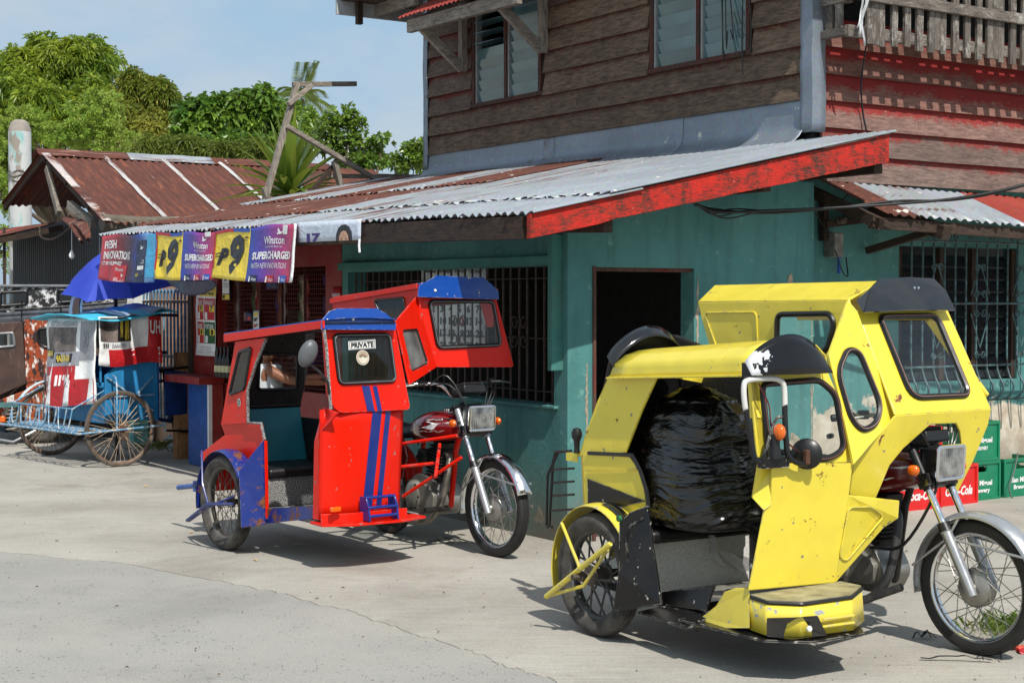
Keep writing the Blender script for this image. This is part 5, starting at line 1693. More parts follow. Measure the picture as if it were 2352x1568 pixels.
def wheel(parent, c, R, w, rim_w=.045, rim_d=.055, n_sp=36, sp_r=.0022, hub_r=.03, drum=0, steer=0, tyre=None, rim=None, spoke=None, name='wheel', hubm=None):
    """axle along local y"""
    A = Matrix.Rotation(math.radians(-90), 4, 'X')
    h = w / 2
    q = w * .85
    prof = [(R - q, -rim_w / 2), (R - q * .85, -h * .72), (R - q * .5, -h), (R - q * .22, -h * .92), (R - w * .10, -h * .70), (R - w * .035, -h * .42), (R - w * .075, -h * .38), (R - w * .07, -h * .32), (R - w * .02, -h * .28), (R - w * .01, -h * .05), (R - w * .06, -h * .02)]
    prof = prof + [(r_, -z) for r_, z in reversed(prof)]
    m = MB(); m.lathe(prof, 56, A, closed=True)
    t = m.build(name, tyre or RUBBER, parent, smooth=50, loc=c, rot=(0, 0, steer))
    rr = R - q + .004
    m = MB(); m.lathe([(rr, -rim_w / 2 - .004), (rr + .006, -rim_w / 2 - .004), (rr + .006, rim_w / 2 + .004), (rr, rim_w / 2 + .004), (rr - .006, rim_w / 2), (rr - .014, rim_w * .2), (rr - .014, -rim_w * .2), (rr - .006, -rim_w / 2)], 56, A, closed=True)
    m.build('rim', rim or CHROME, t, smooth=50)
    m = MB()
    hw = .05
    if drum:
        m.lathe([(.012, -hw - .012), (.02, -hw - .012), (.024, -hw), (drum * .86, -hw * .8), (drum, -hw * .55), (drum, hw * .2), (drum * .8, hw * .6), (.03, hw), (.012, hw)], 32, A)
    m.lathe([(.012, -hw), (hub_r, -hw), (hub_r, -hw + .006), (hub_r * .6, -hw + .01), (hub_r * .6, hw - .01), (hub_r, hw - .006), (hub_r, hw), (.012, hw)], 20, A)
    m.lathe([(.0, -hw - .03), (.011, -hw - .03), (.011, hw + .03), (0, hw + .03)], 10, A)
    m.build('hub', hubm or ALU, t, smooth=45)
    m = MB()
    for i in range(n_sp):
        s = 1 if i % 2 else -1
        a = 2 * math.pi * i / n_sp
        da = (.9 if (i // 2) % 2 else -.9) * (1.0 if n_sp > 20 else .35)
        hr = max(hub_r * .92, drum * .9)
        p = V((hr * math.cos(a + da), s * hw * .75, hr * math.sin(a + da)))
        e = V(((rr - .012) * math.cos(a), s * .006, (rr - .012) * math.sin(a)))
        m.tube([p, e], sp_r, 5, caps=False)
    o = m.build('spokes', spoke or SPOKE, t)
    o['kind'] = 'stuff'
    return t


def arc_fender(parent, c, r, w, a0, a1, mat, name='fender', th=.003, crown=.02, steer=0, n=22):
    m = MB()
    def f(u, v):
        a = a0 + (a1 - a0) * u
        k = 2 * v - 1
        rr = r - crown * k * k
        return (rr * math.cos(a), w / 2 * k, rr * math.sin(a))
    m.grid(f, n, 8)
    return m.build(name, mat, parent, smooth=60, solid=th, loc=c, rot=(0, 0, steer))


def motorcycle(root, ox, oy, tank_mat, frame_mat, fender_mat, steer=0, low=False):
    """light commuter motorcycle, rear axle over (ox, oy), pointing +x; parts go straight under root"""
    Rw = .302; WB = 1.235
    O = lambda x, y, z: V((ox + x, oy + y, z))
    # rear wheel
    wheel(root, O(0, 0, Rw), Rw, .09, drum=.075, tyre=DUSTY_RUBBER, name='rear_wheel')
    arc_fender(root, O(0, 0, Rw), Rw + .04, .13, .25, 2.6, frame_mat, 'rear_fender')
    # steering assembly turns about the head
    st = bpy.data.objects.new('steering', None); COL.objects.link(st); st.parent = root; st.empty_display_size = .1
    piv = O(WB - .02, 0, 0)
    st.location = piv; st.rotation_euler = (0, 0, steer)
    S = lambda x, y, z: V((x - WB + .02, y, z))
    wheel(st, S(WB, 0, Rw), Rw, .078, drum=.088, tyre=plain('front tyre', C(36, 35, 34), .7, var=.3), name='front_wheel')
    rk = V((-.47, 0, .883))
    ax = S(WB, 0, Rw)
    for s in (-1, 1):
        y = s * .082
        b = ax + V((0.02, y, -.01))
        m = MB()
        m.tube([b - rk * .02, b + rk * .05, b + rk * .28, b + rk * .285], [.021, .024, .025, .03], 14)
        m.build('fork_slider', FENDER_SILVER, st)
        m = MB(); m.tube([b + rk * .285, b + rk * .325], [.03, .026], 14); m.build('fork_boot', BLACK, st)
        m = MB(); m.tube([b + rk * .3, b + rk * .50], .0165, 12); m.build('fork_tube', CHROME, st)
        m = MB(); m.tube([b + rk * .485, b + rk * .68], [.024, .022], 12); m.build('fork_cover', FENDER_SILVER if not low else BLACK, st)
        # indicator
        m = MB(); m.tube([b + rk * .59, b + rk * .59 + V((.03, s * .07, 0))], .009, 8); m.build('indicator_stem', BLACK, st)
        m = MB(); m.lathe([(0, -.03), (.016, -.022), (.019, -.01), (.019, .012), (.013, .022), (0, .03)], 14, axis_m(b + rk * .59 + V((.035, s * .09, 0)), (1, 0, 0)) @ Matrix.Diagonal((1, 1.25, 1, 1))); m.build('indicator', ORANGE, st)
    top = ax + rk * .70
    m = MB(); m.bar(ax + rk * .50 + V((.015, -.115, 0)), ax + rk * .50 + V((.015, .115, 0)), .05, .032, rk); m.bar(ax + rk * .68 + V((0, -.11, 0)), ax + rk * .68 + V((0, .11, 0)), .05, .025, rk); m.tube([ax + rk * .48 + V((-.05, 0, 0)), ax + rk * .70 + V((-.05, 0, 0))], .024, 10)
    m.build('fork_clamp', BLACK, st, bevel=.005)
    # name plate across the fork
    pc = ax + rk * .53 + V((.045, 0, 0))
    m = MB(); m.box((-.012, -.10, -.028), (.012, .10, .028), Matrix.Translation(pc) @ Matrix.Rotation(-.35, 4, 'Y'))
    pl = m.build('fork_plate', BLACK, st, smooth=0, bevel=.005)
    m = MB(); put_text(m, 'HONDA', lambda u, v: tuple(pc + V((.0145 - (v - .5) * .02, -.06 + u * .12, (v - .5) * .038))), (0, .1, 1, .8), .02); m.build('lettering', WHITEP, pl, smooth=0)
    m = MB(); m.box((-.014, -.118, -.028), (.012, -.102, .028), Matrix.Translation(pc) @ Matrix.Rotation(-.35, 4, 'Y')); m.build('plate_cap', CHROME, pl, smooth=0)
    # front fender with its stays
    arc_fender(st, ax, Rw + .035, .115, .35, 3.35, fender_mat, 'front_fender', crown=.028, n=30)
    for s in (-1, 1):
        m = MB()
        for a in (.55, 2.95):
            m.tube([ax + V((.0, s * .075, 0)) + rk * .24, ax + V(((Rw + .02) * math.cos(a), s * .056, (Rw + .02) * math.sin(a)))], .006, 6)
        m.tube([ax + rk * .24 + V((0, s * .075, 0)), ax + V(((Rw + .01) * math.cos(1.8), s * .05, (Rw + .01) * math.sin(1.8)))], .006, 6)
        o = m.build('fender_stay', FENDER_SILVER, st)
    # headlight
    hc = ax + rk * .615 + V((.10, 0, .0))
    T = Matrix.Translation(hc) @ Matrix.Rotation(.06, 4, 'Y')
    lp = lambda x, w_, h_, r: rloop([T @ V((x, -w_, -h_)), T @ V((x, w_, -h_)), T @ V((x, w_, h_)), T @ V((x, -w_, h_))], r)
    m = MB(); a = lp(-.10, .05, .045, .02); b = lp(-.05, .085, .068, .02); c = lp(.035, .095, .074, .018)
    n = len(a); m.add(a + b + c, [(i, (i + 1) % n, n + (i + 1) % n, n + i) for i in range(n)] + [(n + i, n + (i + 1) % n, 2 * n + (i + 1) % n, 2 * n + i) for i in range(n)] + [tuple(range(n))])
    hl = m.build('headlight', BLACK, st)
    m = MB(); m.tube(lp(.037, .094, .073, .018), .009, 8, closed=True); m.build('headlight_rim', CHROME, hl)
    m = MB(); d = lp(.042, .089, .068, .016); m.add(d + [T @ V((.052, 0, 0))], [(i, (i + 1) % n, n) for i in range(n)]); m.build('lens', CLEARLENS, hl, smooth=30)
    # instrument box, handlebar, levers, cables
    ic = top + V((.04, 0, .085 if not low else .02))
    T2 = Matrix.Translation(ic) @ Matrix.Rotation(-.25, 4, 'Y')
    m = MB(); m.box((-.07, -.085, -.025), (.07, .085, .03), T2); m.box((-.055, -.07, .03), (.05, .07, .05), T2); m.build('instrument_box', BLACK, st, bevel=.016, bseg=3)
    hb = top + V((-.05, 0, .05))
    m = MB()
    for s in (-1, 1):
        m.tube(smooth_path([hb, hb + V((0, s * .07, .005)), hb + V((-.01, s * .16, .075)), hb + V((-.07, s * .30, .08)), hb + V((-.12, s * .39, .07))], 5), .011, 10)
    m.build('handlebar', CHROME, st)
    for s in (-1, 1):
        m = MB(); m.tube([hb + V((-.075, s * .305, .08)), hb + V((-.125, s * .40, .07))], .017, 10); m.build('grip', BLACK, st)
        m = MB(); m.box((-.02, -.02, -.02), (.02, .02, .02), Matrix.Translation(hb + V((-.05, s * .27, .085)))); m.build('switch_box', BLACK, st, bevel=.005)
        m = MB(); m.tube(smooth_path([hb + V((-.02, s * .25, .085)), hb + V((.01, s * .30, .085)), hb + V((-.04, s * .42, .07))], 4), .006, 6); m.build('lever', ALU, st)
    for k in range(5):
        s = (-1, 1, -1, 1, 1)[k]
        m = MB(); m.tube(smooth_path([hb + V((-.02, s * .24, .07)), hb + V((.07 + .02 * k, s * .15, .13 - .03 * k)), ax + rk * .57 + V((.06, s * .05, .05)), ax + rk * .5 + V((-.05, s * .03, -.02))], 5), .0045, 6); m.build('cable', BLACK, st)
    if low:
        m = MB(); m.tube(smooth_path([ax + rk * .55 + V((-.02, -.03, 0)), ax + V((-.18, -.07, .42)), ax + V((-.33, -.10, .16)), ax + V((-.52, -.1, .12))], 6), .008, 6); m.build('cable', BLACK, st)
    # ---- tank
    m = MB()
    def tk(u, v):
        a = 2 * math.pi * v
        x = .43 + .50 * u
        wd = .135 * (.62 + .5 * math.sin(math.pi * min(1, u * .9 + .08)) ** .8) * (1 - .35 * u ** 4)
        hh = .115 * (math.sin(math.pi * (.12 + .80 * u)) ** .6)
        cz = .735 + .035 * u
        ca, sa = math.cos(a), math.sin(a)
        k = .55
        return tuple(O(x, wd * math.copysign(abs(ca) ** k, ca), cz + hh * math.copysign(abs(sa) ** .75, sa) * (1 if sa > 0 else .75)))
    m.grid(tk, 20, 28)
    m.f += [tuple(j * 21 for j in range(28)), tuple(j * 21 + 20 for j in reversed(range(28)))]; m.mi += [0, 0]
    tnk = m.build('tank', tank_mat, root, smooth=60, weld=.0005)
    m = MB()
    def side(u, v, off=.004):   # right flank of the tank
        x = .43 + .5 * u; wd = .135 * (.62 + .5 * math.sin(math.pi * min(1, u * .9 + .08)) ** .8) * (1 - .35 * u ** 4)
        return tuple(O(x, -wd * (1 - .25 * (2 * v - 1) ** 4) - off, .70 + .035 * u + .11 * v))
    tri = [(.02, .28), (.30, .62), (.62, .62), (.50, .78), (1.0 * .96, .72), (.60, .30), (.70, .16), (.40, .44), (.22, .2)]
    t = tessellate_polygon([[V((x, y, 0)) for x, y in tri]]); m.add([side(x, y) for x, y in tri], [tuple(i) for i in t])
    m.build('tank_flash', WHITEP, tnk, smooth=0)
    m = MB(); put_text(m, 'TMX', lambda u, v: side(u, v, .007), (.30, .02, .82, .26), .03, .2); put_text(m, 'HONDA', lambda u, v: side(u, v, .007), (.50, .84, .78, .93), .01); bird(m, lambda u, v: side(u, v, .007), .58, .95, .16, .22)
    m.build('lettering', WHITEP, tnk, smooth=0)
    m = MB(); m.lathe([(0, 0), (.03, 0), (.03, .015), (.02, .02), (0, .02)], 14, Matrix.Translation(O(.72, 0, .868))); m.build('tank_cap', CHROME, tnk)
    # seat
    m = MB()
    def sd(u, v):
        x = -.36 + .84 * u; k = 2 * v - 1
        h = .755 + .015 * math.cos(u * 5) + .05 * (1 - u) ** 3
        return tuple(O(x, .125 * k * (1 - .35 * max(0, u - .7) / .3), h - .07 * abs(k) ** 3 - (.05 if u in (0, 1) else 0)))
    m.grid(sd, 16, 10); m.build('saddle', SEATV, root, smooth=60, solid=.03)
    # frame tubes
    m = MB()
    hd = O(WB - .35, 0, .84)
    m.tube([hd, O(.80, 0, .62), O(.74, 0, .26)], .018, 8)
    m.tube([hd + V((0, 0, -.08)), O(.45, 0, .68), O(-.30, 0, .68)], .018, 8)
    for s in (-1, 1):
        m.tube([O(.30, s * .09, .66), O(.22, s * .09, .32), O(.0, s * .09, .302)], .016, 8)
        m.tube([O(.35, s * .10, .68), O(-.32, s * .11, .66)], .013, 8)
    m.tube([O(.74, 0, .26), O(.3, 0, .20), O(.22, 0, .34)], .016, 8)
    m.build('frame', frame_mat, root)
    for s in (-1, 1):
        m = MB(); m.tube([O(.02, s * .12, .32), O(-.10, s * .12, .64)], .02, 8); m.tube([O(-.02 - i * .0115, s * .12, .40 + i * .03) for i in range(7)], [.032 if i % 2 else .026 for i in range(7)], 10); m.build('shock_absorber', CHROME, root)
    m = MB(); m.panel([O(.08, -.125, .42), O(.34, -.125, .40), O(.42, -.125, .55), O(.36, -.125, .68), O(.10, -.125, .66)], (), (0, .02, 0)); sc_ = m.build('side_cover', tank_mat, root, smooth=0, bevel=.008)
    m = MB()
    for k in range(6): m.bar(O(.24 + k * .018, -.13, .48 + k * .008), O(.27 + k * .018, -.13, .58 + k * .004), .006, .006)
    m.build('cover_vent', BLACK, sc_, smooth=0)
    # engine: crankcase, covers, finned cylinder, exhaust
    m = MB()
    m.panel(rloop([O(.36, -.09, .20), O(.70, -.09, .20), O(.76, -.09, .30), O(.68, -.09, .42), O(.50, -.09, .46), O(.36, -.09, .38)], .04), (), (0, .18, 0)); en = m.build('engine', ALU, root, bevel=.012)
    m = MB(); m.lathe([(0, -.03), (.07, -.03), (.092, -.016), (.10, 0), (.10, .02)], 28, axis_m(O(.47, -.10, .31), (0, 1, 0))); m.panel(rloop([O(.54, -.118, .24), O(.70, -.118, .24), O(.72, -.118, .34), O(.60, -.118, .40), O(.52, -.118, .36)], .03), (), (0, .03, 0)); m.build('clutch_cover', plain('cast cover', C(168, 164, 154), .4, metal=.6), en, bevel=.008)
    m = MB()
    for a in range(7):
        an = a * .9; m.lathe([(0, -.008), (.008, -.008), (.008, 0)], 8, axis_m(O(.47 + .095 * math.cos(an), -.13, .31 + .095 * math.sin(an)), (0, 1, 0)))
    m.build('bolts', STEELD, en)
    cyl = V((.22, 0, .975))
    for k in range(9):
        c = O(.63, 0, .44) + cyl * (.02 + k * .022)
        m = MB(); m.box((-.075, -.075, -.004), (.075, .075, .004), Matrix.Translation(c) @ Matrix.Rotation(.22, 4, 'Y')); m.build('cooling_fin', STEELD, en, smooth=0, bevel=.003)
    m = MB(); m.box((-.055, -.058, 0), (.055, .058, .26), Matrix.Translation(O(.63, 0, .42)) @ Matrix.Rotation(.22, 4, 'Y')); m.build('cylinder', STEELD, en, smooth=0, bevel=.008)
    m = MB(); m.tube(smooth_path([O(.72, -.03, .60), O(.80, -.05, .58), O(.83, -.09, .46), O(.80, -.12, .28), O(.70, -.15, .175), O(.50, -.16, .16), O(.1, -.16, .2)], 6), .021, 12); m.build('exhaust_pipe', plain('burnt exhaust pipe', C(120, 114, 104), .45, metal=.6, var=.2) if not low else plain('sooty exhaust pipe', C(70, 70, 70), .5, metal=.3), root)
    m = MB(); m.tube([O(-.1, -.17, .2), O(-.2, -.17, .22), O(-.6, -.17, .27), O(-.65, -.17, .275)], [.022, .04, .042, .03], 14); m.build('muffler', STEELD, root)
    m = MB(); m.tube([O(.46, -.08, .24), O(.46, -.21, .23)], .012, 8); m.tube([O(.46, -.20, .23), O(.46, -.29, .235)], .02, 8); m.build('foot_peg', BLACK, root)
    m = MB(); m.box((-.05, -.05, -.06), (.05, .05, .05), Matrix.Translation(O(.52, -.03, .56))); m.tube([O(.50, -.03, .52), O(.42, -.03, .56)], .03, 10); m.build('carburettor', STEELD, root, bevel=.01)
    return st


# ================================================================== red tricycle
def red_tricycle():
    RED_P = paint('glossy red enamel', C(224, 28, 6), rough=.3, chip=.28, dirt=.14, dent=.16, coat=.06, dust=C(128, 54, 34), spec=.25)
    BLUE_P = paint('glossy blue enamel', C(8, 66, 150), rough=.24, chip=.26, dirt=.08, coat=.25, dust=C(70, 90, 120), chipcol=C(190, 170, 150))
    BLUE_W = paint('worn dark blue enamel', C(12, 42, 124), rough=.34, chip=.2, rust=1.1, dirt=.14, coat=.15, dust=C(80, 84, 100))
    TEALV = plain('teal seat vinyl', C(36, 132, 148), .38, var=.1, bump=.05)
    LINER = SPECK_D
    TANKR = paint('deep red tank enamel', C(128, 10, 16), rough=.12, dirt=.05, coat=.8)
    t = thing('red_tricycle', 'red and blue motor tricycle with sidecar and PRIVATE sign, parked by the teal wall', 'tricycle', tuple(RF.o), RF.ang)
    on = RF.on
    # ---- sidecar wheel, its fender and guard
    wheel(t, (0, 0, .30), .30, .095, n_sp=36, tyre=DUSTY_RUBBER, rim=plain('dull rim', C(110, 106, 100), .5, metal=.5), spoke=SPOKE_D, name='sidecar_wheel', hub_r=.035, hubm=SPOKE_D)
    arc_fender(t, (0, .01, .30), .336, .13, .55, 3.35, BLUE_W, 'wheel_fender', crown=.012, n=26)
    m = MB()
    m.tube([(.30, -.11, .33), (.0, -.13, .30), (-.32, -.12, .16)], .010, 8); m.tube([(.30, -.09, .38), (-.0, -.12, .28), (-.31, -.11, .155)], .007, 8)
    m.tube([(-.16, -.09, .62), (-.10, -.115, .42), (-.0, -.125, .30)], .007, 8)
    m.build('wheel_guard', BLUE_W, t)
    e0_, e1_ = on(410, 1119, 1, .16), on(475, 1112, 1, .16)
    m = MB(); m.tube([e0_, e1_], .018, 10); m.tube([on(450, 1104, 1, .16), on(450, 1128, 1, .16)], .022, 8); m.build('rear_bumper', plain('chipped blue tube', C(60, 90, 150), .5, var=.5), t)
    # ---- blue panel before the wheel (flares outwards to cover the wheel)
    P = lambda x, y, yy: on(x, y, 1, yy)
    pts = [P(548, 1080, -.07), P(604, 1010, .05), P(608, 1205, .06), P(553, 1212, -.07)]
    m = MB(); m.panel(pts, (), (-.008, .014, 0)); m.build('wheel_panel', BLUE_W, t, smooth=0, bevel=.005, label='blue panel with rust blisters ahead of the sidecar wheel')
    # ---- rear lower body over the wheel
    XR = -.57
    lo = [P(*p, .10) for p in ((507, 973), (569, 971), (601, 973), (606, 1014), (606, 1100), (556, 1100), (548, 1080), (505, 1040), (463, 1068), (459, 1042), (516, 998))]
    m = MB(); m.panel(lo, (), (0, .012, 0)); m.build('rear_quarter', RED_P, t, smooth=0, bevel=.004)
    za_, zb2 = P(459, 1042, .10), P(516, 998, .10)
    m = MB(); m.panel([za_ + V((0, .013, 0)), zb2 + V((0, .013, 0)), zb2 + V((0, .54, 0)), za_ + V((0, .54, 0))], (), (0, 0, -.012)); m.build('boot_lid', RED_P, t, smooth=0)
    m = MB(); m.box((za_.x, .113, .30), (za_.x + .012, .64, za_.z - .013)); m.build('rear_panel', RED_P, t, smooth=0)
    # ---- sidecar outer pillar with its slanted window
    yp = .085
    outer = [P(*p, yp) for p in ((540, 784), (612, 775), (592, 820), (578, 866), (567, 893), (569, 972), (507, 975))]
    wl = rloop([P(*p, yp) for p in ((551, 808), (578, 799), (563, 892), (528, 906))], .03)
    m = MB(); m.panel(outer, [inset(wl, .004)], (0, .014, 0)); m.build('rear_pillar', RED_P, t, smooth=0, bevel=.003)
    window(t, [p + V((0, -.004, 0)) for p in wl], .011, PANE_DARK, 'quarter_window')
    c = P(549, 924, yp - .004)
    m = MB(); m.lathe([(0, 0), (.026, 0)], 20, axis_m(c, (0, -1, 0)), caps=False); m.f.append(tuple(range(20, 40))); m.mi.append(0); s = m.build('round_sticker', WHITEP, t, smooth=0)
    m = MB(); m.lathe([(.010, .001), (.017, .001)], 16, axis_m(c, (0, -1, 0)), caps=False); m.build('sticker_print', P_GREEN, s, smooth=0)
    # trim of the door opening
    m = MB(); m.tube([P(612, 778, yp), P(590, 830, yp), P(569, 893, yp), P(570, 970, yp), P(600, 972, yp), P(606, 1000, yp), P(608, 1010, yp)], .010, 6); m.build('door_trim', SPECK, t)
    m = MB(); m.bar(P(607, 1012, .075), P(611, 1190, .085), .03, .03); m.build('door_jamb', RED_P, t, smooth=0, bevel=.004)
    m = MB(); m.panel([P(609, 1168, .085), P(727, 1160, .085), P(724, 1190, .085), P(609, 1202, .085)], (), (0, .02, 0)); m.build('sill', BLUE_W, t, smooth=0, bevel=.004)
    m = MB(); m.box((.30, .11, .26), (1.05, .76, .285)); m.build('floor', SPECK, t, smooth=0)
    # ---- inside: speckled seat box, roll, teal backrest, dark rear bulkhead with window
    m = MB(); m.box((-.10, .135, .285), (.30, .74, .47)); m.build('seat_box', SPECK, t, smooth=0, bevel=.01)
    m = MB(); m.box((-.12, .13, .474), (.33, .745, .53)); m.build('seat', SEATV, t, bevel=.022, bseg=3)
    m = MB(); m.panel([(-.09, .13, .52), (-.09, .64, .52), (-.19, .64, .875), (-.19, .13, .875)], (), (-.05, 0, 0)); m.build('backrest', TEALV, t, smooth=0, bevel=.015)
    m = MB(); m.tube([(-.2, .13, .88), (-.2, .64, .88)], .018, 8); m.build('backrest_roll', BLACK, t)
    xb = -.27
    nq = (1, 0, -.41)
    Q = lambda x, y: on(x, y, nq, -.03 - .41 * 1.27)
    bz = Q(660, 945).z
    bx = lambda z: -.03 - .41 * (1.27 - z)
    b_out = [V((bx(bz), .10, bz)), V((bx(bz), .64, bz)), V((bx(1.36), .64, 1.36)), V((bx(1.34), .10, 1.34))]
    wl = rloop([Q(*p) for p in ((596, 812), (684, 814), (682, 893), (592, 895))], .03)
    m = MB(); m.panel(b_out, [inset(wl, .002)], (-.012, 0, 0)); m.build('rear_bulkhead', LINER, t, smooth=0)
    window(t, wl, .012, make_thin_glass('hazed rear pane', (.80, .82, .82, 1)), 'rear_window')
    yi = .64
    m = MB(); m.box((XR + .03, yi, .20), (1.02, yi + .012, .80)); m.build('inner_wall', LINER, t, smooth=0)
    # ---- roof
    a = P(513, 768, .06); b = P(742, 736, .06)
    m = MB(); m.panel([a, b, b + V((0, .0, -.045)), a + V((0, 0, -.048))], (), (0, .012, 0)); m.build('roof_edge', RED_P, t, smooth=0, bevel=.003)
    m = MB(); m.grid(lambda u, v: (a.x + (b.x - a.x) * u, 0.064 + .50 * v, a.z + (b.z - a.z) * u + .004 + .012 * math.sin(math.pi * v)), 8, 12); m.build('roof', BLUE_P, t, solid=.008, smooth=60)
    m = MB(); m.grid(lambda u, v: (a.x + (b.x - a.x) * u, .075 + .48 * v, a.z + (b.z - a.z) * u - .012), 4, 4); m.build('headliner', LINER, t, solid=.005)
    m = MB(); m.box((a.x, .072, a.z - .05), (a.x + .012, .56, a.z + .0)); m.build('roof_edge', RED_P, t, smooth=0)
    # ---- front: upper face with window
    nrm = (1, 0, .12)
    k = 1.10 + .12 * 1.10
    F = lambda x, y, d=0: on(x, y, nrm, k + d)
    up = rloop([F(741, 742), F(906, 742), F(943, 940), F(775, 948), F(752, 905)], [.01, .01, .03, .05, .02])
    wl = rloop([F(766, 770), F(893, 768), F(907, 874), F(779, 880)], .035)
    m = MB(); m.panel(up, [inset(wl, .004)], (-.016, 0, 0)); m.build('front_panel', RED_P, t, smooth=0, bevel=.005)
    w_ = window(t, [p + V((.004, 0, 0)) for p in wl], .013, PANE_DARK, 'windscreen')
    m = MB(); m.tube([p + V((.016, 0, 0)) for p in wl], .003, 5, closed=True); m.build('gasket_line', GREYPL, w_)
    # PRIVATE plate and round sticker behind the glass
    pv = [F(800, 784, .012), F(862, 779, .012), F(863, 800, .012), F(801, 804, .012)]
    m = MB(); m.panel(pv, (), (-.002, 0, 0)); pp = m.build('sign_plate', WHITEP, t, smooth=0)
    bil = lambda u, v, o=.0035: tuple((pv[3].lerp(pv[2], u)).lerp(pv[0].lerp(pv[1], u), v) + V((o, 0, 0)))
    m = MB(); put_text(m, 'PRIVATE', bil, (.09, .22, .92, .80), .035)
    for e in ((.03, .06, .97, .11), (.03, .89, .97, .94), (.03, .06, .045, .94), (.955, .06, .97, .94)): rect(m, bil, *e, 2)
    m.build('lettering', BLACKP, pp, smooth=0)
    c = F(833, 821, .012)
    m = MB(); m.lathe([(.0, .001), (.044, .001)], 28, axis_m(c, (1, 0, .12)), caps=False); s = m.build('round_sticker', plain('cream sticker', C(214, 206, 190), .6), t, smooth=0)
    m = MB(); m.lathe([(.034, .003), (.038, .003)], 28, axis_m(c, (1, 0, .12)), caps=False)
    for q in range(9):
        an = .3 + q * .3; d = V((0, math.cos(an), math.sin(an))); m.bar(c + d * .012 + V((.004, 0, 0)), c + d * .03 + V((.004, 0, 0)), .003, .003)
    m.build('sticker_print', plain('tan print', C(170, 140, 110), .6), s, smooth=0)
    # small stickers seen through the pane
    # lower front: gently bowed sheet
    zt = F(850, 945).z
    bl_, br_ = on(732, 1182, 0, 1.04), on(917, 1170, 0, 1.04)
    y0, y1 = bl_.y - .0, br_.y
    zb = .30
    def bow(u, v, d=0):
        y = y0 + (y1 - y0 + .02 * v) * u
        x = 1.035 + .055 * math.sin(math.pi * u) ** .7 + .02 * v
        return (x + d, y, zb + (zt + .02 - zb) * v)
    m = MB(); m.grid(bow, 18, 8); m.build('lower_front_panel', RED_P, t, smooth=60, solid=.008)
    m = MB()
    m.panel([on(742, 935, 1, .11), on(775, 948, 1, .12), V((1.04, y0, .80)), V((1.04, y0, .30)), V((.97, y0 + .0, .30)), V((.99, y0, .75))], (), (0, .012, 0)); m.build('door_edge', RED_P, t, smooth=0)
    # blue stripes on both front panels
    def stripe(xa0, xa1, xb0, xb1, y0_, y1_, dd):
        m = MB(); m.add([F(xa0, y0_, dd), F(xa1, y0_, dd), F(xb1, y1_, dd), F(xb0, y1_, dd)], [(0, 1, 2, 3)]); m.build('stripe', STRIPE, t, smooth=0)
    STRIPE = paint('blue stripe enamel', C(12, 40, 120), rough=.3, dirt=.1, coat=.1)
    stripe(831, 849, 844, 861, 886, 944, .003); stripe(856, 866, 868, 878, 886, 944, .003)
    for (a0, a1, b0, b1) in ((.56, .68, .47, .59), (.73, .80, .645, .715)):
        m = MB(); m.grid(lambda u, v: bow((b0 + (b1 - b0) * u) * (1 - v) + (a0 + (a1 - a0) * u) * v, .10 + .87 * v, .007), 2, 12); m.build('stripe', STRIPE, t, smooth=0)
    # ledge bumper with amber marker, blue step
    m = MB(); m.panel([(.97, y0 - .02, .285), (1.13, y0 - .03, .285), (1.22, y0 + .15, .285), (1.24, y1 - .1, .285), (1.18, y1 + .10, .285), (.97, y1 + .1, .285)], (), (0, 0, -.014)); m.panel([(1.10, y0 - .02, .286), (1.16, y0 + .12, .286), (1.16, y1 - .02, .286), (1.155, y1 - .02, .286), (1.15, y0 + .125, .286), (1.09, y0 - .015, .286)], (), (0, 0, .055))
    m.build('bumper_ledge', RED_P, t, smooth=0, bevel=.004)
    c = on(770, 1169, 0, 1.165)
    m = MB(); m.box((-.01, -.032, -.014), (.016, .032, .014), Matrix.Translation(c)); m.build('marker_lamp', ORANGE, t, bevel=.006)
    m = MB()
    s0, s1 = on(840, 1172, 0, 1.19), on(905, 1170, 0, 1.19)
    for yy in (s0.y, s1.y):
        m.panel([(1.12, yy, .29), (1.23, yy, .29), (1.22, yy, .37), (1.19, yy, .43), (1.12, yy, .43)], (), (0, .012, 0))
    for z, x in ((.30 + .02, 1.22), (.37, 1.215), (.425, 1.185)): m.tube([(x, s0.y, z), (x, s1.y + .01, z)], .010, 8)
    m.build('step', paint('blue step enamel', C(14, 44, 128), rust=.4, dirt=.15, coat=.1, dust=C(80, 84, 100)), t, bevel=.003)
    # front visor, blue and faceted
    fr = [F(738, 757, .05), F(909, 758, .05), F(909, 741, .045), F(887, 720, .04), F(866, 708, .035), F(774, 708, .035), F(757, 714, .04), F(739, 736, .045)]
    m = MB(); m.add(fr, [tuple(range(8))]); bk_ = [F(738, 757, .0), F(739, 736, .0), F(757, 714, .0)]
    m.add([fr[0], fr[7], fr[6]] + bk_, [(0, 1, 4, 3), (1, 2, 5, 4)])
    vz = m.build('visor', BLUE_P, t, smooth=0, solid=.006, bevel=.002)
    m = MB(); m.lathe([(0, 0), (.010, 0), (.006, .006), (0, .006)], 10, axis_m(F(811, 733, .052), (1, 0, .3))); m.build('rivet', WHITEP, vz)
    # front door post (pale rod) and mirror
    m = MB(); m.tube([P(744, 755, .075), P(750, 800, .075), P(760, 940, .095)], .010, 6); m.build('door_rod', SPECK, t)
    mc = P(708, 812, -.02); mj = P(752, 878, .07)
    m = MB(); m.lathe([(.0, -.02), (.03, -.018), (.05, -.006), (.054, .004), (.05, .012), (0, .014)], 24, axis_m(mc, V((-.75, .2, .1))) @ Matrix.Rotation(.35, 4, 'Z') @ Matrix.Diagonal((1.0, 1.55, 1.4, 1))); mi = m.build('mirror', plain('grey mirror shell', C(92, 94, 97), .4, var=.06), t, smooth=60)
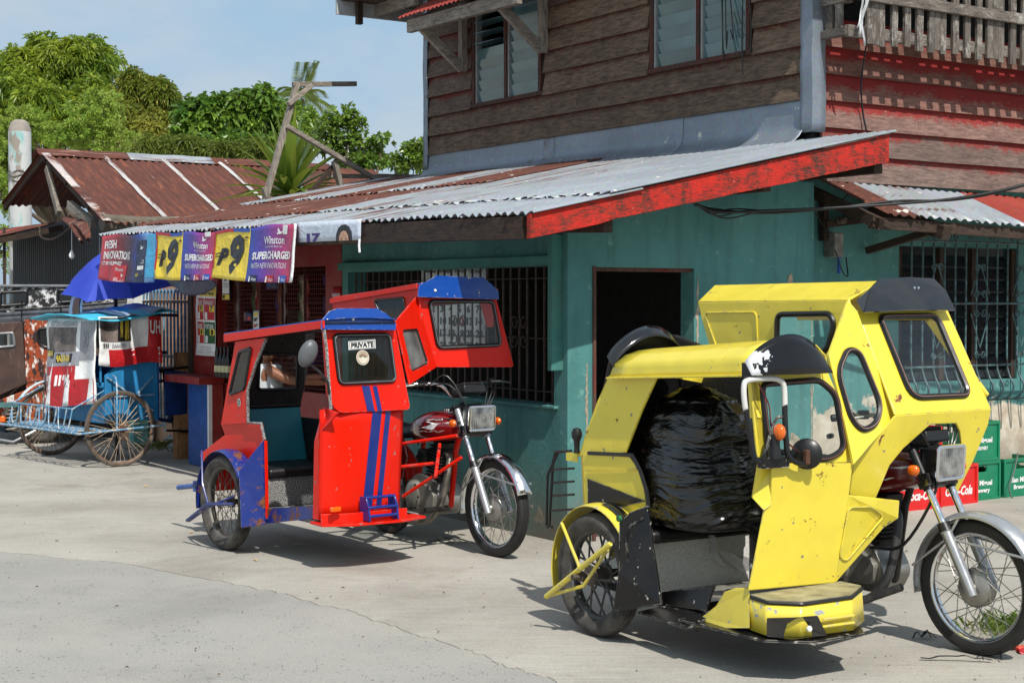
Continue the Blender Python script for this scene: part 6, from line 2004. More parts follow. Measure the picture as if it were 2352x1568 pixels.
    m = MB(); m.tube(smooth_path([mc + V((-.02, .02, -.06)), P(735, 855, .03), mj, P(756, 905, .085)], 4), .008, 8); m.build('mirror_stalk', BLACK, t)
    # ---- canopy over the motorcycle
    XC = .80
    K = lambda x, y, d=0: on(x, y, (1, 0, .10), XC + .168 + d)
    cf = rloop([K(955, 683), K(1141, 690), K(1181, 843), K(1001, 843)], [.01, .02, .03, .03])
    wl = rloop([K(985, 692), K(1131, 692), K(1149, 792), K(1005, 798)], .035)
    m = MB(); m.panel(cf, [inset(wl, .004)], (-.014, 0, 0)); m.build('canopy_front', RED_P, t, smooth=0, bevel=.006)
    w_ = window(t, [p + V((.004, 0, 0)) for p in wl], .013, PANE, 'canopy_windscreen')
    m = MB(); m.tube([p + V((.016, 0, 0)) for p in wl], .003, 5, closed=True); m.build('gasket_line', GREYPL, w_)
    A0 = F(907, 742, -.01); A1 = F(943, 935, -.01)
    sp = [A0, K(955, 683, -.01), K(1001, 843, -.01), F(938, 884, -.01)]
    cen = sum(sp, V((0, 0, 0))) / 4
    n_ = (sp[1] - sp[0]).cross(sp[2] - sp[0]).normalized()
    Z = lambda x, y: on(x, y, tuple(n_), n_.dot(cen))
    wl = rloop([Z(920, 754), Z(957, 752), Z(984, 835), Z(941, 857)], .03)
    wl = [cen + (p - cen) * .86 for p in wl]
    outer = [Z(907, 738), Z(960, 690), Z(985, 760), Z(1003, 835), Z(937, 884)]
    m = MB(); m.panel([Z(905, 738), Z(955, 680), Z(1001, 843), Z(938, 884)], [inset(rloop([Z(920, 757), Z(957, 754), Z(983, 836), Z(942, 856)], .03), .004)], -n_ * .012); m.build('link_panel', RED_P, t, smooth=0, bevel=.004)
    window(t, [p + n_ * .004 for p in rloop([Z(920, 757), Z(957, 754), Z(983, 836), Z(942, 856)], .03)], .011, make_thin_glass('pane with painted reflection', (.75, .8, .8, 1), haze=.5), 'link_window')  # reflection on the link window is mixed in as pale diffuse haze
    ys = .91
    D = lambda x, y: on(x, y, 1, ys)
    wl = rloop([D(862, 690), D(928, 684), D(932, 728), D(880, 740)], .02)
    m = MB(); m.panel([D(764, 682), D(962, 652), D(965, 740), D(905, 760), D(766, 745)], [inset(wl, .003)], (0, .012, 0)); m.build('canopy_side', RED_P, t, smooth=0, bevel=.003)
    window(t, [p + V((0, -.004, 0)) for p in wl], .009, PANE_DARK, 'canopy_window')
    r0 = D(763, 690); r1 = D(962, 655)
    m = MB(); m.panel([r0 + V((0, -.02, -.02)), r1 + V((0, -.02, -.02)), r1 + V((0, -.02, .012)), r0 + V((0, -.02, .012))], (), (0, .012, 0)); m.build('canopy_edge', RED_P, t, smooth=0)
    m = MB(); m.grid(lambda u, v: (r0.x + (r1.x - r0.x) * u, ys - .01 + .58 * v, r0.z + (r1.z - r0.z) * u + .008 + .012 * math.sin(math.pi * v)), 6, 10); m.build('canopy_roof', BLUE_P, t, solid=.008, smooth=60)
    m = MB(); m.panel([(r0.x, ys + .63, r0.z - .02), (r1.x, ys + .60, r1.z - .02), (XC - .02, ys + .60, 1.40), (XC - .08, ys + .60, 1.40), (XC - .16, ys + .60, 1.56), (r0.x, ys + .60, 1.52)], (), (0, .012, 0)); m.build('canopy_side', RED_P, t, smooth=0)
    fr = [K(960, 682, .06), K(1146, 688, .06), K(1144, 667, .055), K(1110, 637, .045), K(1002, 633, .045), K(962, 656, .05)]
    m = MB(); m.add(fr, [tuple(range(6))]); m.add([fr[0], fr[5], K(962, 656, .0), K(960, 682, .0)], [(0, 1, 2, 3)])
    vz = m.build('visor', BLUE_P, t, smooth=0, solid=.006, bevel=.002)
    m = MB(); m.lathe([(0, 0), (.010, 0), (.006, .006), (0, .006)], 10, axis_m(K(1000, 667, .06), (1, 0, .3))); m.build('rivet', WHITEP, vz)
    # ---- motorcycle and the red tubes that tie it to the sidecar
    motorcycle(t, 0.0, 1.21, TANKR, RED_P, CHROME)
    m = MB()
    for a, b in (((915, 1020), (1050, 1000)), ((915, 1072), (1010, 1062)), ((925, 1140), (1060, 1050)), ((1000, 1095), (1010, 1020))):
        m.tube([on(*a, 1, .86), on(*b, 1, 1.06)], .011, 8)
    m.build('link_tube', RED_P, t)
    m = MB(); m.tube([(.0, .0, .30), (.0, 1.1, .30)], .018, 8); m.tube([(.45, .12, .24), (.45, 1.12, .22)], .018, 8); m.tube([(.95, .2, .26), (.80, 1.15, .26)], .018, 8); m.build('chassis_tube', STEELD, t)


red_tricycle()
# ================================================================== yellow tricycle
def yellow_tricycle():
    Y = paint('yellow enamel', C(228, 208, 66), rough=.28, chip=.2, rust=.25, dirt=.14, dent=.34, coat=.2, dust=C(170, 142, 56), wax=.07)
    YW = paint('chipped yellow enamel', C(226, 206, 66), rough=.3, chip=.62, dirt=.3, dent=.2, coat=.3, chipcol=C(150, 152, 152), dust=C(170, 146, 80))
    K = paint('chipped black enamel', C(20, 20, 22), rough=.3, chip=.45, dirt=.03, dent=.2, coat=.15, spec=.3, chipcol=C(170, 166, 156))
    KV = paint('glossy black visor', C(14, 14, 17), rough=.13, chip=0, dirt=.06, dent=.3, coat=.7)
    KP = Mat('black visor with peeled silver corner', rough=.2)
    sx = KP.sep()
    pk = KP.math('ADD', KP.noise(7, 5, .6), KP.math('MULTIPLY', KP.math('SUBTRACT', .22, sx[1]), 1.5))
    pk = KP.math('ADD', pk, KP.math('MULTIPLY', KP.math('SUBTRACT', 1.33, sx[2]), 1.3))
    pk = KP.step(pk, .655, .66)
    KP.set(Base_Color=KP.mix(pk, C(16, 16, 19), C(190, 192, 194)), Roughness=KP.mix(pk, .15, .5))
    SPK = Mat('speckled coating painted sunlit', rough=.7)  # lighter copy of the speckle, sunlight on the seat front put into its colour
    _s = SPK.noise(260, 2, .6)
    SPK.set(Base_Color=SPK.ramp(_s, [(.34, C(110, 110, 110)), (.42, C(200, 198, 192)), (.60, C(222, 220, 214))]))
    t = thing('yellow_tricycle', 'yellow and black motor tricycle with angular canopy and sidecar, nearest the camera', 'tricycle', tuple(YF.o), YF.ang)
    on = YF.on
    P = lambda x, y, yy: on(x, y, 1, yy)
    Q = lambda x, y, xx: on(x, y, 0, xx)
    # ---- sidecar wheel, fender, guard
    wheel(t, (0, 0, .29), .29, .105, n_sp=20, sp_r=.0055, tyre=DUSTY_RUBBER, rim=plain('dusty dark rim', C(84, 82, 80), .7, var=.25), spoke=plain('thick dark spokes', C(74, 72, 72), .65, var=.3), name='sidecar_wheel', hub_r=.05, hubm=SPOKE_D)
    arc_fender(t, (0, .015, .29), .334, .135, .62, 3.5, YW, 'wheel_fender', crown=.012, n=26)
    m = MB(); m.grid(lambda u, v: (((.341) * math.cos(.85 + .6 * u)), .015 + .03 * (2 * v - 1), .29 + (.341) * math.sin(.85 + .6 * u)), 10, 2); m.build('fender_stripe', KV, t, solid=.002)
    g0 = P(1402, 1248, -.09); g1 = P(1254, 1370, -.15)
    m = MB(); pts = [g0.lerp(g1, i / 40) for i in range(41)]
    m.tube(pts, [.0125 + .0022 * (i % 2) for i in range(41)], 8); m.build('wheel_guard', YW, t)
    m = MB(); m.tube([P(1395, 1262, -.06), (.02, -.10, .25), P(1258, 1368, -.14)], .009, 8); m.tube([P(1290, 1200, -.05), (-.02, -.10, .34), (.0, -.11, .28)], .008, 8); m.build('guard_brace', YW, t)
    m = MB(); m.lathe([(0, -.15), (.014, -.15), (.014, -.11), (.026, -.11), (.026, -.08), (.0, -.08)], 12, Matrix.Translation((0, 0, .29)) @ Matrix.Rotation(math.radians(-90), 4, 'X')); m.build('axle_nut', SPOKE_D, t)
    # ---- outer side: rear pillar, lower quarter, black panel
    yp = .105
    m = MB(); m.panel([P(1400, 862, yp), P(1508, 866, yp), P(1474, 940, yp), P(1436, 1039, yp), P(1331, 1046, yp), P(1345, 1000, yp), P(1372, 925, yp)], (), (0, .014, 0)); m.build('rear_pillar', Y, t, smooth=0, bevel=.004)
    m = MB(); a = [P(1400, 862, yp), P(1372, 925, yp), P(1345, 1000, yp), P(1331, 1046, yp)]
    b = [p + V((-.10, .20, 0)) for p in a]
    vs = a + b; m.add(vs, [(0, 1, 5, 4), (1, 2, 6, 5), (2, 3, 7, 6)]); m.build('rear_corner', Y, t, smooth=60, solid=.006)
    m = MB(); m.panel(rloop([P(1338, 1042, yp - .006), P(1440, 1040, yp - .006), P(1474, 1090, yp - .006), P(1484, 1165, yp - .006), P(1425, 1197, yp - .006), P(1390, 1172, yp - .006), P(1344, 1162, yp - .006)], [.01, .04, .06, .02, .02, .02, .02]), (), (0, .014, 0)); lq = m.build('rear_quarter', Y, t, smooth=0, bevel=.004)
    m = MB(); m.panel([P(1349, 1098, yp - .010), P(1483, 1150, yp - .010), P(1404, 1170, yp - .010), P(1350, 1158, yp - .010)], (), (0, .002, 0)); m.build('black_wedge', K, lq, smooth=0)
    m = MB(); m.bar(P(1349, 1080, yp - .012), P(1462, 1076, yp - .012), .006, .006); m.build('crease', Y, lq, smooth=0)
    c0 = P(1338, 1042, yp); c1 = P(1344, 1165, yp)
    m = MB(); m.grid(lambda u, v: tuple(c0.lerp(c1, v) + V((-.16 * math.sin(u * 1.5), .22 * (1 - math.cos(u * 1.5)), 0)) + V((0, .02, -.25 * v * u * .2))), 8, 6); m.build('rear_panel', Y, t, smooth=60, solid=.006)
    m = MB(); m.grid(lambda u, v: (-.33 if v < .5 else -.33 + .25 * (v - .5) * 2, .30 + .40 * u, .30 + .92 * v), 4, 4); m.build('rear_panel', Y, t, solid=.01)
    m = MB(); m.tube([P(1352, 1040, .10), P(1452, 1045, .10), P(1470, 1080, .10), P(1486, 1130, .10), P(1490, 1165, .10)], .010, 6); m.build('door_trim', BLACK, t)
    # knob lamp on its bracket and the rear ladder rack
    kb = P(1325, 1040, .22)
    m = MB(); m.box((-.05, -.03, -.012), (.05, .03, .0), Matrix.Translation(kb)); m.box((-.05, -.032, -.04), (.05, -.028, .0), Matrix.Translation(kb)); m.build('lamp_bracket', Y, t, smooth=0)
    m = MB(); m.lathe([(.018, 0), (.014, .02), (.016, .06), (.026, .08), (.028, .10), (.02, .122), (0, .128)], 16, Matrix.Translation(kb)); m.build('knob_lamp', BLACK, t)
    xr = -.55
    m = MB(); R_ = lambda x, y: on(x, y, 1, .35)
    m.tube([R_(1312, 1035), R_(1276, 1038), R_(1270, 1060), R_(1262, 1205), R_(1258, 1210)], .008, 6); m.tube([R_(1282, 1038), R_(1258, 1090), R_(1255, 1205), R_(1268, 1210)], .008, 6)
    for yy in (1078, 1108, 1138, 1172): m.tube([R_(1270, yy), R_(1318, yy - 3)], .007, 6)
    m.build('ladder_rack', BLACK, t)
    # black lower panel
    pts = [P(1421, 1200, -.085), P(1447, 1175, -.04), P(1487, 1160, .03), P(1519, 1388, .03), P(1412, 1405, -.085), P(1406, 1398, -.09), P(1420, 1310, -.088)]
    m = MB(); m.panel(pts, (), (-.004, .014, 0)); bp = m.build('lower_panel', K, t, smooth=0, bevel=.006)
    m = MB(); m.tube([P(1449, 1385, -.036), P(1438, 1230, -.058), P(1450, 1205, -.036), P(1478, 1190, .012)], .007, 6); m.build('pressed_rib', K, bp)
    m = MB(); m.lathe([(0, 0), (.016, 0), (.014, .012), (0, .014)], 12, axis_m(P(1424, 1190, -.09), (0, -1, 0))); m.build('side_reflector', P_GREEN, t)
    # ---- sill, step board, floor, speckled seat front
    fz = .235
    m = MB(); m.panel([(.26, .10, fz), (.93, .10, fz + .08), (1.02, .66, fz + .08), (.26, .70, fz)], (), (0, 0, -.012)); m.build('floor', plain('dusty sheet floor', C(140, 134, 124), .75, var=.25, vscale=14), t, smooth=0)
    m = MB(); m.panel([P(1518, 1358, .10), P(1640, 1345, .10), P(1620, 1402, .08), P(1520, 1388, .10)], (), (0, .014, 0)); m.build('sill', K, t, smooth=0, bevel=.004)
    m = MB(); m.panel([P(1465, 1403, .02), P(1520, 1390, .09), P(1634, 1412, .09), P(1580, 1441, -.02)], (), (0, 0, -.012)); m.build('step_board', K, t, smooth=0, bevel=.003)
    m = MB(); m.panel([(.20, .12, .22), (.26, .72, .22), (.26, .72, .46), (.18, .12, .46)], (), (-.012, 0, 0)); m.build('seat_front', SPK, t, smooth=0)
    m = MB(); m.box((-.22, .11, .455), (.27, .73, .515)); m.build('seat', SEATV, t, bevel=.02, bseg=3)
    m = MB(); m.panel([(-.30, .13, .51), (-.30, .74, .51), (-.28, .74, .8), (-.07, .74, 1.33), (-.06, .50, 1.405), (-.06, .22, 1.405), (-.07, .10, 1.29), (-.28, .13, .8)], (), (.03, 0, 0)); m.build('backrest', SEATV, t, bevel=.02)
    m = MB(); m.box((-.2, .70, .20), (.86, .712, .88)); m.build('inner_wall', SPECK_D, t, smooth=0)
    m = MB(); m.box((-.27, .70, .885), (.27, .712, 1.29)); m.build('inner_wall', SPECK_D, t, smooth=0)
    # ---- barrel roof with drip rail
    a = P(1398, 868, .08); b = P(1736, 862, .08)
    za, zb_ = a.z + .0, b.z + .0
    W_ = .60
    def roof(u, v):
        x = a.x + (b.x - a.x) * u; z0 = za + (zb_ - za) * u
        prof = [(0, 0), (0.010, .072), (.065, .118), (.13, .140), (.20, .148), (.27, .14), (.335, .118), (.39, .072), (.40, 0)]
        k = v * 8; i = min(7, int(k)); f = k - i
        y = prof[i][0] * (1 - f) + prof[i + 1][0] * f; z = prof[i][1] * (1 - f) + prof[i + 1][1] * f
        tp = 1 - .10 * (1 - u)
        return (x + (.05 * (z / .148)) * (1 - u), .085 + y, z0 + z * tp)
    m = MB(); m.grid(roof, 8, 24); m.build('roof', Y, t, smooth=50, solid=.006)
    m = MB(); m.grid(lambda u, v: (a.x + .01 + (b.x - a.x - .02) * u, .095 + .38 * v, za + (zb_ - za) * u + .01), 2, 2); m.build('headliner', SPECK_D, t, solid=.005)
    m = MB(); m.bar(a + V((0, -.006, 0)), b + V((0, -.006, 0)), .022, .010); m.build('drip_rail', Y, t, smooth=0, bevel=.003)
    # rear visor, an arched black strip standing off the roof
    m = MB(); r0 = P(1420, 830, .10)
    m.grid(lambda u, v: (r0.x - .02 - .05 * v + .03 * math.sin(math.pi * u), .085 + .47 * u, za + .065 + .145 * math.sin(math.pi * u) ** .75 + .05 * (v - .3) * (1 if u < .9 else .6)), 20, 3); m.build('rear_visor', KV, t, smooth=60, solid=.004)
    # ---- front: upper panel with window
    nf = (1, 0, .11); kf = 1.0 + .11 * 1.0
    F = lambda x, y, d=0: on(x, y, nf, kf + d)
    up = [F(1722, 852), F(1800, 800), F(1905, 850), F(1930, 900), F(1985, 1085), F(1958, 1064), F(1764, 1066), F(1741, 1064)]
    wl = rloop([F(1748, 882), F(1880, 872), F(1918, 905), F(1938, 1030), F(1905, 1052), F(1766, 1058)], [.04, .04, .04, .04, .04, .05])
    m = MB(); m.panel([F(1722, 852), F(1760, 815), F(1800, 803), F(1850, 812), F(1900, 848), F(1930, 920), F(1962, 1062), F(1742, 1068)], [inset(wl, .004)], (-.014, 0, 0)); m.build('front_panel', Y, t, smooth=0, bevel=.005)
    w_ = window(t, [p + V((.004, 0, 0)) for p in wl], .014, PANE, 'windscreen')
    m = MB(); m.tube([p + V((.017, 0, 0)) for p in wl], .0022, 5, closed=True); m.build('gasket_line', plain('red gasket line', C(120, 70, 56), .6), w_)
    m = MB(); gc = F(1910, 1000, -.02); m.tube([gc, gc + V((.02, -.035, .0))], .012, 8); m.build('window_catch', BLACK, w_)
    # front pillar strip at the door
    m = MB(); m.panel([F(1722, 866), F(1738, 866), F(1756, 1000), F(1762, 1064), F(1748, 1064)], (), (-.02, 0, 0)); m.panel([P(1716, 868, .10), P(1724, 868, .10), P(1740, 960, .10), P(1722, 960, .10)], (), (0, .02, 0)); m.build('front_pillar', Y, t, smooth=0, bevel=.003)
    # elbow flap beside the door and lower front shield
    el = [F(1741, 1062), F(1760, 1064, .0), F(1780, 1075, .01), Q(1764, 1205, 1.0), on(1730, 1142, 1, .10)]
    m = MB(); m.panel([F(1741, 1064), F(1776, 1066), F(1772, 1160), F(1755, 1172), P(1728, 1142, .09)], (), (-.012, .004, 0)); m.build('elbow_flap', Y, t, smooth=0, bevel=.004)
    XL = lambda z: .985 + .055 * (z - .36) / .5
    nl = (1, 0, -.11); kl = .985 - .11 * .36
    Lo = lambda x, y, d=0: on(x, y, nl, kl + d)
    A, B_, Cc, D = Lo(1774, 1064), Lo(1960, 1063), Lo(1920, 1338), Lo(1720, 1356)
    Dm = Lo(1756, 1170)
    m = MB(); m.panel([A, B_, Lo(1951, 1138), Cc, D, Dm, Lo(1772, 1150)], (), (-.012, 0, 0)); ls = m.build('leg_shield', Y, t, smooth=0, bevel=.006)
    # flank of the shield with a pressed panel
    fl = [Lo(1951, 1136), Q(2067, 1149, .93), Q(2064, 1190, .93), Q(2030, 1212, .92), Cc]
    m = MB(); m.panel(fl, (), (-.012, 0, 0)); fk = m.build('shield_flank', Y, t, smooth=0, bevel=.006)
    c_ = sum(fl, V((0, 0, 0))) / len(fl); n_ = (fl[1] - fl[0]).cross(fl[4] - fl[0]).normalized()
    if n_.x < 0: n_ = -n_
    Z = lambda x, y, d=.003: on(x, y, tuple(n_), n_.dot(fl[0]) + d)
    m = MB(); m.tube(rloop([Z(1950, 1165), Z(2000, 1163), Z(2030, 1185), Z(1945, 1288), Z(1928, 1280)], .03), .004, 6, closed=True); m.build('pressed_rib', Y, fk)
    # ---- canopy face
    nc = (1, 0, .5); kc = 1.55
    Kf = lambda x, y, d=0: on(x, y, nc, kc + d)
    cf = [Kf(1969, 714), Kf(1990, 706), Kf(2175, 706), Kf(2190, 740), Kf(2277, 938), Kf(2057, 954)]
    wl = rloop([Kf(2018, 728), Kf(2150, 726), Kf(2226, 908), Kf(2092, 914)], [.04, .05, .05, .07])
    m = MB(); m.panel(cf, [inset(wl, .004)], (-.014, 0, 0)); m.build('canopy_front', Y, t, smooth=0, bevel=.006)
    w_ = window(t, [p + V((.004, 0, .002)) for p in wl], .015, PANE, 'canopy_windscreen')
    m = MB(); m.tube([p + V((.017, 0, .007)) for p in wl], .0022, 5, closed=True); m.build('gasket_line', plain('pink gasket line', C(150, 110, 100), .6), w_)
    # lower lip of the canopy: bends back under, arch cut for the headlamp
    nb = (1, 0, -.25); kb_ = 1.02 - .25 * 1.065
    Lb = lambda x, y, d=0: on(x, y, nb, kb_ + d)
    p0 = Kf(2057, 954); p1 = Kf(2277, 938)
    lip = [Lb(2057, 954), Lb(2277, 938), Lb(2270, 975), Lb(2235, 1060), Lb(2200, 1130), Lb(2190, 1135), Lb(2178, 1128), Lb(2212, 1050), Lb(2205, 990), Lb(2197, 972), Lb(2138, 974), Lb(2075, 1030), Lb(2044, 1068), Lb(2012, 1144), Lb(2000, 1146), Lb(1952, 1136), Lb(1961, 1066)]
    m = MB(); m.panel(lip, (), (-.012, 0, 0)); m.build('canopy_cheek', Y, t, smooth=0, bevel=.004)
    # link panel with oval window between sidecar and canopy
    q0, q1, q2 = F(1905, 830), Kf(1969, 716), Kf(2057, 954)
    q3 = F(1962, 1066)
    n_ = (q2 - q0).cross(q1 - q3).normalized()
    if n_.x < 0: n_ = -n_
    mid = (q0 + q1 + q2 + q3) / 4
    Z = lambda x, y, d=0: on(x, y, tuple(n_), n_.dot(mid) + d)
    wl = rloop([Z(1945, 802), Z(1972, 808), Z(2022, 930), Z(2012, 975), Z(1978, 990), Z(1952, 960), Z(1922, 855)], .06)
    m = MB(); m.panel([Z(1948, 690), Z(1969, 714), Z(2057, 954), Z(1961, 1066), Z(1930, 920), Z(1903, 815)], [inset(wl, .004)], -n_ * .012); m.build('link_panel', Y, t, smooth=0, bevel=.005)
    w_ = window(t, [p + n_ * .004 for p in wl], .014, PANE, 'oval_window')
    m = MB(); m.tube([p + n_ * .017 for p in wl], .0022, 5, closed=True); m.build('gasket_line', plain('pale gasket line', C(150, 120, 110), .6), w_)
    # ---- canopy side, roof slabs
    ys = .88
    Sd = lambda x, y: on(x, y, 1, ys)
    wl = rloop([Sd(1787, 722), Sd(1908, 720), Sd(1918, 745), Sd(1900, 806), Sd(1785, 806)], .035)
    side = [Sd(1603, 694), Sd(1948, 688), Sd(1960, 720), Sd(1905, 815), Sd(1640, 830), Sd(1612, 735)]
    m = MB(); m.panel(side, [inset(wl, .003)], (0, .012, 0)); cs = m.build('canopy_side', Y, t, smooth=0, bevel=.004)
    window(t, [p + V((0, -.004, 0)) for p in wl], .014, PANE, 'canopy_side_window')
    m = MB(); m.tube(rloop([p + V((0, -.003, 0)) for p in (Sd(1619, 718), Sd(1738, 716), Sd(1742, 800), Sd(1648, 800))], .03), .004, 6, closed=True); m.build('pressed_rib', Y, cs)
    s0 = Sd(1603, 692); s1 = Sd(1948, 688)
    e0 = on(1641, 655, 1, ys + .20); e1 = on(2022, 645, 1, ys + .20)
    m = MB(); m.panel([s0, s1, e1, e0], (), (0, .004, -.010)); m.build('canopy_roof', Y, t, smooth=0, bevel=.004)
    m = MB(); m.panel([e0, e1, e1 + V((0, .27, .0)), e0 + V((0, .27, 0))], (), (0, 0, -.010)); m.build('canopy_roof', Y, t, smooth=0)
    m = MB(); f0 = s0 + V((0, .65, 0)); f1 = s1 + V((0, .65, 0)); m.panel([e0 + V((0, .27, 0)), e1 + V((0, .27, 0)), f1, f0], (), (0, -.004, -.010)); m.build('canopy_roof', Y, t, smooth=0)
    m = MB(); m.panel([f0, f1, f1 + V((-.02, 0, -.10)), f0 + V((.04, 0, -.10))], (), (0, .01, 0)); m.build('canopy_side', Y, t, smooth=0)
    m = MB(); m.bar((.62, ys + .63, 1.5), (.98, ys + .63, 1.12), .02, .05); m.build('canopy_stay', Y, t, smooth=0, bevel=.006)
    # visors: canopy and sidecar
    vz = MB()
    fr = [Kf(1984, 718, .07), Kf(2088, 712, .075), Kf(2194, 713, .06), Kf(2172, 668, .06), Kf(2144, 640, .05), Kf(2085, 637, .055), Kf(2021, 641, .05), Kf(1999, 664, .06)]
    vz.add(fr, [tuple(range(8))]); vz.add([Kf(1968, 690, .0), Kf(1975, 705, .0), fr[0], fr[7]], [(0, 1, 2, 3)]); vz.add([fr[6], fr[7], Kf(1968, 690, .0), Kf(2000, 662, -.02)], [(0, 1, 2, 3)])
    o = vz.build('canopy_visor', KV, t, smooth=0, solid=.006)
    for xx in (2101, 2110):
        m = MB(); m.lathe([(0, 0), (.007, 0), (.004, .004), (0, .004)], 10, axis_m(Kf(xx, 661, .065), (1, 0, .2))); m.build('rivet', CHROME, o)
    m = MB()
    L0, R0 = F(1727, 862, .085), F(1913, 856, .085)
    def sv(u, v):
        p = L0.lerp(R0, u)
        h = .012 + .155 * math.sin(math.pi * (.04 + .92 * u)) ** .62
        return (p.x + .025 * math.sin(math.pi * u) - .045 * v, p.y, p.z + h * v)
    m.grid(sv, 24, 4); m.build('visor', KP, t, smooth=60, solid=.004)
    m = MB(); m.box((-.05, -.012, -.03), (.03, .0, .03), Matrix.Translation(F(1727, 850, .05))); m.build('visor_bracket', K, t, smooth=0)
    # ---- mirror rack with amber lamp and round mirror
    R2 = lambda x, y, d=.07: F(x, y, d)
    TB = Mat('tube painted black and white', rough=.4)
    zz = TB.sep()[2]; TB.set(Base_Color=TB.mix(TB.step(TB.math('ADD', TB.math('SUBTRACT', zz, .6), TB.math('MULTIPLY', TB.noise(9, 4), .10)), .575, .58), C(22, 22, 24), C(206, 204, 198)), Metallic=.1)
    m = MB(); m.tube(smooth_path([R2(1745, 1062), R2(1733, 1050), R2(1724, 1000), R2(1711, 930), R2(1709, 885), R2(1720, 873), R2(1760, 869), R2(1788, 872), R2(1801, 890), R2(1803, 960), R2(1806, 1015), R2(1812, 1048), R2(1838, 1064), R2(1872, 1061)], 5), .012, 10); m.build('mirror_rack', TB, t)
    m = MB(); m.box((-.03, -.07, -.03), (.012, .07, .015), Matrix.Translation(R2(1780, 1057, .05))); m.tube([R2(1752, 1056), R2(1778, 970), R2(1786, 958), R2(1800, 957)], .007, 6); m.build('rack_plate', K, t, smooth=30)
    c = R2(1791, 992, .10)
    m = MB(); m.lathe([(0, -.02), (.02, -.018), (.023, 0), (.018, .018), (.008, .026), (0, .028)], 18, axis_m(c, (1, -.1, .05)) @ Matrix.Diagonal((1, 1.55, 1, 1))); lamp = m.build('amber_lamp', ORANGE, t)
    m = MB(); m.tube([c + V((-.03, -.005, -.01)), c + V((-.03, -.003, -.06)), R2(1780, 1052, .06)], [.026, .024, .03], 12); m.build('lamp_stem', BLACK, t)
    c = R2(1853, 1042, .06)
    m = MB(); m.lathe([(0, -.022), (.03, -.018), (.062, -.006), (.066, .0), (.064, .008), (0, .008)], 28, axis_m(c, (-.6, .78, .0)) @ Matrix.Diagonal((1, 1, 1, 1))); mi = m.build('mirror', BLACK, t)
    m = MB(); m.box((-.012, -.012, -.03), (.012, .012, .03), Matrix.Translation(c + V((.02, -.02, -.01)))); m.build('mirror_clamp', plain('rusty clamp', C(100, 62, 40), .8, var=.3), mi, smooth=0, bevel=.004)
    for k in range(2):
        m = MB(); m.tube(smooth_path([R2(1742, 880, .05), R2(1766, 930, .06), R2(1772, 975 + 10 * k, .06), R2(1800, 1010, .05), R2(1840, 1040, .05)], 5), .003, 5); m.build('wire', BLACK if k else plain('red wire skin', C(130, 30, 30), .5), t)
    # ---- step bumper
    T0 = [(.975, .08, .345), (1.10, .06, .345), (1.20, .16, .345), (1.22, .42, .35), (1.10, .60, .35), (.975, .60, .35)]
    m = MB(); m.panel(rloop(T0, .010), (), (0, 0, -.012)); m.build('step_tread', plain('worn step tread', C(150, 142, 112), .6, var=.3, vscale=12), t, smooth=0, bevel=.004)
    m = MB()
    up_ = rloop([V(p) for p in T0], .010); dn = [V((p.x + .008, p.y + (p.y - .33) * .03, .20)) for p in up_]
    n = len(up_); up_ = [p + V((0, 0, -.014)) for p in up_]
    m.add(up_ + dn, [(i, (i + 1) % n, n + (i + 1) % n, n + i) for i in range(n)]); ap = m.build('step_apron', YW, t, smooth=25, solid=.006)
    for (a_, b_) in (((1.228, .24, .235), (1.238, .42, .235)), ((1.228, .25, .265), (1.236, .42, .265))):
        m = MB(); m.bar(V(a_) + V((.004, 0, 0)), V(b_) + V((.004, 0, 0)), .008, .010); m.build('pressed_rib', YW, ap, smooth=0, bevel=.003)
    m = MB(); m.tube([p + V((.004, 0, .002)) for p in up_], .008, 6, closed=True); m.build('step_edging', BLACK, t)
    m = MB(); m.panel([P(1722, 1350, .085), P(1690, 1350, .085), P(1664, 1360, .08), P(1645, 1392, .075), P(1620, 1412, .07), P(1578, 1438, .06), P(1660, 1442, .05), P(1722, 1442, .05)], (), (-.012, .008, 0)); m.build('corner_apron', YW, t, smooth=0, bevel=.004)
    m = MB(); m.panel([(1.12, .045, .20), (1.12, .045, .275), (1.206, .11, .285), (1.232, .22, .285), (1.236, .27, .20), (1.214, .10, .197)], (), (.008, -.006, 0)); lh = m.build('lamp_recess', KV, t, smooth=0, bevel=.003)
    m = MB(); m.lathe([(0, 0), (.013, 0), (.010, .008), (0, .010)], 12, axis_m((1.232, .175, .235), (1, -.35, 0))); m.build('small_lamp', WHITEP, lh)
    m = MB(); m.panel([(.6, .0, .185), (1.12, .02, .188), (1.26, .16, .19), (1.26, .46, .19), (1.12, .56, .19), (.6, .56, .185)], (), (0, 0, -.010)); m.build('under_tray', K, t, smooth=0)
    # ---- motorcycle
    motorcycle(t, -.02, 1.20, paint('dark red tank enamel', C(110, 10, 16), rough=.15, dirt=.1, coat=.7), STEELD, FENDER_SILVER, steer=.10, low=True)
    m = MB(); m.tube([(.0, .0, .29), (.0, 1.1, .29)], .02, 8); m.tube([(.45, .12, .18), (.45, 1.12, .20)], .02, 8); m.tube([(.95, .3, .18), (.80, 1.15, .24)], .02, 8); m.tube([(-.2, .12, .22), (1.0, .12, .17)], .02, 8); m.build('chassis_tube', STEELD, t)
    # ---- black refuse sack on the seat
    BAG = Mat('black bin liner', base=C(9, 9, 10), rough=.25)
    BAG.set(Specular_IOR_Level=.8, Roughness=BAG.ramp(BAG.noise(6, 3), [(.3, .22), (.7, .36)]), Coat_Weight=.2, Coat_Roughness=.15)
    wv = BAG.mix(.12, BAG.co, BAG.noise(4, 3)); r1 = BAG.noise(2.0, 2, .5, co=BAG.map((4, 4, 17), rot=(.25, .2, 0), co=wv))
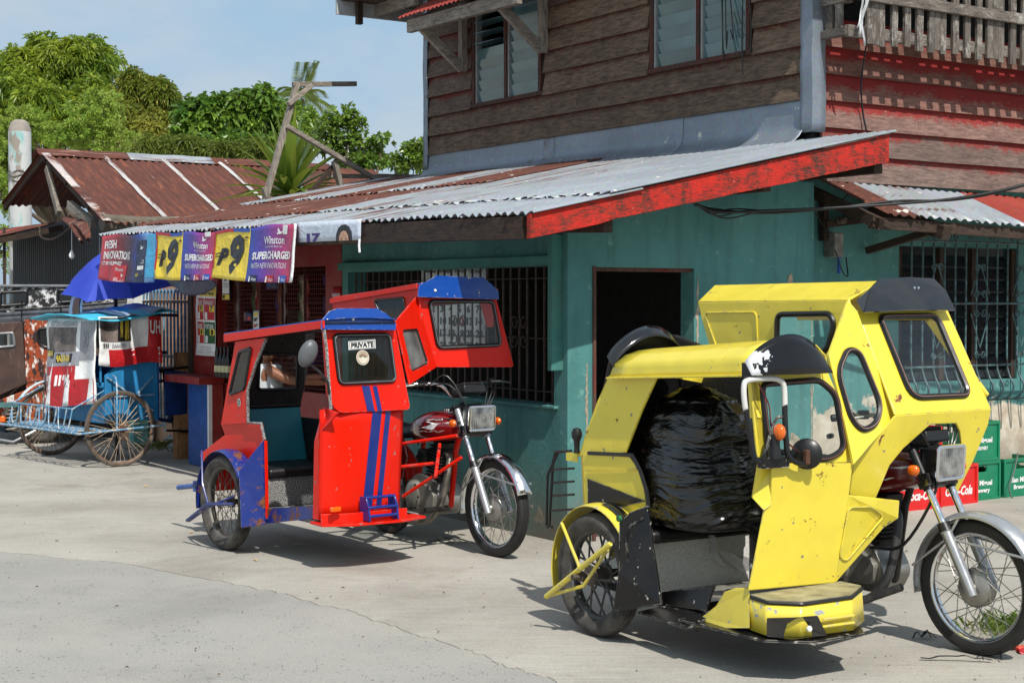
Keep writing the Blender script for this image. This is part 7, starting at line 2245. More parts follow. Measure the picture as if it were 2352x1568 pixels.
    rd = BAG.math('POWER', BAG.math('SUBTRACT', 1.0, BAG.math('ABSOLUTE', BAG.math('MULTIPLY', BAG.math('SUBTRACT', r1, .5), 5.0)), clamp=True), 4.0)
    BAG.bump(BAG.math('ADD', rd, BAG.math('MULTIPLY', BAG.noise(26, 3), .10)), .35, .008)
    b = thing('garbage_bag', 'bulging black plastic garbage bag on the seat of the yellow sidecar', 'garbage bag', YF.world((.27, .405, .515)), YF.ang)
    m = MB()
    def rg(x, y, z, p=3):
        return (1 - abs(mnoise.noise(V((x, y, z))))) ** p
    prof = [(0, .55), (.03, .86), (.10, .98), (.25, 1.03), (.42, 1.0), (.54, .90), (.60, .84), (.68, .88), (.80, .80), (.90, .60), (.97, .30), (1, .04)]
    def bagf(u, v):
        a = 2 * math.pi * u; h = v; ca, sa = math.cos(a), math.sin(a)
        for q in range(len(prof) - 1):
            if h <= prof[q + 1][0]: break
        f = (h - prof[q][0]) / (prof[q + 1][0] - prof[q][0]); f = f * f * (3 - 2 * f)
        r = prof[q][1] * (1 - f) + prof[q + 1][1] * f
        d = V((ca, sa, h * 2 - 1))
        n_ = .11 * mnoise.noise(d * 1.7 + V((3, 1, 0))) + .05 * mnoise.noise(d * 3.6)
        sw = h * 9 + .9 * mnoise.noise(V((ca * 1.3, sa * 1.3, h * 2))) * 2.2
        n_ += .034 * (rg(ca * .9, sa * .9, sw, 7) - .35) + .020 * (rg(ca * 1.6 + 4, sa * 1.6 - h * 4, sw * 1.9, 7) - .3) + .010 * (rg(ca * 3, sa * 3 + h * 6, sw * 3.2 + 7, 6) - .3)
        r *= 1 + n_
        sq = (abs(ca) ** 4 + abs(sa) ** 4) ** -.14
        return (.315 * r * sq * ca - .05 * h, .265 * r * sq * sa, .66 * h + .02 * n_)
    m.grid(bagf, 190, 190); m.build('sack', BAG, b, smooth=80)
    m = MB()
    for k in range(3):
        m.grid(lambda u, v: (.26 + .05 * v + .02 * math.sin(u * 9 + k), .05 + .04 * k + .03 * u, .05 - .03 * v), 6, 3)
    m.build('tied_corner', BAG, b, solid=.002)
    pb = thing('plastic_bag', 'wispy clear plastic bag hanging against the speckled seat front', 'plastic bag', tuple(YF.world((.30, .5, .5))), YF.ang)
    CL = make_thin_glass('wrinkled clear plastic', (.86, .87, .88, 1), 1.9, haze=.75)
    A = P(1632, 1235, .42); B2 = P(1735, 1305, .52)
    A = Q(1632, 1232, .29); M1 = Q(1650, 1275, .30); B2 = Q(1725, 1300, .33)
    o_ = V((.30, .5, .5))
    pth = smooth_path([A - o_, M1 - o_, B2 - o_], 8)
    m = MB(); m.grid(lambda u, v: tuple(pth[min(16, int(v * 16))] + V((.02 * math.sin(u * 7 + v * 11), .0, .0)) + (V((.01, .0, .07)) * (u - .5) + V((0, .06, 0)) * (u - .5)) * (.25 + v * .8 - .4 * max(0, v - .7))), 10, 16); m.build('film', CL, pb, smooth=70)


yellow_tricycle()
# ================================================================== pedicab, umbrella, old jeep
def pedicab():
    PF = Frame(-4.2, 15.27, 221.2)
    on = PF.on
    BLU = plain('sky blue painted plywood', C(40, 128, 180), .5, var=.2, vscale=6)
    BLT = Mat('blue tube with bare patches', rough=.5)
    n = BLT.noise(26, 5); BLT.set(Base_Color=BLT.ramp(n, [(.30, C(110, 80, 60)), (.40, C(196, 196, 190)), (.50, C(98, 146, 178)), (.75, C(80, 128, 166))]))
    t = thing('pedicab', 'sky blue pedicab with large spoked wheels, wire footrest and tattered poster hood', 'pedicab', tuple(PF.o), PF.ang)
    bt = plain('dusty bicycle tyre', C(92, 84, 76), .85, var=.25, vscale=18)
    rs = plain('brown rusty rim', C(120, 98, 82), .6, metal=.2, var=.25, vscale=18)
    sp = plain('straw rusty spoke', C(168, 148, 124), .5, metal=.2)
    for s in (1, -1):
        wheel(t, (0, .745 * s, .362), .362, .042, rim_w=.03, n_sp=36, sp_r=.0032, hub_r=.035, tyre=bt, rim=rs, spoke=sp, hubm=plain('rusty hub', C(104, 66, 44), .8, var=.3), name='wheel')
    # frame tubes: outer rails both sides, footrest rack
    def tb(name, pts, r=.013, mat=BLT, n=4):
        m = MB(); m.tube(smooth_path(pts, n) if len(pts) > 2 else pts, r, 8); return m.build(name, mat, t)
    for s in (1, -1):
        tb('rail', [(-.42, .82 * s, .38), (0, .82 * s, .36), (.44, .80 * s, .34)], .010)
        tb('upright', [(.06, .80 * s, .36), (.05, .78 * s, .80), (.0, .60 * s, .86)], .009)
    tb('rail', [(.44, .80, .34), (.50, -.95, .34)], .012)
    fz = .35
    for k in range(9):
        x = .10 + k * .04
        tb('rung', [(x, .62, fz), (x, -.70, fz)], .006)
    for s in (.62, -.70):
        tb('rail', [(.08, s, fz), (.44, s, fz)], .007)
        tb('rail', [(.47, s, fz), (.42, s, .56)], .007)
        tb('rail', [(.42, s, .56), (.10, s, .72)], .007)
    tb('rail', [(.42, .62, .56), (.44, -.70, .56)], .008)
    m = MB()
    for k in range(6):
        y = .52 - k * .21
        m.tube(smooth_path([(.43, y, .56), (.45, y - .03, .40), (.46, y - .09, .365), (.45, y - .14, .42), (.43, y - .17, .56)], 5), .007, 6)
    m.build('wire_scroll', BLT, t)
    # body: boarded box, bench, sides
    m = MB(); m.panel([(-.50, .56, .42), (.06, .56, .42), (.06, .56, .86), (-.10, .56, .98), (-.50, .56, 1.02)], (), (0, -.02, 0)); m.build('side_board', BLU, t, smooth=0, bevel=.006)
    m = MB(); m.panel([(-.50, -.56, .42), (.06, -.56, .42), (.06, -.56, .86), (-.10, -.56, .98), (-.50, -.56, 1.02)], (), (0, .02, 0)); m.build('side_board', BLU, t, smooth=0, bevel=.006)
    m = MB(); m.box((.04, -.54, .40), (.06, .54, .74)); m.build('front_board', BLU, t, smooth=0)
    m = MB(); m.box((-.52, -.55, .40), (-.50, .55, 1.42)); m.build('back_board', plain('deep blue plywood', C(24, 84, 150), .5, var=.2), t, smooth=0)
    m = MB(); m.box((-.48, -.53, .741), (.10, .53, .79)); m.build('seat', BLU, t, smooth=0, bevel=.01)
    m = MB(); m.bar((-.44, .572, .50), (.04, .572, .84), .015, .02, (0, 1, 0)); m.bar((-.44, .572, .84), (-.2, .572, .60), .015, .02, (0, 1, 0)); m.bar((-.45, .572, .66), (.05, .572, .66), .012, .02); m.build('brace', BLT, t, smooth=0)
    # posts and hood
    for x, z in ((-.48, 1.42), (.10, 1.40)):
        for s in (.55, -.55): tb('post', [(x, s, .80), (x, s, z)], .012, BLU)
    TEAL_T = plain('turquoise tarpaulin', C(66, 184, 214), .5, var=.12)
    HOOD = plain('grey blue tarpaulin', C(128, 150, 178), .5, var=.25, vscale=3)
    def hood(u, v):
        x = -.66 + .92 * u; y = .66 - 1.32 * v
        return (x, y, 1.43 + .05 * math.sin(math.pi * v) + .03 * math.sin(u * 5 + 1) + .025 * mnoise.noise(V((u * 4, v * 5, 3))) - .03 * u)
    m = MB(); m.grid(hood, 18, 18); m.build('hood', TEAL_T, t, smooth=70, solid=.01)
    m = MB(); m.grid(lambda u, v: tuple(V(hood(.05 + u * .55, .02 + v * .8)) + V((0, 0, .012 + .02 * math.sin(u * 9)))), 12, 12); m.build('hood_patch', HOOD, t, smooth=70, solid=.004)
    m = MB(); m.tube([(-.66, .66, 1.43), (-.66, -.66, 1.43)], .016, 8); m.build('hood_bar', BLACK, t)
    # poster cloths hung as curtains: one flank, one front
    MID = plain('printed grey photograph', C(116, 104, 98), .45, var=.6, vscale=7)
    def cloth(name, fn, nu, nv, strips):
        base = MB(); base.grid(lambda u, v: fn(u, v, 0), nu, nv); o = base.build(name, P_WHITE, t, smooth=70, solid=.002)
        for nm, box, mat, txt in strips:
            m = MB()
            if txt: put_text(m, txt, lambda u, v: fn(u, v, .010), box, .03)
            else: m.grid(lambda a, b: fn(box[0] + (box[2] - box[0]) * a, box[1] + (box[3] - box[1]) * b, .005), 8, 6)
            m.build(nm, mat, o, smooth=70)
    yf = .595
    def flank(u, v, d):
        x = .14 - .66 * u; z = .96 + .46 * v
        return (x, yf + d + .014 * math.sin(u * 14 + v * 3) + .015 * mnoise.noise(V((u * 5, v * 4, 2))), z - .02 * math.sin(u * 6) * (1 - v))
    cloth('curtain', flank, 20, 10, [('printed_panel', (.16, 0, 1, .34), P_RED, ''), ('printed_panel', (.02, .5, .30, .98), MID, ''), ('printed_panel', (.30, .5, .50, .98), P_DARK, ''), ('lettering', (.33, .58, .37, .94), P_YEL, 'PAA'), ('lettering', (.40, .52, .46, .94), P_YEL, 'GAS NG'), ('printed_panel', (.78, .34, 1, 1), P_RED, ''), ('lettering', (.80, .62, .98, .92), P_WHITE, 'UH'), ('lettering', (.06, .38, .16, .46), P_DARK, 'III'), ('lettering', (.22, .38, .42, .46), P_GREY, 'DANGER')])
    def front(u, v, d):
        y = .60 - 1.05 * u; z = .60 + .80 * v - .10 * u * (1 - v)
        return (.16 + d + .10 * (1 - v) * math.sin(u * 2.4) + .03 * math.sin(u * 17 + v * 2) * (1.1 - v) + .02 * mnoise.noise(V((u * 5, v * 4, 9))), y, z)
    cloth('curtain', front, 26, 16, [('printed_panel', (.02, .0, .99, .30), P_RED, ''), ('printed_panel', (.02, .52, .30, .97), P_GREY, ''), ('printed_panel', (.30, .46, .99, .62), P_GREY, ''), ('printed_panel', (.34, .30, .98, .46), P_RED, ''), ('printed_panel', (.36, .62, .96, .90), MID, ''), ('printed_panel', (.40, .50, .74, .60), P_DARK, ''), ('printed_panel', (.78, .55, .99, .66), P_DARK, ''), ('lettering', (.43, .51, .71, .585), P_YEL, 'AGAKGAP'), ('lettering', (.80, .58, .97, .64), P_YEL, 'AGAG'), ('lettering', (.12, .66, .24, .86), P_GREY, 'ALTH'), ('lettering', (.36, .91, .92, .97), P_GREY, 'DANGEROUS TO'), ('printed_panel', (.30, .03, .34, .25), P_DARK, ''), ('lettering', (.76, .20, .96, .36), P_WHITE, 'IMI'), ('lettering', (.40, .24, .70, .36), P_WHITE, 'MIIII')])
    # small poster and white fender blade of the far wheel
    a = on(180, 686, 1, -.40)
    m = MB(); m.grid(lambda u, v: (a.x + .02 * math.sin(v * 4), a.y - .30 * u + .12, 1.40 + .26 * v - .05 * u), 6, 6); o = m.build('poster', col_print('pale poster', C(176, 186, 204)), t, smooth=70, solid=.002)
    m = MB(); m.grid(lambda u, v: (a.x + .012 + .02 * math.sin((.1 + .7 * v) * 4), a.y + .12 - .30 * (.15 + .5 * u), 1.42 + .2 * v - .03 * u), 4, 4); m.build('printed_portrait', P_BROWN, o, smooth=70)
    arc_fender(t, (0, -.745, .362), .41, .07, .55, 1.6, plain('white mudguard', C(190, 204, 208), .5, var=.2), 'mudguard', crown=.008)
    # rear half: seat tube, saddle, handlebar, chain stay and back wheel, seen dark behind
    DB = plain('navy painted steel', C(26, 52, 110), .5, var=.25)
    wheel(t, (-1.30, -.02, .33), .33, .04, rim_w=.03, n_sp=28, sp_r=.0025, tyre=RUBBER, rim=rs, spoke=SPOKE_D, name='rear_wheel')
    tb('frame', [(-.50, -.02, .45), (-.95, -.02, .34), (-1.30, -.02, .33)], .018, DB); tb('frame', [(-.95, -.02, .34), (-.88, -.02, .84)], .018, DB); tb('frame', [(-.50, -.02, .72), (-.9, -.02, .76)], .016, DB)
    m = MB(); m.box((-1.02, -.09, .84), (-.76, .06, .90)); m.build('saddle', BLACK, t, bevel=.025)
    tb('handlebar', [(-.58, .34, 1.06), (-.54, .18, 1.0), (-.54, -.2, 1.0), (-.58, -.36, 1.06)], .012, BLACK)
    m = MB(); m.tube([(-.58, .34, 1.06), (-.70, .37, 1.06)], .018, 8); m.build('grip', BLACK, t)
    m = MB(); m.panel([(-.60, .52, .44), (-1.1, .52, .46), (-1.1, .52, .86), (-.60, .52, .88)], (), (0, -.02, 0)); m.build('rear_panel', DB, t, smooth=0, bevel=.006)
    tb('rear_rail', [(-.55, .54, .90), (-1.08, .54, .92), (-1.14, .54, .84), (-1.14, .54, .30), (-.6, .54, .30)], .012, BLACK)


pedicab()


def umbrella():
    c = at(265, 590, 15.75)
    UM = Mat('royal blue umbrella cloth', rough=.6)
    UM.set(Base_Color=UM.ramp(UM.noise(1.5, 3), [(.3, C(52, 70, 190)), (.7, C(84, 108, 226))]))
    tr = UM.nt.nodes.new('ShaderNodeBsdfTranslucent'); mx = UM.nt.nodes.new('ShaderNodeMixShader'); mx.inputs[0].default_value = .4
    tr.inputs['Color'].default_value = C(70, 100, 240)
    UM.nt.links.new(UM.b.outputs[0], mx.inputs[1]); UM.nt.links.new(tr.outputs[0], mx.inputs[2]); UM.nt.links.new(mx.outputs[0], UM.nt.nodes['Material Output'].inputs['Surface'])
    t = thing('umbrella', 'royal blue umbrella opened above the pedicab, partly behind the red banner', 'umbrella', (c.x, 15.75, 0), .25)
    zt = 2.10; R = .64; zr = 1.67
    R = .60
    TL = Matrix.Translation((0, 0, zt)) @ Matrix.Rotation(math.radians(17), 4, 'X') @ Matrix.Rotation(math.radians(-8), 4, 'Y') @ Matrix.Rotation(.2, 4, 'Z') @ Matrix.Translation((0, 0, -zt))
    m = MB()
    def cp(u, v):
        a = 2 * math.pi * u; k = u * 8 % 1
        r = R * v * (1 - .13 * math.sin(math.pi * k) * v)
        z = zt - (zt - zr) * .86 * v ** 1.5 + .03 * math.sin(math.pi * k) * v * (1.1 - v)
        return tuple(TL @ V((r * math.cos(a), r * math.sin(a), z)))
    m.grid(cp, 64, 10); m.build('canopy', UM, t, smooth=14)
    for k in range(8):
        a = 2 * math.pi * k / 8
        m = MB(); m.tube([TL @ V((R * v * math.cos(a), R * v * math.sin(a), zt - (zt - zr) * .86 * v ** 1.5 - .006)) for v in (.02, .3, .6, .85, 1.0)], .004, 5); m.build('rib', GREYPL, t)
        m = MB(); m.tube([TL @ V((0, 0, zt - .30)), TL @ V((R * .5 * math.cos(a), R * .5 * math.sin(a), zt - (zt - zr) * .32 - .01))], .003, 4); m.build('strut', GREYPL, t)
    m = MB(); m.tube([TL @ V((0, 0, zt - .34)), TL @ V((0, 0, zt + .05))], .012, 8); m.build('shaft', GREYPL, t)
    zt = (TL @ V((0, 0, zt - .34))).z; yy = (TL @ V((0, 0, 2.10 - .34))).y
    m = MB(); m.tube([(0, yy, .0), (0, yy, zt + .03)], .02, 8); m.build('pole', BLACK, t)



umbrella()


def jeep():
    JF = Frame(-5.35, 17.0, 12)
    on = JF.on
    ST = Mat('black paint with white flakes', rough=.6)
    n = ST.noise(7, 8, .75); ST.set(Base_Color=ST.mix(ST.step(n, .50, .56), C(22, 22, 24), C(206, 206, 204)))
    TG = Mat('orange brown and white streaked paint', rough=.55)
    co = TG.map((8, 8, 4), rot=(0, .35, 0)); n1 = TG.noise(2.1, 4, .6, co=co); n2 = TG.noise(2.3, 4, .6, co=TG.map((9, 9, 4.2), rot=(0, .35, 0), loc=(3, 7, 1)))
    c = TG.mix(TG.step(n1, .50, .56), C(150, 62, 20), C(44, 26, 20)); c = TG.mix(TG.step(n2, .55, .62), c, C(214, 206, 198)); TG.set(Base_Color=c)
    DK = plain('faded dark brown panel', C(66, 46, 40), .55, var=.3, vscale=5)
    _q = DK.noise(1, 6, .7, co=DK.map((9, 9, 1.2))); DK.set(Base_Color=DK.mix(DK.step(_q, .55, .75), DK.ramp(DK.noise(4, 5), [(.3, C(48, 34, 30)), (.7, C(86, 60, 50))]), C(150, 132, 122)))
    t = thing('old_jeep', 'old boxy jeep with flaking black roof and orange streaked side, behind the pedicab', 'jeep', tuple(JF.o), JF.ang)
    P = lambda x, y, yy=0: on(x, y, 1, yy)
    # roof strip with two windows
    w1 = rloop([P(2, 672), P(62, 668), P(62, 698), P(2, 702)], .03); w0 = rloop([P(-80, 676), P(-15, 673), P(-15, 703), P(-80, 705)], .03); w2 = rloop([P(133, 666), P(190, 668), P(190, 690), P(133, 695)], .03)
    m = MB(); m.panel([P(-260, 662), P(150, 655), P(292, 662), P(292, 692), P(150, 706), P(-260, 730)], [inset(w, .004) for w in (w0, w1, w2)], (0, .03, 0)); m.build('roof_side', ST, t, smooth=0, bevel=.006)
    for w in (w0, w1, w2): window(t, [p + V((0, -.006, 0)) for p in w], .018, PANE_DARK)
    a = P(-260, 662); b = P(292, 660)
    m = MB(); m.box((a.x, -.03, b.z - .0), (b.x, 1.5, b.z + .03)); m.build('roof', plain('dull grey roof', C(110, 112, 116), .6, var=.2), t, smooth=0, bevel=.01)
    m = MB(); m.tube([P(0, 712, -.05), P(135, 705, -.05), P(290, 692, -.05)], .010, 6)
    for x in (50, 140): m.tube([P(x, 690, -.05), P(x, 730, -.03)], .008, 6)
    m.build('roof_rail', BLACK, t)
    m = MB(); m.panel([P(-260, 735), P(150, 708), P(292, 695), P(292, 712), P(150, 722), P(-260, 752)], (), (0, .02, -.05)); m.build('gutter', plain('worn grey gutter', C(96, 100, 108), .55, var=.3), t, smooth=0)
    # cowl side streaked, door dark
    wl = rloop([P(86, 756), P(122, 752), P(130, 775), P(112, 800), P(90, 790)], .05)
    m = MB(); m.panel([P(55, 735), P(165, 718), P(160, 880), P(120, 930), P(95, 935), P(60, 900)], [inset(wl, .004)], (0, .03, 0)); m.build('cowl', TG, t, smooth=0, bevel=.008)
    window(t, [p + V((0, -.006, 0)) for p in wl], .016, PANE_DARK)
    wl = rloop([P(-4, 766), P(30, 764), P(34, 794), P(-2, 797)], .02)
    m = MB(); m.panel([P(-60, 745), P(52, 738), P(60, 880), P(-60, 935)], [inset(wl, .004)], (0, .03, 0)); m.build('door', DK, t, smooth=0, bevel=.008)
    m = MB(); m.tube([p + V((0, -.006, 0)) for p in wl], .014, 6, closed=True); g = m.build('window', GREYPL, t); m = MB(); m.panel(inset(wl, .01)); m.build('pane', PANE_DARK, g, smooth=0)
    m = MB(); m.panel([P(-60, 940, -.02), P(100, 880, -.02), P(205, 850, -.02), P(215, 930, -.02), P(120, 935, -.02), P(90, 970, -.02), P(-60, 985, -.02)], (), (0, .04, 0)); m.build('fender', TG, t, smooth=0, bevel=.01)
    m = MB(); m.box((P(-60, 700).x, .35, .35), (P(330, 700).x, 1.4, 1.0)); m.box((P(165, 700).x, .3, .9), (P(340, 700).x, 1.4, 1.12)); m.build('body', DK, t, smooth=0, bevel=.02)
    # windscreen frame seen end on, to the right
    m = MB()
    for y in (697, 742): m.tube([P(232, y, .4), P(330, y + 3, .5)], .018, 8)
    m.tube([P(330, 700, .5), P(335, 745, .5)], .018, 8); m.tube([P(240, 697, .4), P(242, 745, .4)], .018, 8); m.build('windscreen_frame', BLACK, t)
    # wheels, spring, bumper, lamp
    for x, yy, nm in ((95, .12, 'wheel'), (95, 1.25, 'wheel')):
        c = P(x, 980, yy)
        wheel(t, (c.x, yy, .31), .31, .17, rim_w=.13, n_sp=10, sp_r=.016, hub_r=.07, tyre=DUSTY_RUBBER, rim=STEELD, spoke=STEELD, hubm=STEELD, name=nm)
    arc = P(95, 980, .1)
    arc_fender(t, (arc.x, .12, .31), .40, .26, .3, 2.9, DK, 'wheel_arch', crown=.01)
    c = P(28, 975, -.12)
    m = MB(); m.tube([(c.x + .06 * math.cos(k * .7), c.y + .06 * math.sin(k * .7), .16 + .0045 * k) for k in range(54)], .010, 6); m.build('coil_spring', plain('pale dusty steel', C(150, 144, 134), .6, metal=.3), t)
    m = MB(); m.box((c.x - .2, c.y - .08, .42), (c.x + .14, c.y + .08, .47)); m.build('bumper_end', plain('teal steel end', C(70, 112, 112), .6, var=.3), t, smooth=0, bevel=.006)
    m = MB(); m.tube([(c.x - .3, c.y, .10), (c.x + .02, c.y - .1, .05), (c.x + .24, c.y, .16)], .016, 8); m.build('suspension_arm', GREYPL, t)
    c = P(2, 962, -.1); m = MB(); m.box((-.05, -.03, -.035), (.05, .03, .035), Matrix.Translation(c)); m.build('marker_lamp', ORANGE, t, bevel=.012)


jeep()


# ================================================================== crates by the side wall
def crates():
    GR = plain('green crate plastic', C(18, 120, 84), .4, var=.10, bump=.03)
    RD = plain('red crate plastic', C(206, 32, 30), .4, var=.10, bump=.03)
    W_, D_, H_ = .43, .30, .31
    def crate(mat, words, script=False, cell=(2.2,), slot=True):
        """open bottle crate: four walls with grip slots, rims, ribs, floor"""
        parts = {}
        m = MB()
        hw, hd = W_ / 2, D_ / 2
        for s in (-1, 1):
            y = s * hd
            out = [(-hw, y, .02), (hw, y, .02), (hw, y, H_), (-hw, y, H_)]
            hole = rloop([(-.065, y, H_ - .085), (.065, y, H_ - .085), (.065, y, H_ - .04), (-.065, y, H_ - .04)], .012, 3)
            m.panel(out, [hole], (0, -s * .012, 0))
            x = s * hw
            out = [(x, -hd + .012, .02), (x, hd - .012, .02), (x, hd - .012, H_), (x, -hd + .012, H_)]
            hole = rloop([(x, -.05, H_ - .085), (x, .05, H_ - .085), (x, .05, H_ - .04), (x, -.05, H_ - .04)], .012, 3)
            m.panel(out, [hole], (-s * .012, 0, 0))
        for z in (.012, H_ - .012):
            for s in (-1, 1):
                m.bar((-hw - .006, s * (hd + .003), z), (hw + .006, s * (hd + .003), z), .014, .024); m.bar((s * (hw + .003), -hd, z), (s * (hw + .003), hd, z), .014, .024)
        for sx in (-1, 1):
            for sy in (-1, 1): m.bar((sx * (hw - .004), sy * (hd + .002), .02), (sx * (hw - .004), sy * (hd + .002), H_ - .02), .022, .02)
        m.box((-hw + .012, -hd + .012, .02), (hw - .012, hd - .012, .03))
        parts['shell'] = m.mesh('shell', mat, 0)
        m = MB()
        for k in range(1, 6): m.box((-hw + k * W_ / 6 - .003, -hd + .014, .035), (-hw + k * W_ / 6 + .003, hd - .014, .20))
        for k in range(1, 4): m.box((-hw + .014, -hd + k * D_ / 4 - .003, .035), (hw - .014, -hd + k * D_ / 4 + .003, .199))
        parts['divider'] = m.mesh('divider', mat, 0)
        m = MB()
        for w_, box, sh in words:
            for s in (-1, 1):
                put_text(m, w_, (lambda u, v, s=s: (-s * (-hw + W_ * u), s * (hd + .0025), H_ * v)), box, .035, sh)
        parts['lettering'] = m.mesh('lettering', WHITEP, 0)
        return parts
    SM = crate(GR, (('San Miguel', (.22, .34, .80, .52), .0), ('Brewery', (.28, .17, .74, .32), .0)))
    SM2 = crate(GR, (('San Miguel', (.18, .42, .82, .60), .0), ('BREWERY', (.40, .28, .70, .37), .0)))
    CK = crate(RD, (('Coca-Cola', (.14, .24, .88, .48), .35),))
    A = HF.ang
    def put(kind, x, y, z, lab, group, rz=0):
        t = thing('bottle_crate', lab, 'crate', HF.world((x, y, z)), A + rz, group)
        for k, me in kind.items():
            o = bpy.data.objects.new(k, me); COL.objects.link(o); o.parent = t
        return t
    gx = lambda x, y, yy: HF.on(x, y, 1, yy)
    yb = -.03; yc = yb + .15
    x1 = gx(2228, 1150, yb).x + .0          # red, front
    xr = gx(2243, 1160, yb - .06).x
    xg = gx(2292, 1145, yb + .03).x; xg2 = gx(2300, 1140, yb + .03).x
    G1, G2 = 'green bottle crates stacked at the side wall', 'red bottle crates beside the green ones'
    put(CK, xr - W_ / 2, yc - .06, 0, 'red bottle crate standing on the ground, nearest the green stack', G2, .03)
    put(CK, xr - W_ * 1.5 - .03, yc - .10, 0, 'red bottle crate half hidden behind the yellow tricycle fork', G2, -.04)
    put(SM, xg - W_ / 2, yc + .02, 0, 'green bottle crate at the foot of the two high stack', G1)
    put(SM2, xg - W_ / 2 - .01, yc + .02, H_ + .002, 'green bottle crate on top of the two high stack', G1, .02)
    put(SM, xg2 + W_ / 2 + .02, yc + .02, 0, 'single green bottle crate at the right end of the row', G1, -.02)
    put(CK, xr - W_ * 1.5 - .02, yc - .09, H_ + .002, 'red bottle crate stacked second high behind the fork', G2, .02)
    # wire and strip lying over them
    s = MB(); p = gx(2330, 1000, yb - .05)
    s.tube(smooth_path([gx(2338, 1040, yb - .02), gx(2330, 1080, yb - .03), gx(2318, 1120, yb - .03), gx(2330, 1148, yb - .05), gx(2360, 1160, yb - .12), gx(2400, 1168, yb - .2)], 5), .006, 6)
    tag(s.build('cable', plain('grey cable', C(96, 100, 98), .5), loc=HF.world((0, 0, 0)), rot=(0, 0, A)), 'grey cable trailing over the single green crate to the ground', 'cable')


crates()


# ================================================================== child at the shop, seen through the red tricycle
def child():
    c = at(612, 850, 12.35)
    t = thing('person', 'person in white vest and pink shorts, one arm towards the shop, behind the red tricycle', 'person', (c.x, 12.35, 0), 0)
    SK = plain('warm brown skin', C(150, 96, 68), .5, var=.06, bump=.02)
    joints = {'pel': ((0, 0, .70), .105), 'wai': ((.0, 0, .82), .095), 'che': ((.01, 0, .97), .115), 'nek': ((.02, 0, 1.10), .045), 'hed': ((.03, 0, 1.19), .075), 'top': ((.03, 0, 1.29), .07),
              'sR': ((.02, -.125, 1.035), .05), 'eR': ((.20, -.15, .945), .036), 'wR': ((.40, -.10, .93), .026), 'hR': ((.46, -.085, .925), .03),
              'sL': ((.02, .125, 1.035), .05), 'eL': ((.18, .17, .93), .036), 'wL': ((.36, .14, .96), .026), 'hL': ((.42, .13, .965), .03),
              'tR': ((.0, -.075, .64), .08), 'kR': ((.03, -.08, .38), .052), 'aR': ((.0, -.08, .08), .034), 'fR': ((.12, -.085, .03), .03),
              'tL': ((.0, .075, .64), .08), 'kL': ((.03, .08, .38), .052), 'aL': ((.0, .08, .08), .034), 'fL': ((.12, .085, .03), .03)}
    ed = [('pel', 'wai'), ('wai', 'che'), ('che', 'nek'), ('nek', 'hed'), ('hed', 'top'), ('che', 'sR'), ('sR', 'eR'), ('eR', 'wR'), ('wR', 'hR'), ('che', 'sL'), ('sL', 'eL'), ('eL', 'wL'), ('wL', 'hL'), ('pel', 'tR'), ('tR', 'kR'), ('kR', 'aR'), ('aR', 'fR'), ('pel', 'tL'), ('tL', 'kL'), ('kL', 'aL'), ('aL', 'fL')]
    verts = []; rad = []; edges = []
    ids = {}
    for k, (p, r) in joints.items(): ids[k] = len(verts); verts.append(p); rad.append(r)
    edges = [(ids[a], ids[b]) for a, b in ed]
    for s, h in ((-1, 'hR'), (1, 'hL')):   # fingers and thumb
        hp = V(joints[h][0])
        for k in range(5):
            off = (-.018, -.006, .006, .018, 0)[k]; L = (.045, .055, .05, .04, .035)[k]
            a = hp + V((.012, off, -.004 if k < 4 else .01)); b_ = hp + V((L * .6, off * 1.3 - s * 0, -.012)) if k < 4 else hp + V((.012, -s * .03, .012)); e = b_ + (V((L * .5, 0, -.02)) if k < 4 else V((.022, -s * .008, 0)))
            i0 = ids[h]; n0 = len(verts); verts += [tuple(a), tuple(b_), tuple(e)]; rad += [.010, .0085, .0075]; edges += [(i0, n0), (n0, n0 + 1), (n0 + 1, n0 + 2)]
    me = bpy.data.meshes.new('body'); me.from_pydata(verts, edges, []); me.update()
    o = bpy.data.objects.new('body', me); COL.objects.link(o); o.parent = t
    md = o.modifiers.new('skin', 'SKIN')
    sv = me.skin_vertices[0].data
    for i, r in enumerate(rad): sv[i].radius = (r, r)
    sv[0].use_root = True
    s2 = o.modifiers.new('sub', 'SUBSURF'); s2.levels = 2; s2.render_levels = 2
    me.materials.append(SK.m)
    m = MB()
    def vest(u, v):
        a = 2 * math.pi * u; z = .74 + .30 * v
        rx = .112 + .012 * math.sin(v * 3); ry = .135 - .01 * v
        return (.005 + rx * math.cos(a), ry * math.sin(a), z + (.035 * abs(math.sin(a)) if v > .95 else 0))
    m.grid(vest, 28, 8); m.build('vest', plain('white vest cloth', C(214, 214, 216), .8), t, solid=.006)
    m = MB()
    m.grid(lambda u, v: ((.118 + .03 * v) * math.cos(2 * math.pi * u), (.150 + .03 * v) * math.sin(2 * math.pi * u), .78 - .30 * v), 28, 6); m.build('shorts', plain('bright pink cloth', C(226, 40, 120), .8), t, solid=.006)
    m = MB()
    m.grid(lambda u, v: (.02 + .088 * math.sin(math.pi * (.02 + .62 * v)) * math.cos(2 * math.pi * u) - .012, .084 * math.sin(math.pi * (.02 + .62 * v)) * math.sin(2 * math.pi * u), 1.245 + .10 * math.cos(math.pi * (.02 + .62 * v))), 24, 8); m.build('hair', plain('black hair', C(18, 14, 13), .5), t, solid=.008)
    f = V((.03 + .072, 0, 1.22))
    m = MB()
    for s in (-1, 1): m.lathe([(0, -.006), (.008, -.004), (.008, .004), (0, .006)], 10, axis_m(f + V((-.002, s * .028, .012)), (1, 0, 0)))
    m.build('eyes', BLACKP, t)
    m = MB(); m.tube([f + V((0, 0, .012)), f + V((.012, 0, -.012)), f + V((.002, 0, -.018))], [.005, .010, .006], 8); m.build('nose', SK, t)
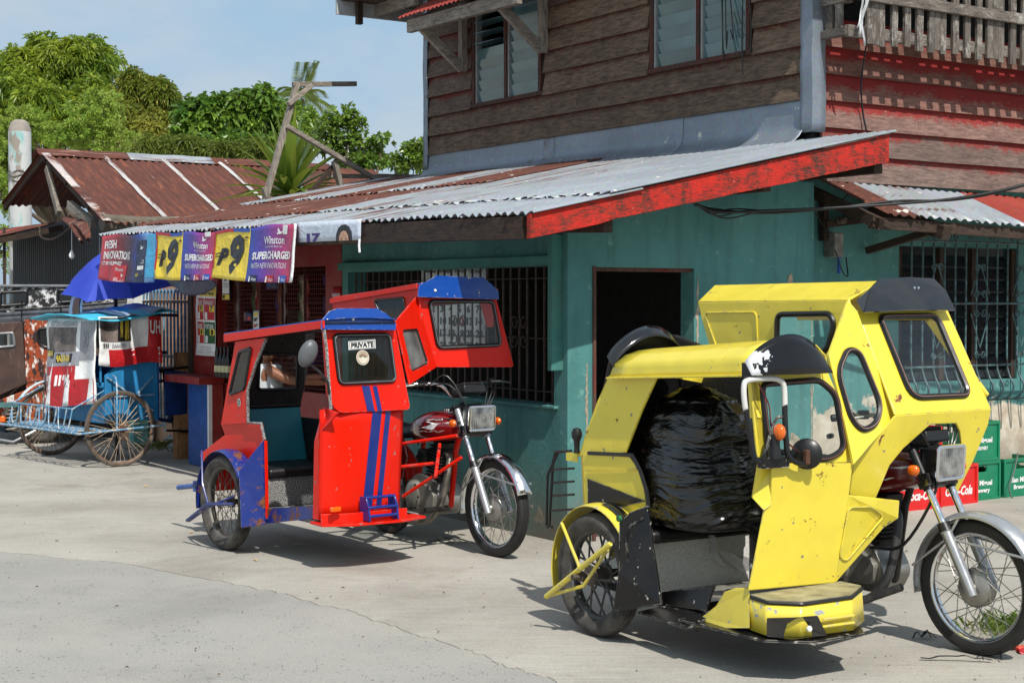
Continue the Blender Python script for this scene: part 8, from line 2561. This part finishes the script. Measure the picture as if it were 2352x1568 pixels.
    m = MB(); m.tube([f + V((-.006, -.018, -.04)), f + V((.0, 0, -.042)), f + V((-.006, .018, -.04))], .004, 6); m.build('mouth', plain('lip', C(120, 60, 54), .5), t)


child()


# ================================================================== wires, meter, litter, grass
def odds():
    A = HF.ang
    t = thing('meter_box', 'small electric service box with blue pipe and coiled wires, under the small roof corner', 'meter box', HF.world((2.36, .24, 0)), A)
    c = HF.on(1912, 560, 1, .20)
    T = lambda x, y, z: (x - 2.36, y - .24, z)
    m = MB(); m.box(T(c.x - .045, .13, c.z - .10), T(c.x + .045, .245, c.z + .08)); m.build('box', plain('grey weathered box', C(128, 126, 120), .7, var=.3, vscale=16), t, smooth=0, bevel=.006)
    m = MB(); m.tube([T(c.x + .07, .20, c.z - .22), T(c.x + .065, .20, c.z - .02)], .012, 8); m.build('blue_pipe', plain('blue pipe', C(40, 90, 180), .5), t)
    m = MB(); m.bar(T(c.x - .09, .2, c.z + .02), T(c.x - .09, .2, c.z + .32), .05, .05); m.bar(T(c.x - .1, .18, c.z + .14), T(c.x + .42, .18, c.z + .20), .05, .05); m.build('timber_arm', DARKW[2], t, smooth=0)
    m = MB(); m.lathe([(0, -.03), (.03, -.03), (.022, -.01), (.03, .01), (.02, .03), (0, .03)], 12, axis_m(T(c.x + .0, .10, c.z + .17), (0, -1, 0))); m.build('insulator', plain('brown insulator', C(96, 84, 76), .3), t)
    m = MB()
    for k in range(4): m.tube([T(c.x + .12 + .10 * math.cos(a) + .01 * k, .13 + .01 * k, c.z + .28 + .09 * math.sin(a)) for a in [i * .4 for i in range(16)]], .004, 5, closed=True)
    m.tube(smooth_path([T(c.x - .05, .12, c.z - .05), T(c.x + .0, .10, c.z - .20), T(c.x + .08, .12, c.z - .24), T(c.x + .10, .16, c.z - .1)], 5), .005, 5); m.build('coiled_wire', BLACK, t)
    # service cable from the street to the roof underside
    pts = [HF.on(1600, 470, 1, -.30), HF.on(1650, 487, 1, -.32), HF.on(1760, 484, 1, -.38), HF.on(1900, 478, 1, -.45), HF.on(2060, 468, 1, -.62), HF.on(2200, 455, 1, -.75), HF.on(2352, 424, 1, -.9), HF.on(2700, 330, 1, -1.3)]
    m = MB(); m.tube(smooth_path([HF.world(p) for p in pts], 8), .010, 8)
    p2 = [p + V((0, .02, .02 * math.sin(i * 2))) for i, p in enumerate(pts)]
    m.tube(smooth_path([HF.world(p) for p in p2], 8), .008, 8)
    for k in range(3): m.tube(smooth_path([HF.world(pts[0] + V((-.05 * k, 0, .02 * k))), HF.world(HF.on(1635 + 10 * k, 492 + 4 * k, 1, -.31)), HF.world(HF.on(1680 + 20 * k, 480 + 6 * k, 1, -.33)), HF.world(pts[2])], 5), .005, 5)
    tag(m.build('service_cable', BLACK), 'twisted black service cable swinging under the red roof board to the right', 'cable')
    pts = [HF.on(2008, 0, 1, -.2), HF.on(1998, 60, 1, -.16), HF.on(1984, 140, 1, .02), HF.on(1978, 200, 1, .02), HF.on(1982, 260, 1, .04), HF.on(1990, 300, 1, .0)]
    m = MB(); m.tube(smooth_path([HF.world(p) for p in pts], 6), .007, 6); tag(m.build('hanging_wire', BLACK), 'thin dark wire hanging down the red boards from the balcony', 'wire')
    pts = [HF.on(1800, 415, 1, .05), HF.on(1850, 440, 1, .1), HF.on(1880, 500, 1, .16), HF.on(1905, 545, 1, .12)]
    m = MB(); m.tube(smooth_path([HF.world(p) for p in pts], 6), .005, 6); tag(m.build('hanging_wire', BLACK), 'slack dark wire drooping from the roof underside to the meter box', 'wire')
    # litter: torn black straps, cigarette ends, wrappers, leaves
    def strap(lab, x, y, seed, L=.30):
        random.seed(seed)
        c = G(x, y); m = MB()
        for k in range(4):
            a = rnd(0, 6.28); p = V((rnd(-.04, .04), rnd(-.04, .04), .016)); q = p + V((math.cos(a), math.sin(a) * .5, 0)) * L * rnd(.5, 1)
            md = p.lerp(q, .5) + V((0, 0, rnd(.012, .03)))
            pth = smooth_path([p, md, V((q.x, q.y, .012))], 4)
            m.grid(lambda u, v: tuple(pth[int(v * 8)] + V((0, .016 * (u - .5), .004 * math.sin(v * 20)))), 1, 8)
        tag(m.build('plastic_strap', BLACK, solid=.002, loc=(c.x, c.y, 0)), lab, 'litter')
    strap('torn black plastic strap on the concrete behind the red tricycle front wheel', 995, 1252, 3)
    strap('torn black plastic strap beside the yellow tricycle front wheel', 2275, 1520, 8, .34)
    strap('small black plastic scrap left of the yellow tricycle front wheel', 2133, 1468, 5, .08)
    random.seed(15)
    LF = plain('dry leaf', C(120, 92, 58), .9, var=.3); CG = plain('cigarette paper', C(206, 176, 130), .9)
    m = MB()
    for i in range(46):
        c = G(rnd(-100, 2300), rnd(1080, 1560)); L = rnd(.006, .02)
        a = rnd(0, 6.28); d = V((math.cos(a), math.sin(a), 0)); s = V((-d.y, d.x, 0))
        m.add([c + V((0, 0, .010)), c + d * L + s * L * .3 + V((0, 0, .014 + rnd(0, .006))), c + d * L * 1.8 + V((0, 0, .010)), c + d * L - s * L * .3 + V((0, 0, .012))], [(0, 1, 2, 3)])
    o = m.build('leaf_litter', LF, smooth=0, solid=.001); tag(o, 'scattered dry leaf crumbs and grit on the concrete', None, kind='stuff')
    st = plain('loose grit', C(120, 116, 108), .95)
    m = MB()
    for i in range(420):
        c = G(rnd(-100, 2400), rnd(1060, 1567)); r = rnd(.002, .006)
        m.add([c + V((r * math.cos(a) * rnd(.7, 1.2), r * math.sin(a) * rnd(.7, 1.2), .006)) for a in (0, 1.57, 3.14, 4.71)] + [c + V((0, 0, .007 + r))], [(0, 1, 4), (1, 2, 4), (2, 3, 4), (3, 0, 4)])
    o = m.build('gravel', st, smooth=0); tag(o, 'loose grit on the road', None, kind='stuff')
    for i, (x, y, lab) in enumerate(((330, 1118, 'cigarette end on the concrete, nearest the pedicab wheel'), (436, 1226, 'cigarette end beside the red tricycle wheel guard'), (590, 1290, 'cigarette end on the concrete below the red tricycle wheel'))):
        c = G(x, y); mm = MB(); mm.tube([(0, 0, .012), (.035, .008, .012)], .005, 8); tag(mm.build('cigarette_end', CG, loc=(c.x, c.y, 0), rot=(0, 0, i)), lab, 'litter')
    # rubbish and weeds at the foot of the gate
    CLP = plain('crumpled clear plastic', C(170, 178, 176), .25)
    for i, (x, y, lab) in enumerate(((395, 1020, 'crumpled pale plastic bag by the gate foot, leftmost'), (425, 1028, 'crumpled pale plastic bag by the gate foot, beside the timber post'), (405, 1040, 'crumpled pale plastic scrap in front of the weeds by the gate'))):
        c = G(x, y); mm = MB()
        def cr(u, v, i=i):
            a = 2 * math.pi * u; r = .08 * math.sin(math.pi * (.04 + .92 * v)) * (1 + .6 * mnoise.noise(V((math.cos(a) * 2, math.sin(a) * 2, v * 5 + i * 7))))
            return (r * math.cos(a), r * math.sin(a), .12 * v + .004)
        mm.grid(cr, 16, 10); tag(mm.build('plastic_scrap', CLP, loc=(c.x, c.y, 0), smooth=20), lab, 'litter')
    def grass(x, y, n, sp, h, seed, lab):
        random.seed(seed)
        GM = leaf_mat('weed blade %d' % seed, C(44, 70, 24), C(96, 128, 48), C(170, 170, 96), .4, .5, .3, .15)
        c = G(x, y); mm = MB()
        for i in range(n):
            p = V((random.gauss(0, sp), random.gauss(0, sp), .004)); a = rnd(0, 6.28); d = V((math.cos(a) * .6, math.sin(a) * .6, 1))
            add_leaf(mm, p, d, h * rnd(.4, 1), .006, V((math.sin(a), -math.cos(a), 0)), .1, .8)
        o = mm.build('grass', GM, smooth=0, recalc=False, loc=(c.x, c.y, 0)); tag(o, lab, None, kind='stuff')
    grass(2352, 1452, 700, .12, .14, 4, 'green grass tuft at the right edge by the yellow tricycle wheel')
    grass(405, 1030, 500, .22, .16, 6, 'weeds at the foot of the gate')
    for i, (x, y, c, lab) in enumerate(((2330, 1492, C(200, 70, 40), 'orange red wrapper by the grass tuft, left of the red one'), (2350, 1500, C(196, 30, 40), 'red wrapper by the grass tuft at the right edge'))):
        g = G(x, y); mm = MB(); mm.grid(lambda u, v: (.07 * (u - .5), .05 * (v - .5), .014 + .010 * math.sin(u * 7 + v * 5 + i)), 5, 4); tag(mm.build('wrapper', plain('wrapper %d' % i, c, .35, var=.4), loc=(g.x, g.y, 0), rot=(0, 0, .5 + i), solid=.001), lab, 'litter')


odds()
